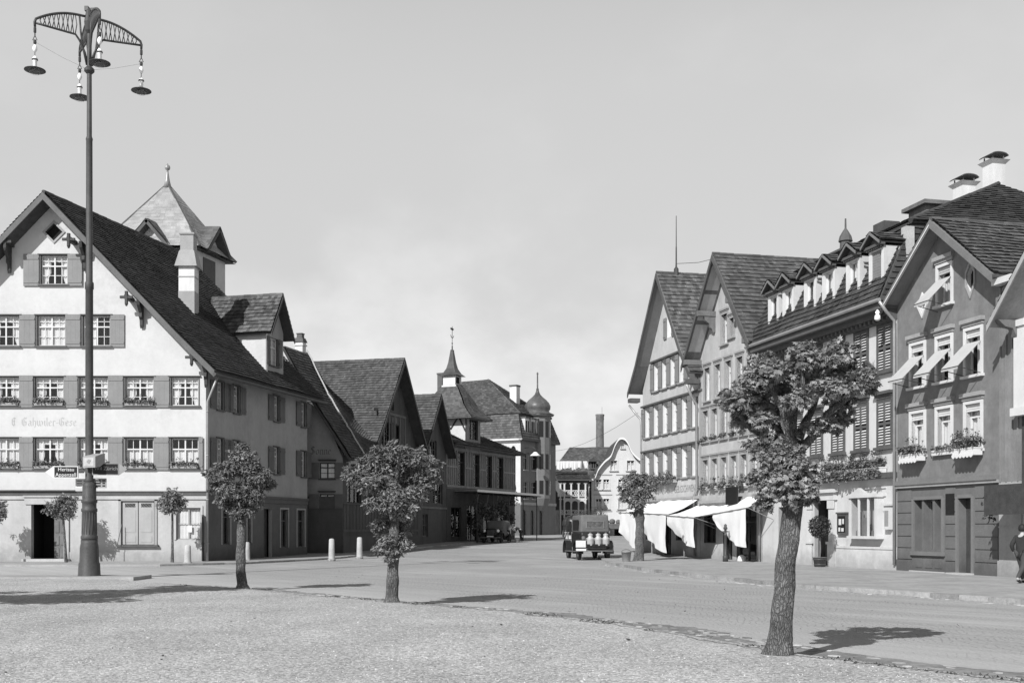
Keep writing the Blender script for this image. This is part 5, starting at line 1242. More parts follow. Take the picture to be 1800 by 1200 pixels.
for h in low2: window(F2, *h, cols=2, trans=.25, up=(1, 1), lo=(1, 1), fm=TRIMD, curtain=None)
body(F2, W2, ZE2, ZA2, 10, GREYQ)
gable_roof(F2, W2, ZE2, ZA2, .9, .42, 10, T_MID, course=.28, bh=.3, barge=TRIMD, soffit=WOODM)
SPAN = mat('soffit_panel', .40, .1, 2, .8, .1, 20, .1)
s = F2.mb(); m_ = (ZA2 - ZE2) / (W2 / 2)
for t0, t1 in ((.08, .36), (.40, .66), (.70, .93)):
    for sgn in (-1, 1):
        x0_, x1_ = W2 / 2 + sgn * (W2 / 2) * (1 - t0), W2 / 2 + sgn * (W2 / 2) * (1 - t1); z0_, z1_ = ZE2 + (ZA2 - ZE2) * t0 - .03, ZE2 + (ZA2 - ZE2) * t1 - .03
        s.quad((x0_, -.8, z0_), (x0_, -.12, z0_), (x1_, -.12, z1_), (x1_, -.8, z1_))
s.build('soffit_panel', SPAN, H2)
for t in (.02, .52):
    for sgn in (-1, 1):
        x = W2 / 2 + sgn * (W2 / 2) * (1 - t); z = ZE2 + (ZA2 - ZE2) * t - .3
        s = F2.mb(); s.box(x - .12, x + .12, -.95, 0, z - .12, z + .14)
        s.prism([(-.02, z - .9), (-.12, z - .95), (-.2, z - .75), (-.3, z - .7), (-.34, z - .5), (-.55, z - .35), (-.62, z - .12), (-.02, z - .12)], lambda p, q, k: (k, p, q), x - .08, x + .08); s.build('purlin_end', TIMBER, H2)
s = F2.mb(); s.tube([(W2 - .1, -.5, 9.9), (W2 - .05, -.15, 9.4), (W2 - .05, -.12, 3.4), (W2 - .05, -.12, .1)], .06, 8); s.build('downpipe', METAL, H2, True)
chimney(F2, W2 / 2 + .3, 6.2, .9, .7, 13.6, 15.4, m=mat('sooty_plaster', .07, .2, 2, .9, .3, 20, .2), cap=None)
s = F2.mb(); cx2, cy2 = W2 / 2 + .3, 6.2; s.box(cx2 - .75, cx2 + .75, cy2 - .6, cy2 + .6, 15.4, 15.55); s.lathe([(.3, 15.55), (.28, 16.0), (.36, 16.05), (.30, 16.3), (.12, 16.6), (.05, 16.7), (.04, 17.2)], 10, (cx2, cy2, 0)); s.build('chimney_cowl', TRIMD, H2)
T = Matrix.Translation((2.1, -.01, 3.22)) @ UPRIGHT; text_obj('HANDLUNG', .36, INKM, H2, T, sx=.9) if False else None
for i in range(6):
    h = h2[5 + 6 + i]
    flower_box(F2, h[0], h[1], h[2] + .02, 'flower box, %s lowest window of the house with carved purlin ends' % ('first far', 'second far', 'third far', 'third near', 'second near', 'first near')[i], 'flower boxes on the right row', y0=-.16, y1=.08, planter=TRIMW, hgt=.13, ph=.42, flowers=.4, seed=60 + i, trail=.12)
for i in range(6):
    h = h2[5 + i]
    flower_box(F2, h[0] + .04, h[1] - .04, h[2] + .01, 'tiny sill pots, %s middle window of the house with carved purlin ends' % ('first far', 'second far', 'third far', 'third near', 'second near', 'first near')[i], 'small sill pots on the right row', y0=-.10, y1=.06, planter=TRIMG, hgt=.1, ph=.16, flowers=.2, seed=80 + i)
# ---- H3 mansard
H3 = row_house('mansard_house', 'pale house with six pointed dormers in a dark mansard roof and slatted shutters', -11.13)
F3 = Fr(H3); W3 = 11.13
cc = [W3 - L for L in (9.26, 7.86, 5.9, 4.36, 2.47, .80)]
ccw = [W3 - L for L in (9.5, 7.75, 6.0, 4.22, 2.47, .80)]
h3 = []
for c in ccw:
    h3.append((c - .47, c + .47, 7.45, 9.2)); h3.append((c - .47, c + .47, 4.6, 6.35))
g3 = [(W3 - 6.2, W3 - 4.8, -.3, 2.75), (W3 - 2.8, W3 - 1.05, 1.3, 2.65), (W3 - 9.5, W3 - 7.8, .9, 2.5)]
wall(F3, [(0, -.6), (W3, -.6), (W3, 9.6), (0, 9.6)], h3 + g3, .18, (LIGHTP, TRIMG))
for i, h in enumerate(h3):
    window(F3, *h, cols=2, trans=.3, up=(1, 1), lo=(1, 2), fm=TRIMG, curtain=None, sill=(.16, .11, TRIMD), hood=(.22, .2, TRIMD, .13) if i % 2 else None, casing=(.07, .05, TRIMD))
    m_ = (h[0] + h[1]) / 2; shutter(F3, h[0] + .01, m_ - .01, h[2] + .01, h[3] - .01, SHUTD, True, .0); shutter(F3, m_ + .01, h[1] - .01, h[2] + .01, h[3] - .01, SHUTD, True, .0)
# eaves cornice
s = F3.mb(); s.box(-.05, W3 + .05, -.72, 0, 9.62, 9.86); s.box(0, W3, -.45, 0, 9.42, 9.62); s.box(0, W3, -.22, 0, 9.25, 9.42)
for i in range(36): s.box(.1 + i * .31, .22 + i * .31, -.36, -.22, 9.28, 9.42)
s.build('eaves_cornice', TRIMD, H3)
s = F3.mb(); s.tube([(-.1, -.80, 9.92), (W3 + .1, -.80, 9.92)], .075, 8); s.build('gutter', METAL, H3)
s = F3.mb(); zb, zm, zt = 9.92, 12.95, 15.1
b4 = [(-.05, -.72), (W3 - .05, -.72), (W3 - .05, 11.7), (-.05, 11.7)]; m4 = [(.3, .75), (W3 - .3, .75), (W3 - .3, 10.3), (.3, 10.3)]
for i in range(4):
    j = (i + 1) % 4; q = [(*b4[i], zb), (*b4[j], zb), (*m4[j], zm), (*m4[i], zm)]; tiles(s, *q, .24, .24); slab(s, *q, .1)
M = [Vector((*p, zm)) + Vector(((p[0] - W3 / 2) * .04, (p[1] - 5.5) * .03, 0)) for p in m4]; r0, r1 = Vector((3.2, 5.5, zt)), Vector((W3 - 1.65, 5.5, zt))
for q in ([M[0], M[1], r1, r0], [M[1], M[2], r1, r1], [M[2], M[3], r0, r1], [M[3], M[0], r0, r0]): tiles(s, *q, .26, .26); slab(s, *q, .1)
for p, q in ((M[0], r0), (M[1], r1), (r0, r1)): ridge_cap(s, p, q, .1)
s.build('roof', [T_DARK, TRIMD], H3)
s = F3.mb(); s.quad((W3, .02, -.6), (W3, 11, -.6), (W3, 11, 9.7), (W3, .02, 9.7)); s.quad((0, 11, -.6), (0, .02, -.6), (0, .02, 9.7), (0, 11, 9.7)); s.quad((W3, 11, -.6), (0, 11, -.6), (0, 11, 9.7), (W3, 11, 9.7)); s.build('side_wall', LIGHTP, H3)
for i, c in enumerate(cc):
    hw = .52; zb_, zt_, zp = 10.5, 12.05, 12.62
    h = (c - .34, c + .34, zb_ + .10, zt_ - .12)
    Dm = Fr(H3, Matrix.Translation((0, -.38, 0)))
    wall(Dm, [(c - hw, zb_ - .2), (c + hw, zb_ - .2), (c + hw, zt_), (c - hw, zt_)], [h], .2, (TRIMW, TRIMW), 'dormer')
    if i == 5:
        s = Dm.mb()
        for k in range(13): zz = h[2] + k * (h[3] - h[2]) / 13; s.box(h[0], h[1], .05, .07 + .012, zz, zz + .095)
        s.build('roller_blind', mat('roller_slats', .20, .1, 3, .7, .1, 20, .1), H3)
    else: window(Dm, *h, y=.16, cols=1, trans=0, lo=(2, 1), curtain='full' if i % 2 else 'one', fw=.05)
    s = Dm.mb()
    for sx in (-1, 1):
        x = c + sx * hw; s.add([(x, 0, zb_ - .25), (x, 1.4, zb_ - .2), (x, 1.6, zt_), (x, 0, zt_)], [(0, 1, 2, 3)] if sx > 0 else [(3, 2, 1, 0)])
    s.build('dormer_cheek', LIGHTP, H3)
    s = Dm.mb(); s.box(c - hw - .1, c + hw + .1, -.16, .0, zt_, zt_ + .10)
    for k in range(9): xx = c - hw + k * (2 * hw - .06) / 8; s.box(xx, xx + .06, -.12, -.0, zt_ - .07, zt_)
    s.build('dormer_cornice', TRIMD, H3); s = Dm.mb(); s.box(c - hw, c + hw, -.05, 0, zb_ - .38, zb_ - .2); s.build('dormer_apron', TRIMG, H3)
    s = Dm.mb(); e = .13; z_e = zt_ + .12
    for sx in (-1, 1):
        a_, b_, c_, d_ = (c + sx * (hw + e), -.28, z_e), (c + sx * (hw + e), 1.7, z_e), (c, 1.7, zp), (c, -.28, zp)
        q = [a_, b_, c_, d_] if sx > 0 else [b_, a_, d_, c_]; tiles(s, *q, .2, .22); slab(s, *q, .07)
    s.build('dormer_roof', [T_MID, WOOD], H3)
    s = Dm.mb()
    for sx in (-1, 1):
        p = Vector((c + sx * (hw + e), -.30, z_e)); q = Vector((c, -.30, zp)); dn = Vector((0, 0, -.10)); bk_ = Vector((0, .04, 0))
        s.add([p, q, q + dn, p + dn, p + bk_, q + bk_, q + dn + bk_, p + dn + bk_], [(0, 1, 2, 3), (7, 6, 5, 4), (0, 4, 5, 1), (3, 2, 6, 7), (0, 3, 7, 4)])
    s.build('dormer_bargeboard', mat('dormer_barge_paint', .17, .1, 2, .7, .1, 20, .1), H3)
    s = Dm.mb(); s.add([(c - hw, -.02, zt_ + .1), (c + hw, -.02, zt_ + .1), (c, -.02, zp - .08)], [(0, 1, 2)]); s.build('dormer_gable', TRIMD, H3)
chimney(F3, W3 - 3.1, 5.0, .66, .60, 14.0, 15.35, cap='arch'); chimney(F3, W3 - 2.05, 5.6, .62, .58, 14.4, 15.95, cap='arch')
chimney(F3, W3 - 3.15, 1.5, .8, .7, 12.6, 13.7, m=mat('sooty_plaster', .07), cap=None); chimney(F3, W3 - .25, .6, .34, .34, 10.5, 12.75, m=STONE, cap=None)
s = F3.mb(); x = W3 - 2.4; s.box(x - .6, x + .6, 2.4, 3.6, 12.8, 14.15); s.box(x - .8, x + .8, 2.2, 3.8, 14.15, 14.3); s.build('roof_hatch', WOODM, H3)
s = F3.mb(); s.lathe([(.06, 9.0), (.12, 9.05), (.10, 9.18), (.05, 9.22), (.09, 9.3), (.06, 9.42), (.02, 9.48)], 10, (.05, -.62, 0)); s.lathe([(.06, 9.2), (.12, 9.25), (.10, 9.38), (.05, 9.42), (.09, 9.5), (.02, 9.6)], 10, (W3 - .15, -.72, 0)); s.build('gutter_finial', PORC, H3, True)
s = F3.mb(); s.tube([(W3 + .1, -.8, 9.85), (W3 + .08, -.5, 9.5), (W3 + .02, -.14, 9.2), (W3, -.12, 8.8), (W3, -.12, .2)], .06, 8); s.build('downpipe', METAL, H3, True)
# ground floor trim
d0_, d1_ = g3[0][0], g3[0][1]
s = F3.mb(); s.box(d0_ - .42, d0_, -.14, 0, 0, 2.7); s.box(d1_, d1_ + .42, -.14, 0, 0, 2.7); s.box(d0_ - .5, d1_ + .5, -.2, 0, 2.7, 3.0); s.box(d0_ - .6, d1_ + .6, -.32, 0, 3.0, 3.14)
for x in (d0_ - .21, d1_ + .21): s.box(x - .26, x + .26, -.18, -.14, 2.35, 2.7); s.box(x - .25, x + .25, -.17, -.14, 0, .9); s.box(x - .3, x + .3, -.22, -.14, .9, 1.0)
s.build('portal', LIGHTP, H3)
s = F3.mb(); s.box(d0_, d1_, .5, .6, 0, 2.75); s.build('door', BLACK, H3)
s = F3.mb(); s.box(0, W3, -.28, -.0, 3.42, 3.62); s.build('ledge', TRIMD, H3)
s = F3.mb(); s.box(W3 - 4.9, W3, -.06, 0, -.5, .75); s.box(W3 - 4.9, W3, -.09, 0, .75, .84); s.box(W3 - 2.55, W3 - .72, -.05, 0, 2.75, 2.86); s.box(W3 - 2.55, W3 - .72, -.05, 0, 3.05, 3.12); s.build('base_course', mat('base_stone', .52, .06, 1, .9, .2, 15, .08), H3)
# show window bay
x0_, x1_ = g3[1][0] - .12, g3[1][1] + .12
s = F3.mb(); s.box(x0_, x0_ + .14, -.3, 0, 1.25, 2.72); s.box(x1_ - .14, x1_, -.3, 0, 1.25, 2.72); s.box(x0_ - .06, x1_ + .06, -.36, 0, 2.72, 2.84); s.box(x0_ - .06, x1_ + .06, -.36, 0, 1.14, 1.25)
s.prism([(x0_ - .06, 2.84), (x1_ + .06, 2.84), (x0_ + (x1_ - x0_) * .62, 2.90), (x0_ + (x1_ - x0_) * .38, 3.10), (x0_ + (x1_ - x0_) * .14, 2.90)], lambda p, q, t: (p, t, q), -.34, -.2)
for t in (.36, .70): xx = x0_ + (x1_ - x0_) * t; s.box(xx - .05, xx + .05, -.3, -.24, 1.25, 2.72)
s.build('show_window', LIGHTP, H3)
s = F3.mb(); s.quad((x0_ + .1, -.26, 1.25), (x1_ - .1, -.26, 1.25), (x1_ - .1, -.26, 2.72), (x0_ + .1, -.26, 2.72)); s.build('show_pane', GLASS, H3)
s = F3.mb(); s.quad((x0_ + .1, .1, 1.25), (x1_ - .1, .1, 1.25), (x1_ - .1, .1, 2.72), (x0_ + .1, .1, 2.72))
for k in range(5): s.box(x0_ + .2 + k * .28, x0_ + .36 + k * .28, -.1, -.02, 1.27, 1.45 + .25 * ((k * 7) % 4), mi=1)
s.build('window_display', [CREAM, INKM], H3)
s = F3.mb(); a, b = W3 - 4.15, W3 - 3.42; s.box(a, b, -.12, 0, 1.3, 2.12); s.box(a + .08, b - .08, -.125, -.11, 1.38, 2.04, mi=1); s.box(a - .03, b + .03, -.16, 0, 2.12, 2.19)
for (u_, v_, w_, h_) in ((.14, 1.42, .14, .16), (.36, 1.42, .18, .14), (.16, 1.68, .2, .24), (.44, 1.72, .12, .2)): s.box(a + u_, a + u_ + w_, -.13, -.125, v_, v_ + h_, mi=2)
s.build('notice_case', [TRIMD, BLACK, PAPER], H3)
s = F3.mb(); a = W3 - 3.26; s.box(a, a + .16, -.1, 0, 1.5, 1.95); s.box(a + .03, a + .13, -.104, -.1, 1.55, 1.85, mi=1); s.add([(a - .03, -.1, 1.95), (a + .19, -.1, 1.95), (a + .08, -.1, 2.12)], [(0, 1, 2)]); s.build('letter_box', [LIGHTP, BLACK], H3)
s = F3.mb(); a = W3 - .62; s.box(a, a + .38, -.18, 0, 1.5, 2.38); s.box(a + .06, a + .32, -.186, -.18, 1.62, 2.2, mi=1); s.box(a - .06, a + .44, -.24, 0, 2.38, 2.45); s.build('wall_case', [LIGHTP, INKM], H3)
flower_box(F3, W3 - 5.1, W3 - .62, 3.63, 'very long overflowing flower box along the ledge of the pale mansard house', 'flower boxes on the right row', y0=-.34, y1=-.06, planter=TRIMW, hgt=.2, ph=.55, dens=1.5, trail=.75, flowers=.45, seed=99)
# ---- H4 dark gabled house
H4 = row_house('gabled_house', 'dark plastered gabled house with white window frames and tilted window awnings', 0.0)
F4 = Fr(H4); W4 = 5.8; ZA4, ZE4 = 11.95, 9.71
c4 = (1.33, 2.9, 4.5)
h4 = [(c - .40, c + .40, 6.6, 8.1) for c in c4] + [(c - .40, c + .40, 4.15, 5.65) for c in c4] + [(2.55, 3.3, 9.25, 10.55)]
ZS4 = 3.12
dia = lambda c, z, w, h_: [(c, z - h_), (c + w, z), (c, z + h_), (c - w, z)]
dm = dia(1.62, 9.45, .2, .30)
hexw = [(4.35, 9.3), (4.55, 9.65), (4.55, 10.0), (4.35, 10.3), (4.15, 10.0), (4.15, 9.65)]
wall(F4, [(0, ZS4), (W4, ZS4), (W4, ZE4), (W4 / 2, ZA4), (0, ZE4)], h4 + [dm, hexw], .22, (BROWN, TRIMW))
for i, h in enumerate(h4):
    window(F4, *h, y=.19, cols=2 if i != 6 else 1, trans=.28, up=(1, 1), lo=(1, 1), curtain='sides' if 2 < i < 6 else ('low' if i == 6 else None), sill=(.14, .09, TRIMW), hood=(.16, .24, TRIMG, .13), casing=(.10, .06, TRIMW))
    s = F4.mb(); s.box(h[0], h[1], .04, .14, h[3] - .24, h[3])
    for k in range(3): s.box(h[0], h[1], .025, .04, h[3] - .24 + k * .08, h[3] - .20 + k * .08)
    s.build('blind_box', CANVG if i == 6 else TRIMW, H4)
for c, w_, h_ in ((dm, 1.55, 0), (hexw, 1.3, 0)):
    cxx = sum(p[0] for p in c) / len(c); czz = sum(p[1] for p in c) / len(c); s = F4.mb()
    for a, b in zip(c, c[1:] + c[:1]):
        A_ = (cxx + (a[0] - cxx) * w_, czz + (a[1] - czz) * w_); B_ = (cxx + (b[0] - cxx) * w_, czz + (b[1] - czz) * w_)
        s.prism([a, b, B_, A_], lambda p, q, t: (p, t, q), -.05, .01)
    s.quad(*[(p[0], .15, p[1]) for p in c], mi=1); s.build('attic_opening', [TRIMW if c is dm else TRIMG, BLACK], H4)
for i in (0, 1, 2, 6):
    h = h4[i]; a, b = h[0] - .05, h[1] + .05; zt_ = h[3] - .42; zb_ = h[3] - 1.28; o = .92
    s = F4.mb(); s.quad((a, -o, zb_), (b, -o, zb_), (b, -.05, zt_), (a, -.05, zt_)); s.quad((a, -.05, zt_ - .012), (b, -.05, zt_ - .012), (b, -o, zb_ - .012), (a, -o, zb_ - .012)); s.quad((a, -o - .004, zb_ - .10), (b, -o - .004, zb_ - .10), (b, -o - .004, zb_), (a, -o - .004, zb_))
    aw = s.build('window_awning', CANVG, H4)
    s = F4.mb(); s.tube([(a, -o, zb_ - .02), (a, -.0, zb_ - .22)], .015, 5); s.tube([(b, -o, zb_ - .02), (b, -.0, zb_ - .22)], .015, 5); s.tube([(a, -o, zb_ - .02), (b, -o, zb_ - .02)], .018, 5); s.build('awning_arm', IRON, aw)
s = F4.mb(); s.box(-.02, W4 + .02, -.16, 0, ZS4 - .02, ZS4 + .14); s.build('string_course', mat('brown_trim', .17, .1, 2, .8, .2, 20, .1), H4)
s = F4.mb(); s.box(-.02, W4 + .02, -.11, 0, ZS4 - .12, ZS4 - .02); s.build('cornice', TRIMG, H4)
g4 = [(1.12, 1.56, .72, 2.55), (1.68, 2.2, .72, 2.55), (2.32, 2.78, .72, 2.55), (3.7, 4.42, .02, 2.55)]
wall(F4, [(0, -.6), (W4, -.6), (W4, ZS4 - .1), (0, ZS4 - .1)], g4, .3, (BROWN2, BROWN2))
for i, h in enumerate(g4[:3]): window(F4, *h, y=.26, cols=1, trans=0, lo=(1, 1), fm=BROWN2, curtain='one' if i == 1 else None)
s = F4.mb(); h = g4[3]; s.box(h[0], h[1], .28, .33, 0, h[3]); s.box(h[0] + .36, h[1] - .08, .27, .28, 1.0, 2.2, mi=1); s.build('door', [WOOD, mat('lace_door_glass', .40, .6, 16, .8, 0, 10, 0)], H4)
BT = mat('brown_frame', .16, .08, 2, .8, .2, 20, .08)
s = F4.mb(); s.box(.95, 2.95, -.10, 0, .58, .72); s.box(1.0, 1.12, -.06, 0, .72, 2.6); s.box(2.78, 2.9, -.06, 0, .72, 2.6); s.box(1.12, 2.78, -.06, 0, 2.55, 2.67); s.box(3.58, 3.7, -.06, 0, 0, 2.6); s.box(4.42, 4.54, -.06, 0, 0, 2.6); s.box(3.7, 4.42, -.06, 0, 2.55, 2.67); s.build('stone_frame', BT, H4)
s = F4.mb()
for r in range(7):
    z0_ = .0 + r * .42; z1_ = z0_ + .405
    if z1_ > 2.98: break
    for (a, b) in ((.04, .95), (2.98, 3.54), (4.6, 5.76)):
        s = F4.mb()
        if r == 0: s.box(a, b, -.06, 0, z0_ - .4, z1_)
        else: s.box(a, b, -.03, 0, z0_ + .015, z1_)
        s.build('stone_block', BROWN2, H4)
for (a, b) in ((1.2, 1.6), (1.75, 2.2), (2.35, 2.75)): s = F4.mb(); s.box(a, b, -.02, 0, .15, .48); s.build('base_panel', BROWN2, H4)
s = F4.mb(); s.box(3.56, 4.56, -.42, 0, -.3, .05); s.box(.9, 3.0, -.1, 0, -.3, .03); s.build('doorstep', STONE, H4)
s = F4.mb(); s.box(3.02, 3.5, -.05, 0, 2.0, 2.72); s.build('dark_sign_board', SIGND, H4)
body(F4, W4, ZE4, ZA4, 9, BROWN)
gable_roof(F4, W4, ZE4, ZA4, .55, .40, 9, T_MID, course=.25, bh=.28, barge=mat('barge_grey', .16, .1, 2, .7, .2, 20, .1), soffit=mat('soffit_grey', .20, .1, 2, .8, .2, 20, .15))
s = F4.mb(); s.box(W4 + .0, W4 + .95, -.3, .3, 9.25, 9.45); s.build('gutter_box', TRIMW, H4)
s = F4.mb()
for sx in (-1,):
    P0 = Vector((W4 / 2 + sx * (W4 / 2 + .36), -.62, ZA4 - .772 * (W4 / 2 + .36) + .02)); P1 = Vector((W4 / 2, -.62, ZA4 + .02)); dn = Vector((0, 0, -.07))
    s.add([P0, P1, P1 + dn, P0 + dn], [(0, 1, 2, 3)])
s.build('barge_strip', TRIMW, H4)
s = F4.mb(); s.box(W4 + .002, 6.88, .0, .12, 3.0, 9.2)
for i in range(4): s.box(W4 + .05 + i * .28, W4 + .11 + i * .28, -.04, 0, 3.0, 9.2)
s.build('boarded_strip', mat('grey_boards', .20, .12, 2, .85, .2, 20, .35), H4)
s = F4.mb(); s.box(W4 + .002, 6.88, -.02, .12, -.6, 3.0); s.box(W4 + .002, 6.88, -.08, -.02, -.5, .5); s.box(W4, 6.88, -.04, -.02, 1.55, 1.6); s.build('side_base', mat('strip_base', .33, .1, 1.5, .9, .3, 20, .2), H4)
for i, (k, nm) in enumerate(((0, 'far'), (1, 'middle'), (2, 'near'))):
    h = h4[3 + k]
    flower_box(F4, h[0] - .16, h[1] + .16, h[2] - .22 if k != 1 else h[2] + .02, 'flower box under the %s window of the dark gabled house%s' % (nm, ', small and sparse' if k == 1 else ', white and scalloped'), 'flower boxes of the dark gabled house', y0=-.42 if k != 1 else -.12, y1=-.08 if k != 1 else .1, planter=PAPER if k != 1 else TRIMW, hgt=.24 if k != 1 else .06, ph=.56 if k != 1 else .22, dens=1.6 if k != 1 else .5, seed=120 + k, scallop=k != 1, flowers=.5 if k == 2 else .15)
# ---- H5 at the frame edge
H5 = row_house('gabled_house', 'house at the right frame edge with white corner pilaster and boarded eaves', 6.9)
F5 = Fr(H5); W5 = 8.0; ZA5 = 12.3; M5 = 1.07; ZE5 = ZA5 - 4 * M5
h5 = [(1.0, 1.9, 5.6, 7.2), (3.2, 4.1, 5.6, 7.2), (5.2, 6.1, 5.6, 7.2), (1.0, 1.9, 3.2, 4.7), (3.2, 4.1, 3.2, 4.7), (5.2, 6.1, 3.2, 4.7), (3.4, 4.4, 8.6, 10.0)]
wall(F5, [(0, -.6), (W5, -.6), (W5, ZE5), (W5 / 2, ZA5), (0, ZE5)], h5, .18, (mat('edge_plaster', .40, .1, .8, .9, .3, 20, .15), TRIMW))
for h in h5: window(F5, *h, cols=2, sill=(.1, .08, TRIMW), casing=(.1, .05, TRIMW)); shutter(F5, h[0] - .62, h[0] - .12, h[2], h[3], SHUTD)
s = F5.mb(); s.box(-.05, .42, -.28, 0, 5.25, 7.75); s.box(-.12, .5, -.36, 0, 5.0, 5.25); s.box(-.1, .48, -.34, 0, 7.75, 7.95); s.build('corner_pilaster', TRIMW, H5)
s = F5.mb(); s.box(.05, W5, -.06, 0, 2.9, 5.0); s.build('dark_panel', WOOD, H5)  # flat dark panel across the front, between canopy and pilaster
body(F5, W5, ZE5, ZA5, 9, GREYP)
gable_roof(F5, W5, ZE5, ZA5, 1.0, .32, 9, T_MID, course=.26, bh=.2, barge=mat('barge_light', .34, .1, 2, .7, .2, 20, .1), soffit=mat('boarded_soffit', .28, .15, 2, .8, .2, 20, .2))
s = F5.mb(); s.prism([(-.12, 7.3), (-.3, 7.45), (-.42, 7.7), (-.7, 7.75), (-.95, 7.95), (-.12, 7.95)], lambda p, q, t: (t, p, q), -.12, .12); s.build('carved_bracket', TIMBER, H5)
s = F5.mb(); s.box(.0, 5.5, -1.3, -.0, 2.72, 2.85); s.box(.0, 5.5, -1.36, -1.3, 1.95, 2.85); s.build('shop_canopy', WOOD, H5)
# small carved dark tree-of-leaves at the shop canopy: hanging creeper
cv_ = thing('hanging_creeper', 'dark leafy creeper at the end of the shop canopy by the right frame edge', 'plant', F5.W @ Vector((-.15, -1.0, 1.75)), RZ)
foliage([((0, 0, .55), (.28, .3, .3), 60), ((-.1, 0, .1), (.2, .2, .2), 30)], .13, OVAL, 5).build('foliage', LEAFD, cv_)
s = MB(); s.tube([(.1, .1, 1.0), (0, 0, .5), (-.1, 0, .0)], .02, 5); s.build('stem', WOODM, cv_)

# ---- shop awnings of the two far houses: sloping canvas with drop cloths
def awning(fr, pu0, pu1, zw, zo, out, drop, name='shop_awning'):
    s = fr.mb(); n, k = 36, 6; vs = []; fs = []
    for j in range(k + 1):
        for i in range(n + 1):
            t = i / n; v = j / k; x = pu0 + (pu1 - pu0) * t; sag = .07 * math.sin(math.pi * v) + .02 * math.sin(t * 19 + v * 3) + .03 * noise.noise(Vector((x * 1.4, v * 3, pu1)))
            vs.append((x, -.05 - out * v, zw[0] + (zw[1] - zw[0]) * t + ((zo[0] + (zo[1] - zo[0]) * t) - (zw[0] + (zw[1] - zw[0]) * t)) * v - sag))
    for j in range(k):
        for i in range(n): a = j * (n + 1) + i; fs.append((a + 1, a, a + n + 1, a + n + 2))
    s.add(vs, fs); aw = s.build(name, CANVAS, fr.h, True)
    s = fr.mb()
    for t in (0, 1):
        x = pu0 + (pu1 - pu0) * t; s.tube([(x, -.05, zo[t] - .55), (x, -out - .05, zo[t] - .02)], .02, 5)
    s.tube([(pu0, -out - .06, zo[0] - .02), (pu1, -out - .06, zo[1] - .02)], .03, 6); s.build('awning_frame', METAL, aw)
    if drop:
        s = fr.mb(); m_ = 30; vs = []; fs = []
        for i in range(m_ + 1):
            t = i / m_; x = drop[0] + (drop[1] - drop[0]) * t; zt_ = zo[0] + (zo[1] - zo[0]) * min(1, max(0, (x - pu0) / (pu1 - pu0))) - .05
            zb_ = zt_ - (drop[2] + (drop[3] - drop[2]) * (1 - (1 - t) ** 2.0))
            for j in range(6): v = j / 5; vs.append((x, -out - .05 - .10 * math.sin(t * 7 + v * 2) * v + .1 * v + (.025 * math.sin(t * 23 + v * 5 + pu0) + .07 * noise.noise(Vector((x * 1.7, v * 2.2, pu0)))) * (.3 + v), zt_ + (zb_ - zt_) * v + .008 * math.sin(t * 17) * v))
        for i in range(m_):
            for j in range(5): a = i * 6 + j; fs.append((a, a + 1, a + 7, a + 6))
        s.add(vs, fs); s.build('drop_cloth', CANVAS, aw, True)
    return aw
awning(F, .1, 3.2, (3.0, 3.0), (2.5, 2.5), 1.5, (.15, 3.1, 1.1, 2.05))
awning(F, 3.4, 8.6, (3.2, 3.1), (2.45, 2.3), 1.7, (3.45, 8.3, .45, 2.0))
awning(F2, -.4, 3.4, (2.75, 2.65), (2.25, 2.1), 1.7, (-.35, 3.3, .45, 1.45))
awning(F2, 2.0, 8.5, (2.6, 3.3), (2.1, 2.5), 1.25, (4.6, 8.3, .25, 1.75))
s = F2.mb(); s.box(4.3, 5.6, -.5, -.42, 2.7, 3.55); s.build('dark_sign_board', SIGND, H2)

# ================================================================ four-armed lamp post
LPx, LPy = gp(157, 1012)
LP = thing('lamp_post', 'very tall iron lamp post with four lattice arms and hanging lamps at the left', 'lamp post', (LPx, LPy, 0))
LS = LPy / FPX; lzz = lambda py: EYE + (HY - py) * LS
s = MB(); s.lathe([(.36, -.2), (.36, .02), (.345, .05), (.33, .40), (.30, .46), (.29, .9), (.275, 1.0), (.262, 1.05), (.262, 1.16)], 28); s.build('plinth', IRONL, LP, True)
s = MB()
prof = [(.24, 1.16), (.265, 1.2), (.265, 1.28), (.235, 1.32), (.225, 1.6), (.22, 2.05), (.25, 2.08), (.25, 2.16), (.22, 2.19), (.22, 2.34), (.25, 2.37), (.25, 2.44), (.215, 2.47), (.205, 2.9), (.19, 2.96), (.14, 3.02)]
s.lathe(prof, 28)
for k in range(16):
    t = 2 * math.pi * k / 16; s.tube([(.225 * math.cos(t), .225 * math.sin(t), 1.34), (.215 * math.cos(t), .215 * math.sin(t), 2.05)], .016, 5)
for k in range(22):
    t = 2 * math.pi * k / 22; s.tube([(.208 * math.cos(t), .208 * math.sin(t), 2.5), (.202 * math.cos(t + .5), .202 * math.sin(t + .5), 2.88)], .012, 4)
s.build('pedestal', IRONL, LP, True)
s = MB(); s.lathe([(.14, 3.0), (.145, 3.1), (.125, 3.15), (.118, 9.2), (.138, 9.22), (.138, 9.42), (.105, 9.46), (.098, lzz(248)), (.108, lzz(246)), (.108, lzz(244)), (.08, lzz(240)), (.07, lzz(18)), (.02, lzz(14))], 20); s.build('shaft', IRONL, LP, True)
s = MB(); s.lathe([(.09, lzz(130)), (.16, lzz(126)), (.16, lzz(122)), (.09, lzz(118))], 16); s.build('collar', IRON, LP); s = MB(); s.lathe([(.08, lzz(60)), (.13, lzz(55)), (.16, lzz(40)), (.10, lzz(20)), (.05, lzz(16))], 12)
s.box(-.14, -.02, -.06, .06, lzz(20), lzz(12)); s.box(.06, .16, -.05, .05, lzz(22), lzz(15)); s.build('head', IRON, LP)
ANG = R(31)
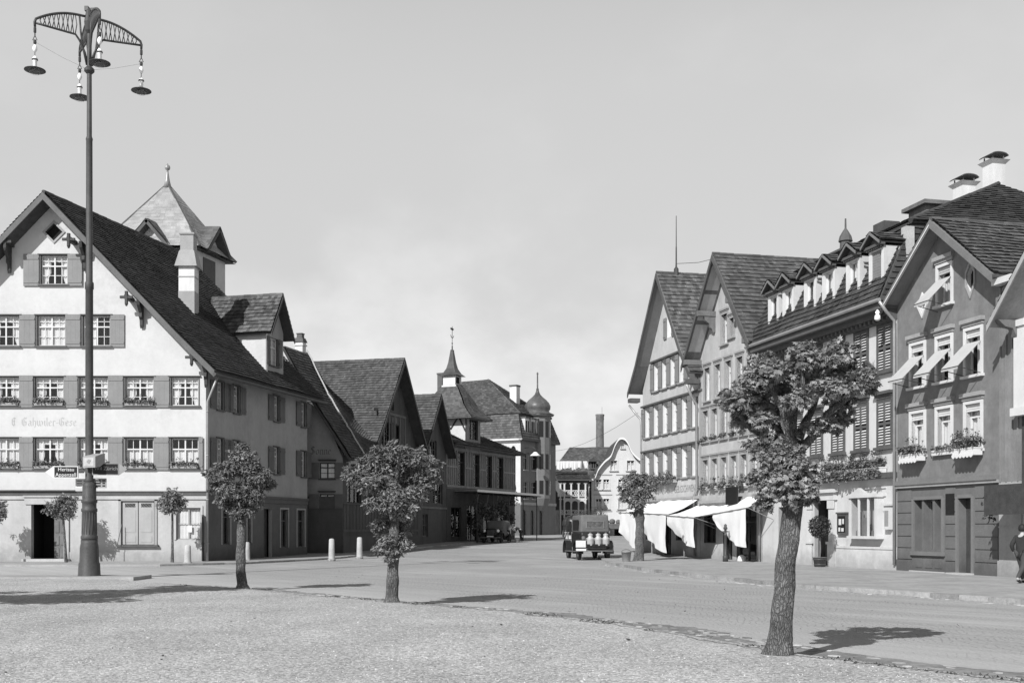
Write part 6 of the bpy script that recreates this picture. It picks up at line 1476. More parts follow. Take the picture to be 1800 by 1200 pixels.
for k, nm in enumerate(('left', 'right', 'near', 'far')):
    t = (ANG + math.pi, ANG, ANG - math.pi / 2, ANG + math.pi / 2)[k]
    ca, sa = math.cos(t), math.sin(t); AL = 1.60
    P = lambda r, z: Vector((ca * r, sa * r, z))
    top = lambda r: 17.55 + .42 * (1 - (max(0, r - .35) / (AL - .35)) ** 2.0) - .02
    bot = lambda r: 17.28 + .12 * (r / AL)
    s = MB(); rs = [.12 + (AL - .12) * i / 14 for i in range(15)]
    s.tube([P(r, top(r)) for r in rs] + [P(AL + .04, 17.42), P(AL + .03, 17.28)], .04, 7)
    s.tube([P(.07, 16.5), P(.14, 16.8), P(.30, 17.15), P(.42, bot(.42))] + [P(r, bot(r)) for r in (.7, 1.0, 1.3, 1.6, AL)], .035, 7)
    s.tube([P(.08, 16.4), P(.20, 16.95), P(.26, 17.4), P(.30, top(.3))], .03, 6)
    n = 8; xs = [.38 + (AL - .50) * i / n for i in range(n + 1)]
    for a, b in zip(xs, xs[1:]):
        m_ = (a + b) / 2; zt1, zb1 = top(m_) - .02, bot(m_) + .02; zm_ = (zt1 + zb1) / 2
        for e, f in ((a, b), (b, a)): s.tube([P(m_ + (e - m_) * .35, zt1), P(e, zm_), P(m_ + (e - m_) * .35, zb1)], .016, 5)
    arm = s.build('arm', IRON, LP, True)
    c = P(AL + .03, 0); zl = 17.28
    s = MB(); s.lathe([(.03, zl), (.045, zl - .05), (.045, zl - .18), (.02, zl - .2), (.02, zl - .28)], 8, c); s.tube([c + Vector((0, 0, zl - .28)), c + Vector((-.07, 0, zl - .42)), c + Vector((.07, 0, zl - .42)), c + Vector((0, 0, zl - .28))], .016, 5)
    s.lathe([(.04, zl - .42), (.05, zl - .46), (.05, zl - .52), (.03, zl - .56)], 8, c); s.tube([c + Vector((0, 0, zl - .5)), c + Vector((0, 0, zl - 1.0))], .012, 5); hd = s.build('lamp_hanger', IRON, LP)
    s = MB(); s.lathe([(.02, zl - .56), (.06, zl - .62), (.075, zl - .70), (.045, zl - .78), (.02, zl - .8)], 12, c); s.lathe([(.02, zl - .92), (.07, zl - .98), (.075, zl - 1.08), (.06, zl - 1.10), (.06, zl - 1.28), (.05, zl - 1.30)], 12, c); lmp = s.build('lamp', PORC, LP, True)
    s = MB(); s.lathe([(.09, zl - 1.02), (.095, zl - 1.04), (.09, zl - 1.06)], 12, c); s.lathe([(.06, zl - 1.26), (.12, zl - 1.28), (.32, zl - 1.36), (.325, zl - 1.38), (.12, zl - 1.33), (.05, zl - 1.32)], 20, c); s.build('lamp_shade', IRONL, lmp, True)
    s = MB(); s.lathe([(.15, zl - 1.34), (.16, zl - 1.42), (.14, zl - 1.48), (.06, zl - 1.50)], 14, c); s.build('lamp_glass', GLASS, lmp, True)
    s = MB(); z_ = lzz(122); s.tube([(ca * .1, sa * .1, z_), tuple(P(AL * .5, (z_ + zl - .5) / 2 - .05)), tuple(c + Vector((0, 0, zl - .48)))], .003, 4); s.build('stay_wire', IRON, LP)
# slab under the lamp
s = MB(); s.box(-9.0, 1.75, -1.0, .8, -.14, .012); o = s.build('lamp_island_pavement', PAVE); o.location = (LPx, LPy, 0); tag(o, kind='structure')
# signs on the post
def board_sign(label, x0, x1, zc, h, yaw, arrow, lines, face, ink, off=(0, -.2)):
    t = thing('direction_sign', label, 'sign', (LPx + off[0], LPy + off[1], zc), yaw, 'direction signs on the lamp post')
    m = MB(); m.box(x0, x1, -.02, .02, -h / 2, h / 2); m.build('board', face, t)
    m = MB(); e = .025; m.box(x0, x1, -.026, -.02, h / 2 - e, h / 2); m.box(x0, x1, -.026, -.02, -h / 2, -h / 2 + e); m.box(x0, x0 + e, -.026, -.02, -h / 2 + e, h / 2 - e); m.box(x1 - e, x1, -.026, -.02, -h / 2 + e, h / 2 - e); m.build('rim', ink, t)
    if arrow:
        xa, xt = (x0, x0 - .26) if arrow < 0 else (x1, x1 + .26); m = MB(); m.prism([(xa, -h / 2), (xt, 0), (xa, h / 2)], lambda p, q, k: (p, k, q), -.018, .018); m.build('arrow_tip', PAPER if arrow < 0 else TRIMG, t)
    for (tx, sz, px, pz) in lines: text_obj(tx, sz, ink, t, Matrix.Translation((px, -.024, pz)) @ UPRIGHT, ext=.002)
    m = MB(); 
    if x1 < 0: m.box(x1, -.1, -.02, .02, -.03, .03)
    else: m.box(.1, x0, -.02, .02, -.03, .03)
    m.build('bracket', IRON, t); return t
board_sign('black arrow sign reading Herisau Appenzell pointing left on the lamp post', -1.04, -.27, lzz(830), .38, R(3), -1, (('Herisau', .165, -.65, .083), ('Appenzell', .165, -.655, -.088)), SIGND, PAPER)
board_sign('dark arrow sign reading Wil Zürich pointing right on the lamp post', .16, .98, lzz(824.5), .38, R(9), 1, (('Wil Zürich', .165, .585, .02),), SIGND, INKM)
t = thing('sign_box', 'small sloping sign box fixed on the lamp post above the arrow signs', 'sign box', (LPx, LPy - .12, lzz(810)), R(-24))
m = MB(); m.prism([(-.20, -.23), (-.20, .12), (0.18, .24), (.22, .23), (.22, -.06), (0, -.2)], lambda p, q, k: (k, p, q), -.02, .5); m.build('box', TRIMG, t)
m = MB(); m.quad((.02, -.206, -.18), (.44, -.206, -.18), (.44, -.206, .08), (.02, -.206, .08)); m.prism([(.15, -.05), (.25, -.12), (.33, .0), (.22, .04)], lambda p, q, k: (p, k, q), -.215, -.207, 1); m.build('plate', [STONE, INKM], t)
for lab, xa, xb, za, zb, fc, ik, yw in (('small white timetable plate behind the lamp post, left side', -.46, -.08, 857, 841, PAPER, INKM, 0), ('small dark timetable plate on the right side of the lamp post', .12, .52, 857, 840, TRIMG, SIGND, 6)):
    t = thing('notice_plate', lab, 'sign', (LPx, LPy + .05, lzz((za + zb) / 2)), R(yw)); h = (za - zb) * LS
    m = MB(); m.box(xa, xb, -.01, .01, -h / 2, h / 2); m.build('plate', fc, t)
    m = MB()
    for k in range(3):
        for (a, b) in ((.1, .55), (.68, .9)): m.box(xa + (xb - xa) * a, xa + (xb - xa) * b, -.014, -.01, h * (.26 - .27 * k) - .022, h * (.26 - .27 * k) + .022)
    m.build('printed_lines', ik, t)

# ================================================================ trees
def street_tree(label, base, Y, trunk, limbs, clumps, lsize, shape, seed, z0=0.0, dspread=.5, lean=0.0, leafm=LEAF, group='pollard trees along the gravel', tn=12, bumpy=.018, cat='tree', nm='pollard_tree', dens=2.6, sprays=4):
    """trunk/limbs/clumps given as (x, y[, r]) in the photograph's grid at the tree's own distance, turned into metres here"""
    k = Y / FPX; rg = random.Random(seed)
    X = lambda px: (px - CX) * k; Z = lambda py: EYE + (HY - py) * k
    bx = X(base[0]); root = thing(nm, label, cat, (bx, Y, z0), 0, group)
    L = lambda px, py, d=0.0: Vector((X(px) - bx, d, Z(py) - z0))
    m = MB(); pts = [L(a, b) for a, b, r in trunk]; rr = [r * k for a, b, r in trunk]
    # trunk with knots and furrows
    P = []; Rr = []; n = len(pts); sub = 7
    for i in range(n - 1):
        for j in range(sub): t = j / sub; P.append(pts[i].lerp(pts[i + 1], t)); Rr.append(rr[i] + (rr[i + 1] - rr[i]) * t)
    P.append(pts[-1]); Rr.append(rr[-1]); seg = 26; vs = []
    for i, (p, r) in enumerate(zip(P, Rr)):
        for q in range(seg):
            a = 2 * math.pi * q / seg; d = Vector((math.cos(a), math.sin(a), 0)); w = p + d * r
            f = 1 + .20 * noise.noise(w * 3.2 + Vector((seed, 0, 0))) + .07 * noise.noise(Vector((a * 3.5, p.z * 1.6, seed))) + .05 * noise.noise(w * 14)
            if i < 5: f += .30 * (1 - i / 5) * max(0, math.sin(a * 3 + seed)) 
            vs.append(p + d * r * f)
    fs = [(i * seg + q, i * seg + (q + 1) % seg, (i + 1) * seg + (q + 1) % seg, (i + 1) * seg + q) for i in range(len(P) - 1) for q in range(seg)] + [[(len(P) - 1) * seg + q for q in range(seg)]]
    m.add(vs, fs); m.build('trunk', BARK, root, True)
    lm = MB()
    for pl, r0, r1 in limbs: limb(lm, [L(*p) for p in pl], r0 * k, r1 * k)
    if limbs: lm.build('limb', BARK, root, True)
    cl = []
    for c in clumps:
        px, py, r, cnt = c[:4]; d = c[4] if len(c) > 4 else rg.uniform(-dspread, dspread)
        cl.append((L(px, py, d), (r * k, r * k, r * k * .8), cnt))
        for _ in range(sprays):
            a = rg.uniform(-.5, 3.64) if py < 780 else rg.uniform(0, 6.28); dd = r * rg.uniform(.95, 1.4); cl.append((L(px + dd * math.cos(a), py - dd * math.sin(a) * .8, d + rg.uniform(-.8, .8) * r * k), (r * k * .30, r * k * .30, r * k * .16), max(2, int(cnt * .09))))
    foliage(cl, lsize, shape, seed + 1, dens=dens).build('crown', leafm, root); return root
# nearest tree, right of the middle
nt_clumps = [(1292, 712, 22, 46, -.1), (1312, 690, 26, 60, .25), (1285, 700, 16, 26, .1), (1330, 668, 26, 60, -.3), (1345, 705, 26, 60, .3), (1362, 655, 24, 56, .1), (1395, 640, 26, 66, -.45), (1388, 668, 22, 46, .5), (1430, 632, 26, 66, .1), (1462, 628, 22, 50, -.3), (1452, 655, 24, 54, .45), (1490, 645, 22, 48, .15), (1512, 662, 20, 40, -.2), (1528, 680, 13, 20, .05), (1480, 685, 22, 48, -.4), (1440, 690, 24, 44, -.5), (1410, 700, 22, 40, .55), (1382, 710, 20, 36, -.55), (1336, 740, 22, 44, -.1), (1310, 736, 16, 26, .2), (1480, 735, 20, 40, .1), (1462, 752, 16, 26, -.15), (1365, 770, 18, 30, .35), (1420, 755, 15, 22, -.3), (1500, 705, 14, 22, .2), (1356, 628, 15, 22, .3), (1416, 612, 14, 20, .0), (1470, 612, 12, 16, .2),
             (1362, 805, 24, 60, -.12), (1392, 815, 26, 66, -.22), (1340, 832, 18, 34, .1), (1372, 845, 26, 66, -.2), (1405, 850, 22, 54, -.18), (1348, 862, 18, 38, .05), (1382, 872, 22, 50, -.24), (1418, 872, 15, 26, .0), (1428, 835, 14, 22, .12), (1345, 885, 12, 20, .1), (1350, 790, 16, 28, .2), (1400, 790, 18, 34, .25)]
fr_ = random.Random(4); fill = []
for i in range(20):
    a = fr_.uniform(0, 6.28); q = fr_.random() ** .5; fill.append((1400 + 125 * q * math.cos(a), 662 - 42 * q * math.sin(a), fr_.uniform(9, 15), 11, fr_.uniform(-.7, .7)))
fill += [(1325 + i * 13, 782 + 10 * math.sin(i * 2.3), 13, 16, .1 * math.cos(i)) for i in range(6)]
street_tree('gnarled near tree with thick furrowed trunk before the right row', (1365, 1150), 13.7, [(1362, 1162, 30), (1368, 1128, 22), (1374, 1085, 19), (1379, 1030, 18.5), (1383, 980, 18), (1388, 935, 17), (1394, 893, 17.5), (1397, 855, 19), (1396, 818, 19), (1393, 785, 15)],
            [([(1392, 800), (1362, 768, .1), (1325, 752, .1), (1290, 718, -.1)], 10, 3.5), ([(1392, 795), (1375, 735, -.2), (1352, 690, -.2), (1335, 655, -.3)], 9.5, 3.2), ([(1394, 790), (1398, 730, .1), (1402, 680, -.2), (1412, 630, -.3)], 9.5, 3.2), ([(1396, 795), (1420, 745, .2), (1445, 705, .35), (1460, 640, .3)], 10, 3.2), ([(1398, 800), (1430, 762, -.1), (1455, 722, -.2), (1500, 690, -.2), (1525, 672, 0)], 9, 3), ([(1394, 795), (1380, 750, .35), (1385, 690, .5), (1395, 650, .5)], 8.5, 3), ([(1375, 735, -.2), (1395, 700, -.4), (1392, 655, -.45)], 7, 2.6)],
            [(a, b, r * .92, c, *d) for a, b, r, c, *d in nt_clumps] + fill, .078, LOBED, 31, 0.0, dens=4.6, sprays=7, leafm=leaf_mat('near_tree_leaf', 0.06, 0.36))
# middle tree
mt = [(637, 832, 22, 60), (655, 812, 24, 70), (680, 800, 24, 70), (705, 808, 24, 70), (735, 805, 20, 56), (755, 815, 16, 36), (745, 838, 22, 56), (715, 840, 28, 80), (680, 838, 28, 80), (650, 850, 24, 62), (625, 842, 12, 22), (668, 872, 26, 70), (700, 876, 28, 76), (730, 868, 22, 54), (655, 885, 14, 26), (690, 905, 24, 56), (715, 900, 18, 36), (672, 920, 16, 30), (700, 935, 20, 40), (680, 950, 16, 32), (712, 955, 14, 22), (695, 790, 14, 28), (670, 963, 12, 18), (765, 830, 9, 14), (690, 972, 12, 18)]
street_tree('middle round-headed tree by the gravel with leafy shoots down its trunk', (688, 1056), 23.5, [(688, 1062, 15), (689, 1045, 11), (690, 1010, 10), (692, 970, 10.5), (693, 930, 9), (692, 890, 9), (691, 860, 8)],
            [([(691, 880), (665, 850, .1), (640, 835, .2)], 5, 2), ([(691, 875), (700, 835, -.2), (705, 805, -.3)], 5, 2), ([(692, 880), (725, 850, .2), (750, 820, .1)], 5, 2), ([(691, 870), (680, 830, .3), (672, 808, .3)], 5, 2)], mt, .085, SPRIG, 47, 0.0, .55, dens=12.0)
# left tree
lt = [(390, 842, 20, 66), (412, 822, 20, 66), (432, 806, 18, 60), (418, 800, 12, 30), (448, 825, 20, 66), (466, 842, 16, 46), (440, 855, 24, 76), (405, 862, 22, 66), (425, 880, 22, 60), (450, 872, 18, 48), (396, 882, 14, 34), (420, 902, 14, 32), (438, 898, 14, 32), (476, 850, 9, 16), (380, 855, 10, 20), (378, 835, 9, 16), (430, 790, 9, 16)]
street_tree('smaller left tree with a compact ragged crown in front of the white house side', (425, 1034), 29.2, [(427, 1038, 14), (426, 1026, 9), (423, 1000, 8.5), (424, 960, 8), (425, 920, 7.5), (426, 880, 7)],
            [([(426, 900), (405, 865, .1), (392, 845, .1)], 4, 1.5), ([(426, 890), (432, 850, -.2), (432, 810, -.2)], 4, 1.5), ([(426, 895), (445, 865, .2), (465, 845, .1)], 4, 1.5)], lt, .088, SPRIG, 53, 0.0, .5, dens=13.0)
# far right tree on the pavement
ft = [(1105, 850, 12, 60), (1120, 842, 14, 70), (1138, 848, 13, 60), (1146, 858, 8, 26), (1100, 866, 10, 44), (1118, 864, 14, 70), (1134, 870, 12, 54), (1122, 884, 13, 60), (1112, 880, 9, 30), (1124, 898, 9, 36), (1108, 836, 6, 18), (1135, 836, 6, 18), (1096, 876, 6, 16)]
street_tree('small forked tree on the right pavement next to the zinc bucket', (1123, 985), 54.5, [(1123, 988, 10), (1124, 965, 8), (1124, 935, 7.5), (1125, 910, 8), (1125, 890, 6)], [([(1125, 895), (1112, 868, .3), (1104, 850, .3)], 3.4, 1.4), ([(1125, 895), (1132, 865, -.2), (1140, 846, -.3)], 3.4, 1.4)], ft, .15, SPRIG, 61, 0.0, .5, dens=6.0)
# big tree beyond the left frame edge: its shade lies on the gravel
bt = MB(); rb = thing('broad_tree', 'broad spreading tree beyond the left edge that shades the gravel', 'tree', (-13.4, 20.2, 0)); limb(bt, [(0, 0, -.1), (.05, 0, 1.6), (0, .1, 3.0), (.1, 0, 4.4)], .24, .12, 12); bt.build('trunk', BARK, rb, True)
rg_ = random.Random(9); cl = []
for i in range(60): a = rg_.uniform(0, 6.28); q = 2.7 * rg_.random() ** .5; cl.append(((q * math.cos(a), q * math.sin(a), rg_.uniform(2.9, 5.8)), (.62, .62, .5), 80))
for i in range(16): cl.append(((1.2 + rg_.uniform(-.9, .8), 1.5 + rg_.uniform(-.8, 1.0), rg_.uniform(5.2, 7.0)), (.6, .6, .45), 80))
foliage(cl, .24, LOBED, 77).build('crown', LEAF, rb)
lb = MB()
for a in range(5): limb(lb, [(0, .05, 2.6), (.7 * math.cos(a * 1.3), .7 * math.sin(a * 1.3), 3.4), (1.5 * math.cos(a * 1.3), 1.5 * math.sin(a * 1.3), 4.4)], .09, .03)
lb.build('limb', BARK, rb, True)
# clipped standard trees in front of the white house
for lab, px, dx, cy, rad in (('clipped standard tree left of the open doorway', -10, 0, 898, 25), ('clipped standard tree with a leaning stem beside the open doorway', 116, -5, 891, 25), ('clipped standard tree with round head right of the closed shop shutters', 303, 0, 882, 25)):
    k = 52.6 / FPX
    cl = [(px + dx + rad * .55 * math.cos(a), cy + rad * .5 * math.sin(a), rad * .52, 55) for a in [i * 1.05 for i in range(6)]] + [(px + dx, cy, rad * .6, 90), (px + dx, cy - rad * .55, rad * .45, 40)]
    street_tree(lab, (px, 986), 52.6, [(px, 990, 2.6), (px + dx * .3, 955, 2.1), (px + dx * .8, 925, 2.0), (px + dx, 895, 1.8)], [], cl, .14, SPRIG, 70 + px % 13, 0.0, .3, dens=4.0, group='clipped standard trees before the white house', nm='standard_tree', sprays=2)
# clipped laurel ball in a tub by the mansard house
def tub_tree(label, px, py, o, rad, stem, seed, nm='laurel_ball', group=None, loc=None, tub=.32, dens=700):
    if loc is None:
        k = (px - CX) / FPX; bx, by = row_pt(0, o); u = (k * by - bx) / (DR[0] - k * DR[1]); loc = (*row_pt(u, o), 0.0)
    t = thing(nm, label, 'potted plant', loc, 0, group)
    m = MB(); m.lathe([(tub * .78, 0), (tub, tub * 1.35), (tub * 1.05, tub * 1.35), (tub * 1.05, tub * 1.45), (tub * .9, tub * 1.45), (tub * .85, tub * 1.3)], 18)
    for z in (.25, 1.0): m.lathe([(tub * (.8 + .19 * z / 1.35) + .01, tub * z), (tub * (.8 + .19 * z / 1.35) + .02, tub * z + .03), (tub * (.8 + .19 * z / 1.35) + .01, tub * z + .06)], 18, mi=1)
    m.build('tub', [WOODM, IRON], t, True)
    m = MB(); m.tube([(0, 0, tub * 1.2), (.02, 0, tub + stem * .5), (0, 0, tub + stem)], .035, 7); m.build('stem', WOODM, t)
    foliage([((0, 0, tub + stem + rad * .8), (rad, rad, rad), dens)], .085, OVAL, seed).build('foliage', LEAFD, t); return t
tub_tree('clipped laurel ball on a thin stem in a wooden tub by the mansard house door', 1441, 990, 1.0, .46, 1.0, 201, tub=.27, dens=2200)
tub_tree('bushy laurel in a tub behind the milk can car, the left one', 0, 0, 0, .85, .9, 202, 'laurel_bush', 'laurels behind the milk car', (6.9, 106, g(106) - .1), .4, 1300)
tub_tree('taller bushy laurel in a tub behind the milk can car, the right one', 0, 0, 0, .95, 1.1, 203, 'laurel_bush', 'laurels behind the milk car', (8.1, 107, g(107) - .1), .4, 1500)
for i, (px, lab) in enumerate(((1108, 'pale flower pot with dark plant, left one behind the far pavement tree'), (1117, 'pale flower pot with dark plant, right one behind the far pavement tree'))):
    Y = 88; t = thing('flower_pot', lab, 'potted plant', ((px - CX) * Y / FPX, Y, g(Y) - .02), 0, 'pale flower pots on the right pavement')
    m = MB(); m.lathe([(.14, 0), (.2, .32), (.22, .32), (.22, .38), (.18, .38), (.16, .3)], 14); m.build('pot', STONE, t, True)
    foliage([((0, 0, .75), (.35, .35, .45), 90)], .14, OVAL, 210 + i).build('foliage', LEAFD, t)

# ================================================================ bollards and small street things
for i, (px, top, Y, lab) in enumerate(((330, 957, 51.6, 'pale stone bollard in front of the white house corner'), (434, 952, 56.2, 'pale stone bollard half hidden behind the left tree'), (583, 946, 57.5, 'pale stone bollard right of the white house side, left of a pair'), (632, 943.5, 60.8, 'pale stone bollard right of the white house side, right of a pair'), (687, 940, 66, 'pale stone bollard half hidden behind the middle tree'))):
    z = g(Y) - .02; t = thing('bollard', lab, 'bollard', ((px - CX) * Y / FPX, Y, z), 0, 'stone bollards of the left pavement')
    h = EYE + (HY - top) * Y / FPX - z; m = MB(); m.lathe([(.165, -.1), (.16, .05), (.15, h * .5), (.135, h - .06), (.10, h - .01), (.03, h)], 14)
    m.build('shaft', STONE, t, True)
    m = MB(); m.lathe([(.2, -.1), (.2, .03), (.17, .05)], 14); m.build('base', KERB, t, True)
def bucket(label, loc, r, h, m_, grp=None):
    t = thing('bucket', label, 'bucket', loc, R(20), grp); m = MB()
    m.lathe([(r * .72, 0), (r * .76, .01), (r, h), (r * 1.05, h), (r * 1.05, h - .025), (r * .97, h - .03)], 18); m.build('pail', m_, t, True)
    m = MB(); m.tube([(r * math.cos(a), .02, h - .02 + r * .5 * math.sin(a)) for a in [math.pi * i / 10 for i in range(11)]], .010, 5); m.build('handle', IRON, t)
    m = MB(); m.lathe([(r * .9, h - .05), (.001, h - .049)], 14); m.build('contents', WOOD, t); return t
bucket('zinc bucket at the kerb beside the milk car', ((1101 - CX) * 53.4 / FPX, 53.4, 0.0), .24, .46, METAL)
for i, (px, lab) in enumerate(((996, 'white churn standing left of the dark hooded wagon, left of two'), (1002.5, 'white churn standing left of the dark hooded wagon, right of two'))):
    bucket(lab, ((px - CX) * 108 / FPX, 108, g(108) - .1), .2, .62, PORC, 'white churns by the hooded wagon')
bucket('small white pail beside the person in a white smock', ((908.5 - CX) * 89 / FPX, 88.6, g(88.6) - .1), .13, .26, PORC)
t = thing('iron_post', 'slim ornate dark iron post in front of the shop awnings', 'post', (*row_pt(-11.9, 1.5), 0))
m = MB(); m.lathe([(.13, 0), (.13, .25), (.085, .3), (.07, .32), (.06, 1.2), (.085, 1.22), (.085, 1.27), (.06, 1.3), (.055, 1.5), (.10, 1.52), (.09, 1.6), (.06, 1.62), (.07, 1.7), (.02, 1.76)], 14); m.build('column', IRON, t, True)
m = MB(); m.tube([(-.14, 0, 1.4), (.14, 0, 1.4)], .03, 6); m.build('arm', IRON, t)
t = thing('guard_stone', 'small rounded white guard stone at the foot of the shop front', 'stone', (*row_pt(-12.6, .35), 0)); m = MB(); m.lathe([(.22, -.1), (.22, .05), (.18, .2), (.09, .28), (.02, .3)], 12); m.build('stone', PAPER, t, True)
t = thing('iron_stay', 'thin leaning iron rod in front of the closed shop shutters', 'rod', (-14.66 + ax(208), 53.9, 0)); m = MB(); m.tube([(-.02, 0, .0), (.22, .45, 1.75)], .02, 5); m.build('rod', IRON, t)
m = MB(); m.tube([(*F.W.to_3x3() @ Vector((0, 0, 0)),)] * 2, .001, 3) if False else None
wa = F.W @ Vector((W1 / 2, .4, 16.5)); wb_ = F2.W @ Vector((W2 / 2, -.3, 15.0)); m = MB(); m.tube([wa, wa.lerp(wb_, .5) - Vector((0, 0, .12)), wb_], .014, 4); tag(m.build('stay_wire', IRON), 'thin stay wire from the roof mast to the next gable', 'wire')
m = MB(); p0, p1 = E.W @ Vector((3, -.2, 10.5)), Vector((F.W @ Vector((0, -.3, 8.5)))); m.tube([p0.lerp(p1, i / 8) - Vector((0, 0, 1.0 * (1 - (i / 4 - 1) ** 2))) for i in range(9)], .012, 4); tag(m.build('overhead_wire', IRON), 'thin overhead wire crossing the street far back', 'wire')

# ================================================================ vehicles
def wheel(t, x, y, r, w, side, spokes=12, pale=False):
    m = MB(); prof = []
    n = 26; vs = []
    for i in range(n):
        a = 2 * math.pi * i / n
        for (rr, dx) in ((r - .10, -w / 2), (r - .02, -w / 2), (r, -w / 4), (r, w / 4), (r - .02, w / 2), (r - .10, w / 2)): vs.append((x + dx, y + rr * math.cos(a), r + rr * math.sin(a)))
    fs = [(i * 6 + k, ((i + 1) % n) * 6 + k, ((i + 1) % n) * 6 + (k + 1) % 6, i * 6 + (k + 1) % 6) for i in range(n) for k in range(6)]
    m.add(vs, fs); wl_ = m.build('wheel', RUBBER, t, True)
    m = MB()
    for i in range(spokes): a = 2 * math.pi * i / spokes; m.tube([(x, y + .05 * math.cos(a), r + .05 * math.sin(a)), (x, y + (r - .1) * math.cos(a), r + (r - .1) * math.sin(a))], .016, 5)
    m.tube([(x - w * .5, y, r), (x + w * .5, y, r)], .07, 10); m.tube([(x, y + (r - .1) * math.cos(a), r + (r - .1) * math.sin(a)) for a in [2 * math.pi * i / 24 for i in range(25)]], .022, 5, caps=False); m.build('rim', CARM if pale else CARG, wl_); return wl_
def fender(t, x0, x1, y, r, m_, a0=-.2, a1=math.pi + .2, gap=.09):
    m = MB(); n = 14; vs = []
    for i in range(n + 1):
        a = a0 + (a1 - a0) * i / n; R_ = r + gap
        for th in (0, .025):
            for x in (x0, x1): vs.append((x, y + (R_ + th) * math.cos(a), r + (R_ + th) * math.sin(a)))
    fs = []
    for i in range(n): a = i * 4; b = a + 4; fs += [(a, a + 1, b + 1, b), (a + 2, b + 2, b + 3, a + 3), (a, b, b + 2, a + 2), (a + 1, a + 3, b + 3, b + 1)]
    m.add(vs, fs); return m.build('mudguard', m_, t)
MC = thing('old_car', 'dusty old covered car seen from behind with three milk cans on its rear rack', 'car', (4.3, 58.6, g(58.6) - .095), R(8)); MC.scale = (1.07, 1.1, 1.16)
# local: +y forward, rear at y=0
m = MB(); tp = lambda v: Vector((v.x * (1 - .10 * max(0, (v.z - 1.1)) / .9), v.y + .10 * max(0, (v.z - 1.1)), v.z)); m.rbox(-.74, .74, .05, 2.3, 1.22, 2.02, .10, 3, fn=tp); m.build('hood_top', CARG, MC, True)
m = MB(); m.rbox(-.72, .72, .0, 2.3, .52, 1.25, .10, 3); m.rbox(-.5, .5, 2.25, 3.5, .55, 1.18, .12, 3); m.rbox(-.66, .66, -.12, .2, .48, .8, .06, 2); m.build('body', CARD, MC, True)
m = MB(); m.box(-.40, .40, .075, .11, 1.46, 1.72); rw = m.build('rear_window', mat('celluloid', .10, .5, 9, .3, .1, 12, 0), MC)
m = MB(); m.box(-.45, .45, .06, .10, 1.72, 1.76); m.box(-.45, .45, .05, .10, 1.42, 1.46); m.box(-.45, -.40, .06, .1, 1.46, 1.72); m.box(.40, .45, .06, .1, 1.46, 1.72); m.build('window_frame', CARM, rw)
for sx in (-1, 1):
    m = MB(); m.quad(*[(sx * .73, a, b) for a, b in ((.5, 1.32), (1.9, 1.32), (1.9, 1.8), (.5, 1.8))]); m.build('side_window', BLACK, MC)
    wheel(MC, sx * .70, .55, .38, .15, sx, pale=True); wheel(MC, sx * .68, 3.2, .38, .14, sx, pale=True)
    fender(MC, sx * .92 if sx < 0 else .58, -.58 if sx < 0 else .92, .55, .38, CARG if sx > 0 else CARD); fender(MC, -.90 if sx < 0 else .60, -.60 if sx < 0 else .90, 3.2, .38, CARD)
    m = MB(); m.box(sx * .74, sx * .95, .95, 2.8, .36, .40); m.build('running_board', CARG, MC)
m = MB(); m.box(-.82, .82, -.12, -.07, .40, .48); m.box(-.5, .5, -.135, -.12, .52, .58); m.build('bumper', CARM, MC)
m = MB(); m.box(-.52, .70, -.32, .02, .60, .64); m.box(-.52, .70, -.33, -.30, .64, .72); m.build('luggage_rack', CARD, MC)
m = MB(); m.box(-1.0, -.52, -.20, -.17, .58, .88); m.box(-.98, -.50, -.22, -.1, .42, .52); m.build('number_plate', PAPER, MC)
m = MB(); m.lathe([(.07, 0), (.09, .03), (.09, .12), (.05, .15)], 12, (-.62, -.16, .92)); m.build('rear_lamp', CARM, MC)
m = MB(); m.tube([(-.95, 2.9, .9), (-.88, 2.7, 1.2), (-.78, 2.25, 1.5)], .02, 5); m.box(-.86, -.74, 2.2, 2.26, 1.1, 1.75); m.build('windscreen_post', CARD, MC)
for i, (x, nm) in enumerate(((-.40, 'left'), (.02, 'middle'), (.42, 'right'))):
    c = thing('milk_can', '%s of the three pale milk cans on the rear rack of the old car' % nm, 'milk can', tuple(world_m(MC) @ Vector(((x * .92 + .08) * 1.07, -.17 * 1.1, .645 * 1.16))), R(8), 'milk cans on the car'); c.scale = (1.05, 1.05, 1.1)
    m = MB(); m.lathe([(.165, 0), (.175, .02), (.175, .30), (.18, .31), (.18, .33), (.165, .34), (.11, .43), (.10, .47), (.125, .49), (.125, .51)], 18); m.build('can', ALU, c, True)
    m = MB(); m.lathe([(.12, .505), (.13, .53), (.10, .55), (.02, .565)], 14); m.tube([(-.05, 0, .55), (-.03, 0, .6), (.03, 0, .6), (.05, 0, .55)], .012, 5); m.build('lid', ALU, c, True)
    m = MB()
    for sx in (-1, 1): m.tube([(sx * .17, 0, .24), (sx * .215, 0, .25), (sx * .215, 0, .34), (sx * .16, 0, .35)], .014, 5)
    m.build('handle', ALU, c)
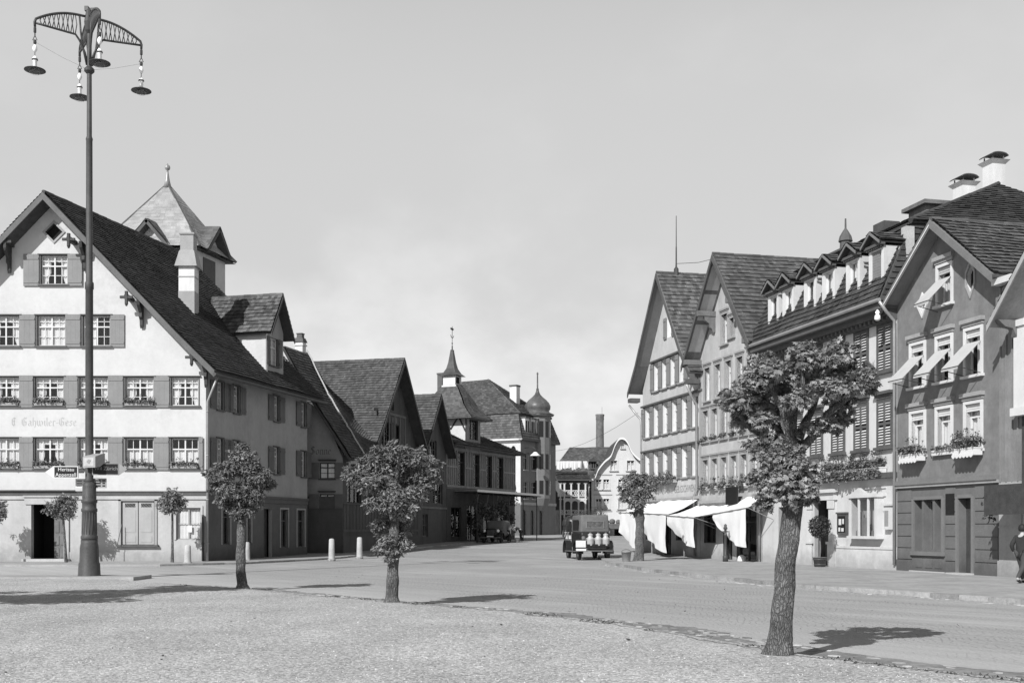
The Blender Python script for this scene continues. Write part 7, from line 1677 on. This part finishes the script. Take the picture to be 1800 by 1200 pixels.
# dark car under the canopy, nose to us
DC = thing('dark_car', 'dark rounded car with two headlamps parked nose first beneath the canopy', 'car', ((862 - CX) * 86 / FPX, 86.0, g(86) - .095), R(-14))
m = MB(); rf = lambda v: Vector((v.x * (1 - .22 * max(0, v.z - 1.0)), v.y + .35 * max(0, (v.z - 1.0)) * (1 if v.y < 2 else -.7), v.z)); m.rbox(-.76, .76, 1.2, 3.8, .45, 1.72, .24, 5, fn=rf); m.build('cabin', CARG, DC, True)
m = MB(); m.rbox(-.46, .46, .1, 1.6, .5, 1.12, .18, 4); m.rbox(-.72, .72, .9, 3.9, .4, .95, .15, 3); m.build('body', CARD, DC, True)
m = MB(); m.add([(-.6, 1.30, 1.12), (.6, 1.30, 1.12), (.52, 1.45, 1.55), (-.52, 1.45, 1.55)], [(0, 1, 2, 3)]); m.build('windscreen', mat('dark_glazing', .02), DC)
m = MB()
for i in range(7): x = -.24 + i * .08; m.box(x - .01, x + .01, .08, .12, .6, 1.0)
m.build('radiator_grille', CARM, DC)
for sx in (-1, 1):
    wheel(DC, sx * .68, .62, .35, .15, sx); wheel(DC, sx * .68, 3.2, .35, .15, sx); fender(DC, -.86 if sx < 0 else .50, -.50 if sx < 0 else .86, .62, .35, CARD, -.1, math.pi + .3)
    m = MB(); m.lathe([(.02, 0), (.12, .02), (.14, .1), (.11, .2), (.02, .24)], 14); o = m.build('headlamp', CHROME, DC, True); o.location = (sx * .52, .10, .92); o.rotation_euler = (R(-90), 0, 0)
m = MB(); m.box(-.26, .26, -.08, -.06, .46, .56); m.build('number_plate', PAPER, DC)
m = MB(); m.box(-.8, .8, -.05, -.01, .40, .45); m.build('bumper', CARM, DC)
# lorry behind the far tree
TR = thing('lorry', 'dark lorry parked sideways beside the swept gable house, behind the pavement tree', 'lorry', (10.1, 125, g(125) - .09), 0)
m = MB(); m.rbox(-.2, 2.3, -.9, .9, .75, 1.35, .05, 2); m.box(-.2, 2.3, -.92, -.9, .8, .86); m.build('load_bed', mat('lorry_paint', .10, .15, 3, .5, .1, 10, .1), TR)
m = MB(); m.rbox(2.3, 3.5, -.85, .85, .6, 2.0, .12, 3); m.rbox(3.45, 4.3, -.6, .6, .6, 1.35, .15, 3); m.build('cab', mat('lorry_cab', .13, .1, 3, .5, .1, 10, .1), TR, True)
m = MB(); m.quad((2.45, -.862, 1.25), (3.3, -.862, 1.25), (3.3, -.862, 1.8), (2.45, -.862, 1.8)); m.build('cab_window', BLACK, TR)
m = MB()
for (x, z, r_) in ((.3, 1.55, .3), (.9, 1.6, .36), (1.6, 1.55, .32), (2.0, 1.5, .25)): m.lathe([(.02, z - r_), (r_ * .8, z - r_ * .6), (r_, z), (r_ * .7, z + r_ * .6), (.02, z + r_ * .8)], 9, (x, 0, 0))
m.build('load', CARG, TR, True)
for x in (.4, 3.7):
    for y in (-.8, .8):
        m = MB(); m.tube([(x, y - .12, .45), (x, y + .12, .45)], .45, 20); w_ = m.build('wheel', RUBBER, TR, False); m = MB(); m.tube([(x, y - .13, .45), (x, y + .13, .45)], .2, 14); m.build('rim', CARM, w_)
# hooded wagon
WGN = thing('hooded_wagon', 'dark hooded wagon standing beyond the milk car in front of the balconies', 'wagon', ((1009 - CX) * 112 / FPX, 112, g(112) - .095), R(6))
m = MB(); n = 10; vs = []
for j, y in enumerate((-.1, .3, 2.2, 2.4)):
    sc = (1.0, 1.05, 1.05, 1.0)[j]
    for i in range(n + 1): a = math.pi * i / n; vs.append((.82 * sc * math.cos(a), y, 1.25 + .95 * sc * math.sin(a) ** .8))
fs = [(j * (n + 1) + i, j * (n + 1) + i + 1, (j + 1) * (n + 1) + i + 1, (j + 1) * (n + 1) + i) for j in range(3) for i in range(n)] + [list(range(n + 1))[::-1]]
m.add(vs, fs); m.build('hood', CARD, WGN, True)
m = MB(); m.rbox(-.75, .75, -.1, 2.4, .6, 1.28, .05, 2); m.build('wagon_body', CARD, WGN)
for sx in (-1, 1): wheel(WGN, sx * .78, .3, .5, .09, sx); wheel(WGN, sx * .78, 2.0, .42, .09, sx)

# ================================================================ people
def skin_mesh(name, js, es, m_, parent, sub=2):
    """js: {joint: (x, y, z, r)}; es: edges by joint name; one skinned surface"""
    ks = list(js); me = bpy.data.meshes.new(name); me.from_pydata([js[k][:3] for k in ks], [(ks.index(a), ks.index(b)) for a, b in es], []); o = bpy.data.objects.new(name, me); COL.objects.link(o)
    md = o.modifiers.new('skin', 'SKIN'); md.use_smooth_shade = True
    sv = me.skin_vertices[0].data
    for i, k in enumerate(ks):
        r = js[k][3]; r = r if isinstance(r, tuple) else (r, r); sv[i].radius = r; sv[i].use_root = i == 0
    s_ = o.modifiers.new('sub', 'SUBSURF'); s_.levels = s_.render_levels = sub; me.materials.append(m_); o.parent = parent; return o
def hand(js, es, wrist, key, d, side):
    """five unequal, slightly curled fingers and a thumb leaving the side of the palm"""
    w = Vector(js[wrist][:3]); d = Vector(d).normalized(); sv = Vector(side).normalized(); n = d.cross(sv)
    p = w + d * .07; js[key + 'palm'] = (*p, (.032, .018)); es.append((wrist, key + 'palm'))
    for i, (o, l) in enumerate(((-.026, .062), (-.009, .075), (.009, .07), (.025, .055))):
        a = p + d * .03 + sv * o; b = a + d * l * .6 + n * .008; c = b + d * l * .4 + n * .02
        for kk, q, r in (('a', a, .010), ('b', b, .009), ('c', c, .008)): js[f'{key}{i}{kk}'] = (*q, r)
        es += [(key + 'palm', f'{key}{i}a'), (f'{key}{i}a', f'{key}{i}b'), (f'{key}{i}b', f'{key}{i}c')]
    a = w + d * .03 - sv * .035; b = a + d * .035 - sv * .018 + n * .012
    js[key + 't1'] = (*a, .011); js[key + 't2'] = (*b, .009); es += [(wrist, key + 't1'), (key + 't1', key + 't2')]
def person(label, loc, rz, J, coat, legs, hairm, skirt=False, smock=1.0, shoe=CLOTHD):
    t = thing('person', label, 'person', loc, rz); r_ = dict(pelvis=(.13, .10), waist=(.12, .09), chest=(.15, .105), neck=.048, jaw=(.062, .07), head=(.078, .092), top=(.06, .07), sl=.055, el=.042, wl=.027, sr=.055, er=.042, wr=.027, hl=.085, kl=.056, al=.038, fl=(.045, .035), hr=.085, kr=.056, ar=.038, fr=(.045, .035))
    js = {k: (*J[k], r_[k]) for k in r_}; es = [('pelvis', 'waist'), ('waist', 'chest'), ('chest', 'neck'), ('neck', 'jaw'), ('jaw', 'head'), ('head', 'top'), ('chest', 'sl'), ('sl', 'el'), ('el', 'wl'), ('chest', 'sr'), ('sr', 'er'), ('er', 'wr'), ('pelvis', 'hl'), ('hl', 'kl'), ('kl', 'al'), ('al', 'fl'), ('pelvis', 'hr'), ('hr', 'kr'), ('kr', 'ar'), ('ar', 'fr')]
    fwd = Vector(J['nose_dir']); hd = Vector(J['head']); js['nose'] = (*(hd + fwd * .105 + Vector((0, 0, -.02))), .014); es.append(('head', 'nose'))
    sd = fwd.cross(Vector((0, 0, 1))).normalized()
    for k, sg_ in (('earl', -1), ('earr', 1)): js[k] = (*(hd + sd * .092 * sg_), .014); es.append(('head', k))
    for wv, ev, key in (('wl', 'el', 'L'), ('wr', 'er', 'R')):
        d = Vector(J[wv]) - Vector(J[ev]); hand(js, es, wv, key, d, fwd.cross(d) if fwd.cross(d).length > .01 else (1, 0, 0))
    skin_mesh('body', js, es, SKIN, t)
    inf = lambda ks, add: {k: (*J[k], tuple((q + add) for q in (r_[k] if isinstance(r_[k], tuple) else (r_[k], r_[k])))) for k in ks}
    c = inf(['pelvis', 'waist', 'chest', 'sl', 'el', 'sr', 'er'], .025)
    for a, w in (('el', 'wl'), ('er', 'wr')): c['c' + w] = (*(Vector(J[a]).lerp(Vector(J[w]), .85)), (.045, .045))
    c['hem1'] = (*Vector(J['hl']).lerp(Vector(J['kl']), .5 * smock), (.13, .12)); c['hem2'] = (*Vector(J['hr']).lerp(Vector(J['kr']), .5 * smock), (.13, .12))
    ce_ = [('pelvis', 'waist'), ('waist', 'chest'), ('chest', 'sl'), ('sl', 'el'), ('el', 'cwl'), ('chest', 'sr'), ('sr', 'er'), ('er', 'cwr'), ('pelvis', 'hem1'), ('pelvis', 'hem2')]
    skin_mesh('coat', c, ce_, coat, t)
    l = inf(['pelvis', 'hl', 'kl', 'hr', 'kr'], .018); l['pelvis'] = (*J['pelvis'], (.12, .1))
    for k in ('al', 'ar'): l[k] = (*J[k], (.055, .055))
    skin_mesh('trousers', l, [('pelvis', 'hl'), ('hl', 'kl'), ('kl', 'al'), ('pelvis', 'hr'), ('hr', 'kr'), ('kr', 'ar')], legs, t)
    for a, f in (('al', 'fl'), ('ar', 'fr')):
        p, q = Vector(J[a]), Vector(J[f]); p.z -= .03; skin_mesh('shoe', {'h': (*p, (.052, .045)), 'm': (*p.lerp(q, .6), (.05, .045)), 't': (*q.lerp(p, -.15), (.045, .03))}, [('h', 'm'), ('m', 't')], shoe, t)
    h = MB(); hd = Vector(J['head']); up = (Vector(J['top']) - Vector(J['jaw'])).normalized(); vs = []
    h.lathe([(.02, .145), (.07, .125), (.10, .07), (.104, .02), (.098, -.03), (.08, -.06), (.02, -.05)], 14, hd - fwd * .022); h.build('hair', hairm, t, True); return t
walk = dict(pelvis=(0, 0, .88), waist=(0, .02, 1.06), chest=(0, .04, 1.24), neck=(0, .05, 1.38), jaw=(0, .075, 1.44), head=(0, .07, 1.51), top=(0, .06, 1.58), sl=(-.18, .03, 1.28), el=(-.24, -.10, 1.05), wl=(-.22, .0, .84), sr=(.18, .03, 1.28), er=(.24, .12, 1.05), wr=(.22, .26, .88), hl=(-.09, 0, .84), kl=(-.10, .16, .47), al=(-.10, .20, .09), fl=(-.10, .36, .04), hr=(.09, 0, .84), kr=(.10, -.04, .47), ar=(.10, -.30, .14), fr=(.10, -.18, .04), nose_dir=(0, 1, 0))
person('person in dark coat and trousers walking past the right frame edge', ((1795 - CX) * 31.8 / FPX, 31.8, 0.0), R(-60), walk, CLOTHD, mat('dark_grey_cloth', .06, .15, 5, .9, .1, 40, 0), HAIR)
bend = dict(pelvis=(0, 0, .92), waist=(0, .08, 1.08), chest=(0, .22, 1.26), neck=(0, .34, 1.38), jaw=(0, .42, 1.42), head=(0, .45, 1.48), top=(0, .46, 1.56), sl=(-.18, .24, 1.28), el=(-.24, .36, 1.05), wl=(-.16, .52, .90), sr=(.18, .24, 1.28), er=(.24, .36, 1.05), wr=(.16, .52, .90), hl=(-.09, 0, .88), kl=(-.11, .05, .48), al=(-.11, -.05, .09), fl=(-.12, .12, .04), hr=(.09, 0, .88), kr=(.11, .02, .48), ar=(.11, -.12, .09), fr=(.12, .05, .04), nose_dir=(0, .9, -.4))
person('person in a long white smock leaning forward beside the dark car', ((894 - CX) * 88 / FPX, 88.2, g(88) - .095), R(-75), bend, CLOTHW, CLOTHD, HAIR, smock=1.35)
stoop = dict(bend); stoop.update(chest=(0, .34, 1.12), waist=(0, .14, 1.03), neck=(0, .50, 1.16), jaw=(0, .57, 1.15), head=(0, .62, 1.18), top=(0, .66, 1.25), sl=(-.18, .36, 1.12), el=(-.22, .44, .86), wl=(-.14, .56, .66), sr=(.18, .36, 1.12), er=(.22, .44, .86), wr=(.14, .56, .66))
person('stooping person in dark clothes and white shoes facing the white smock', ((916 - CX) * 89 / FPX, 89.3, g(89) - .095), R(80), stoop, CLOTHD, CLOTHD, HAIR, shoe=PORC)
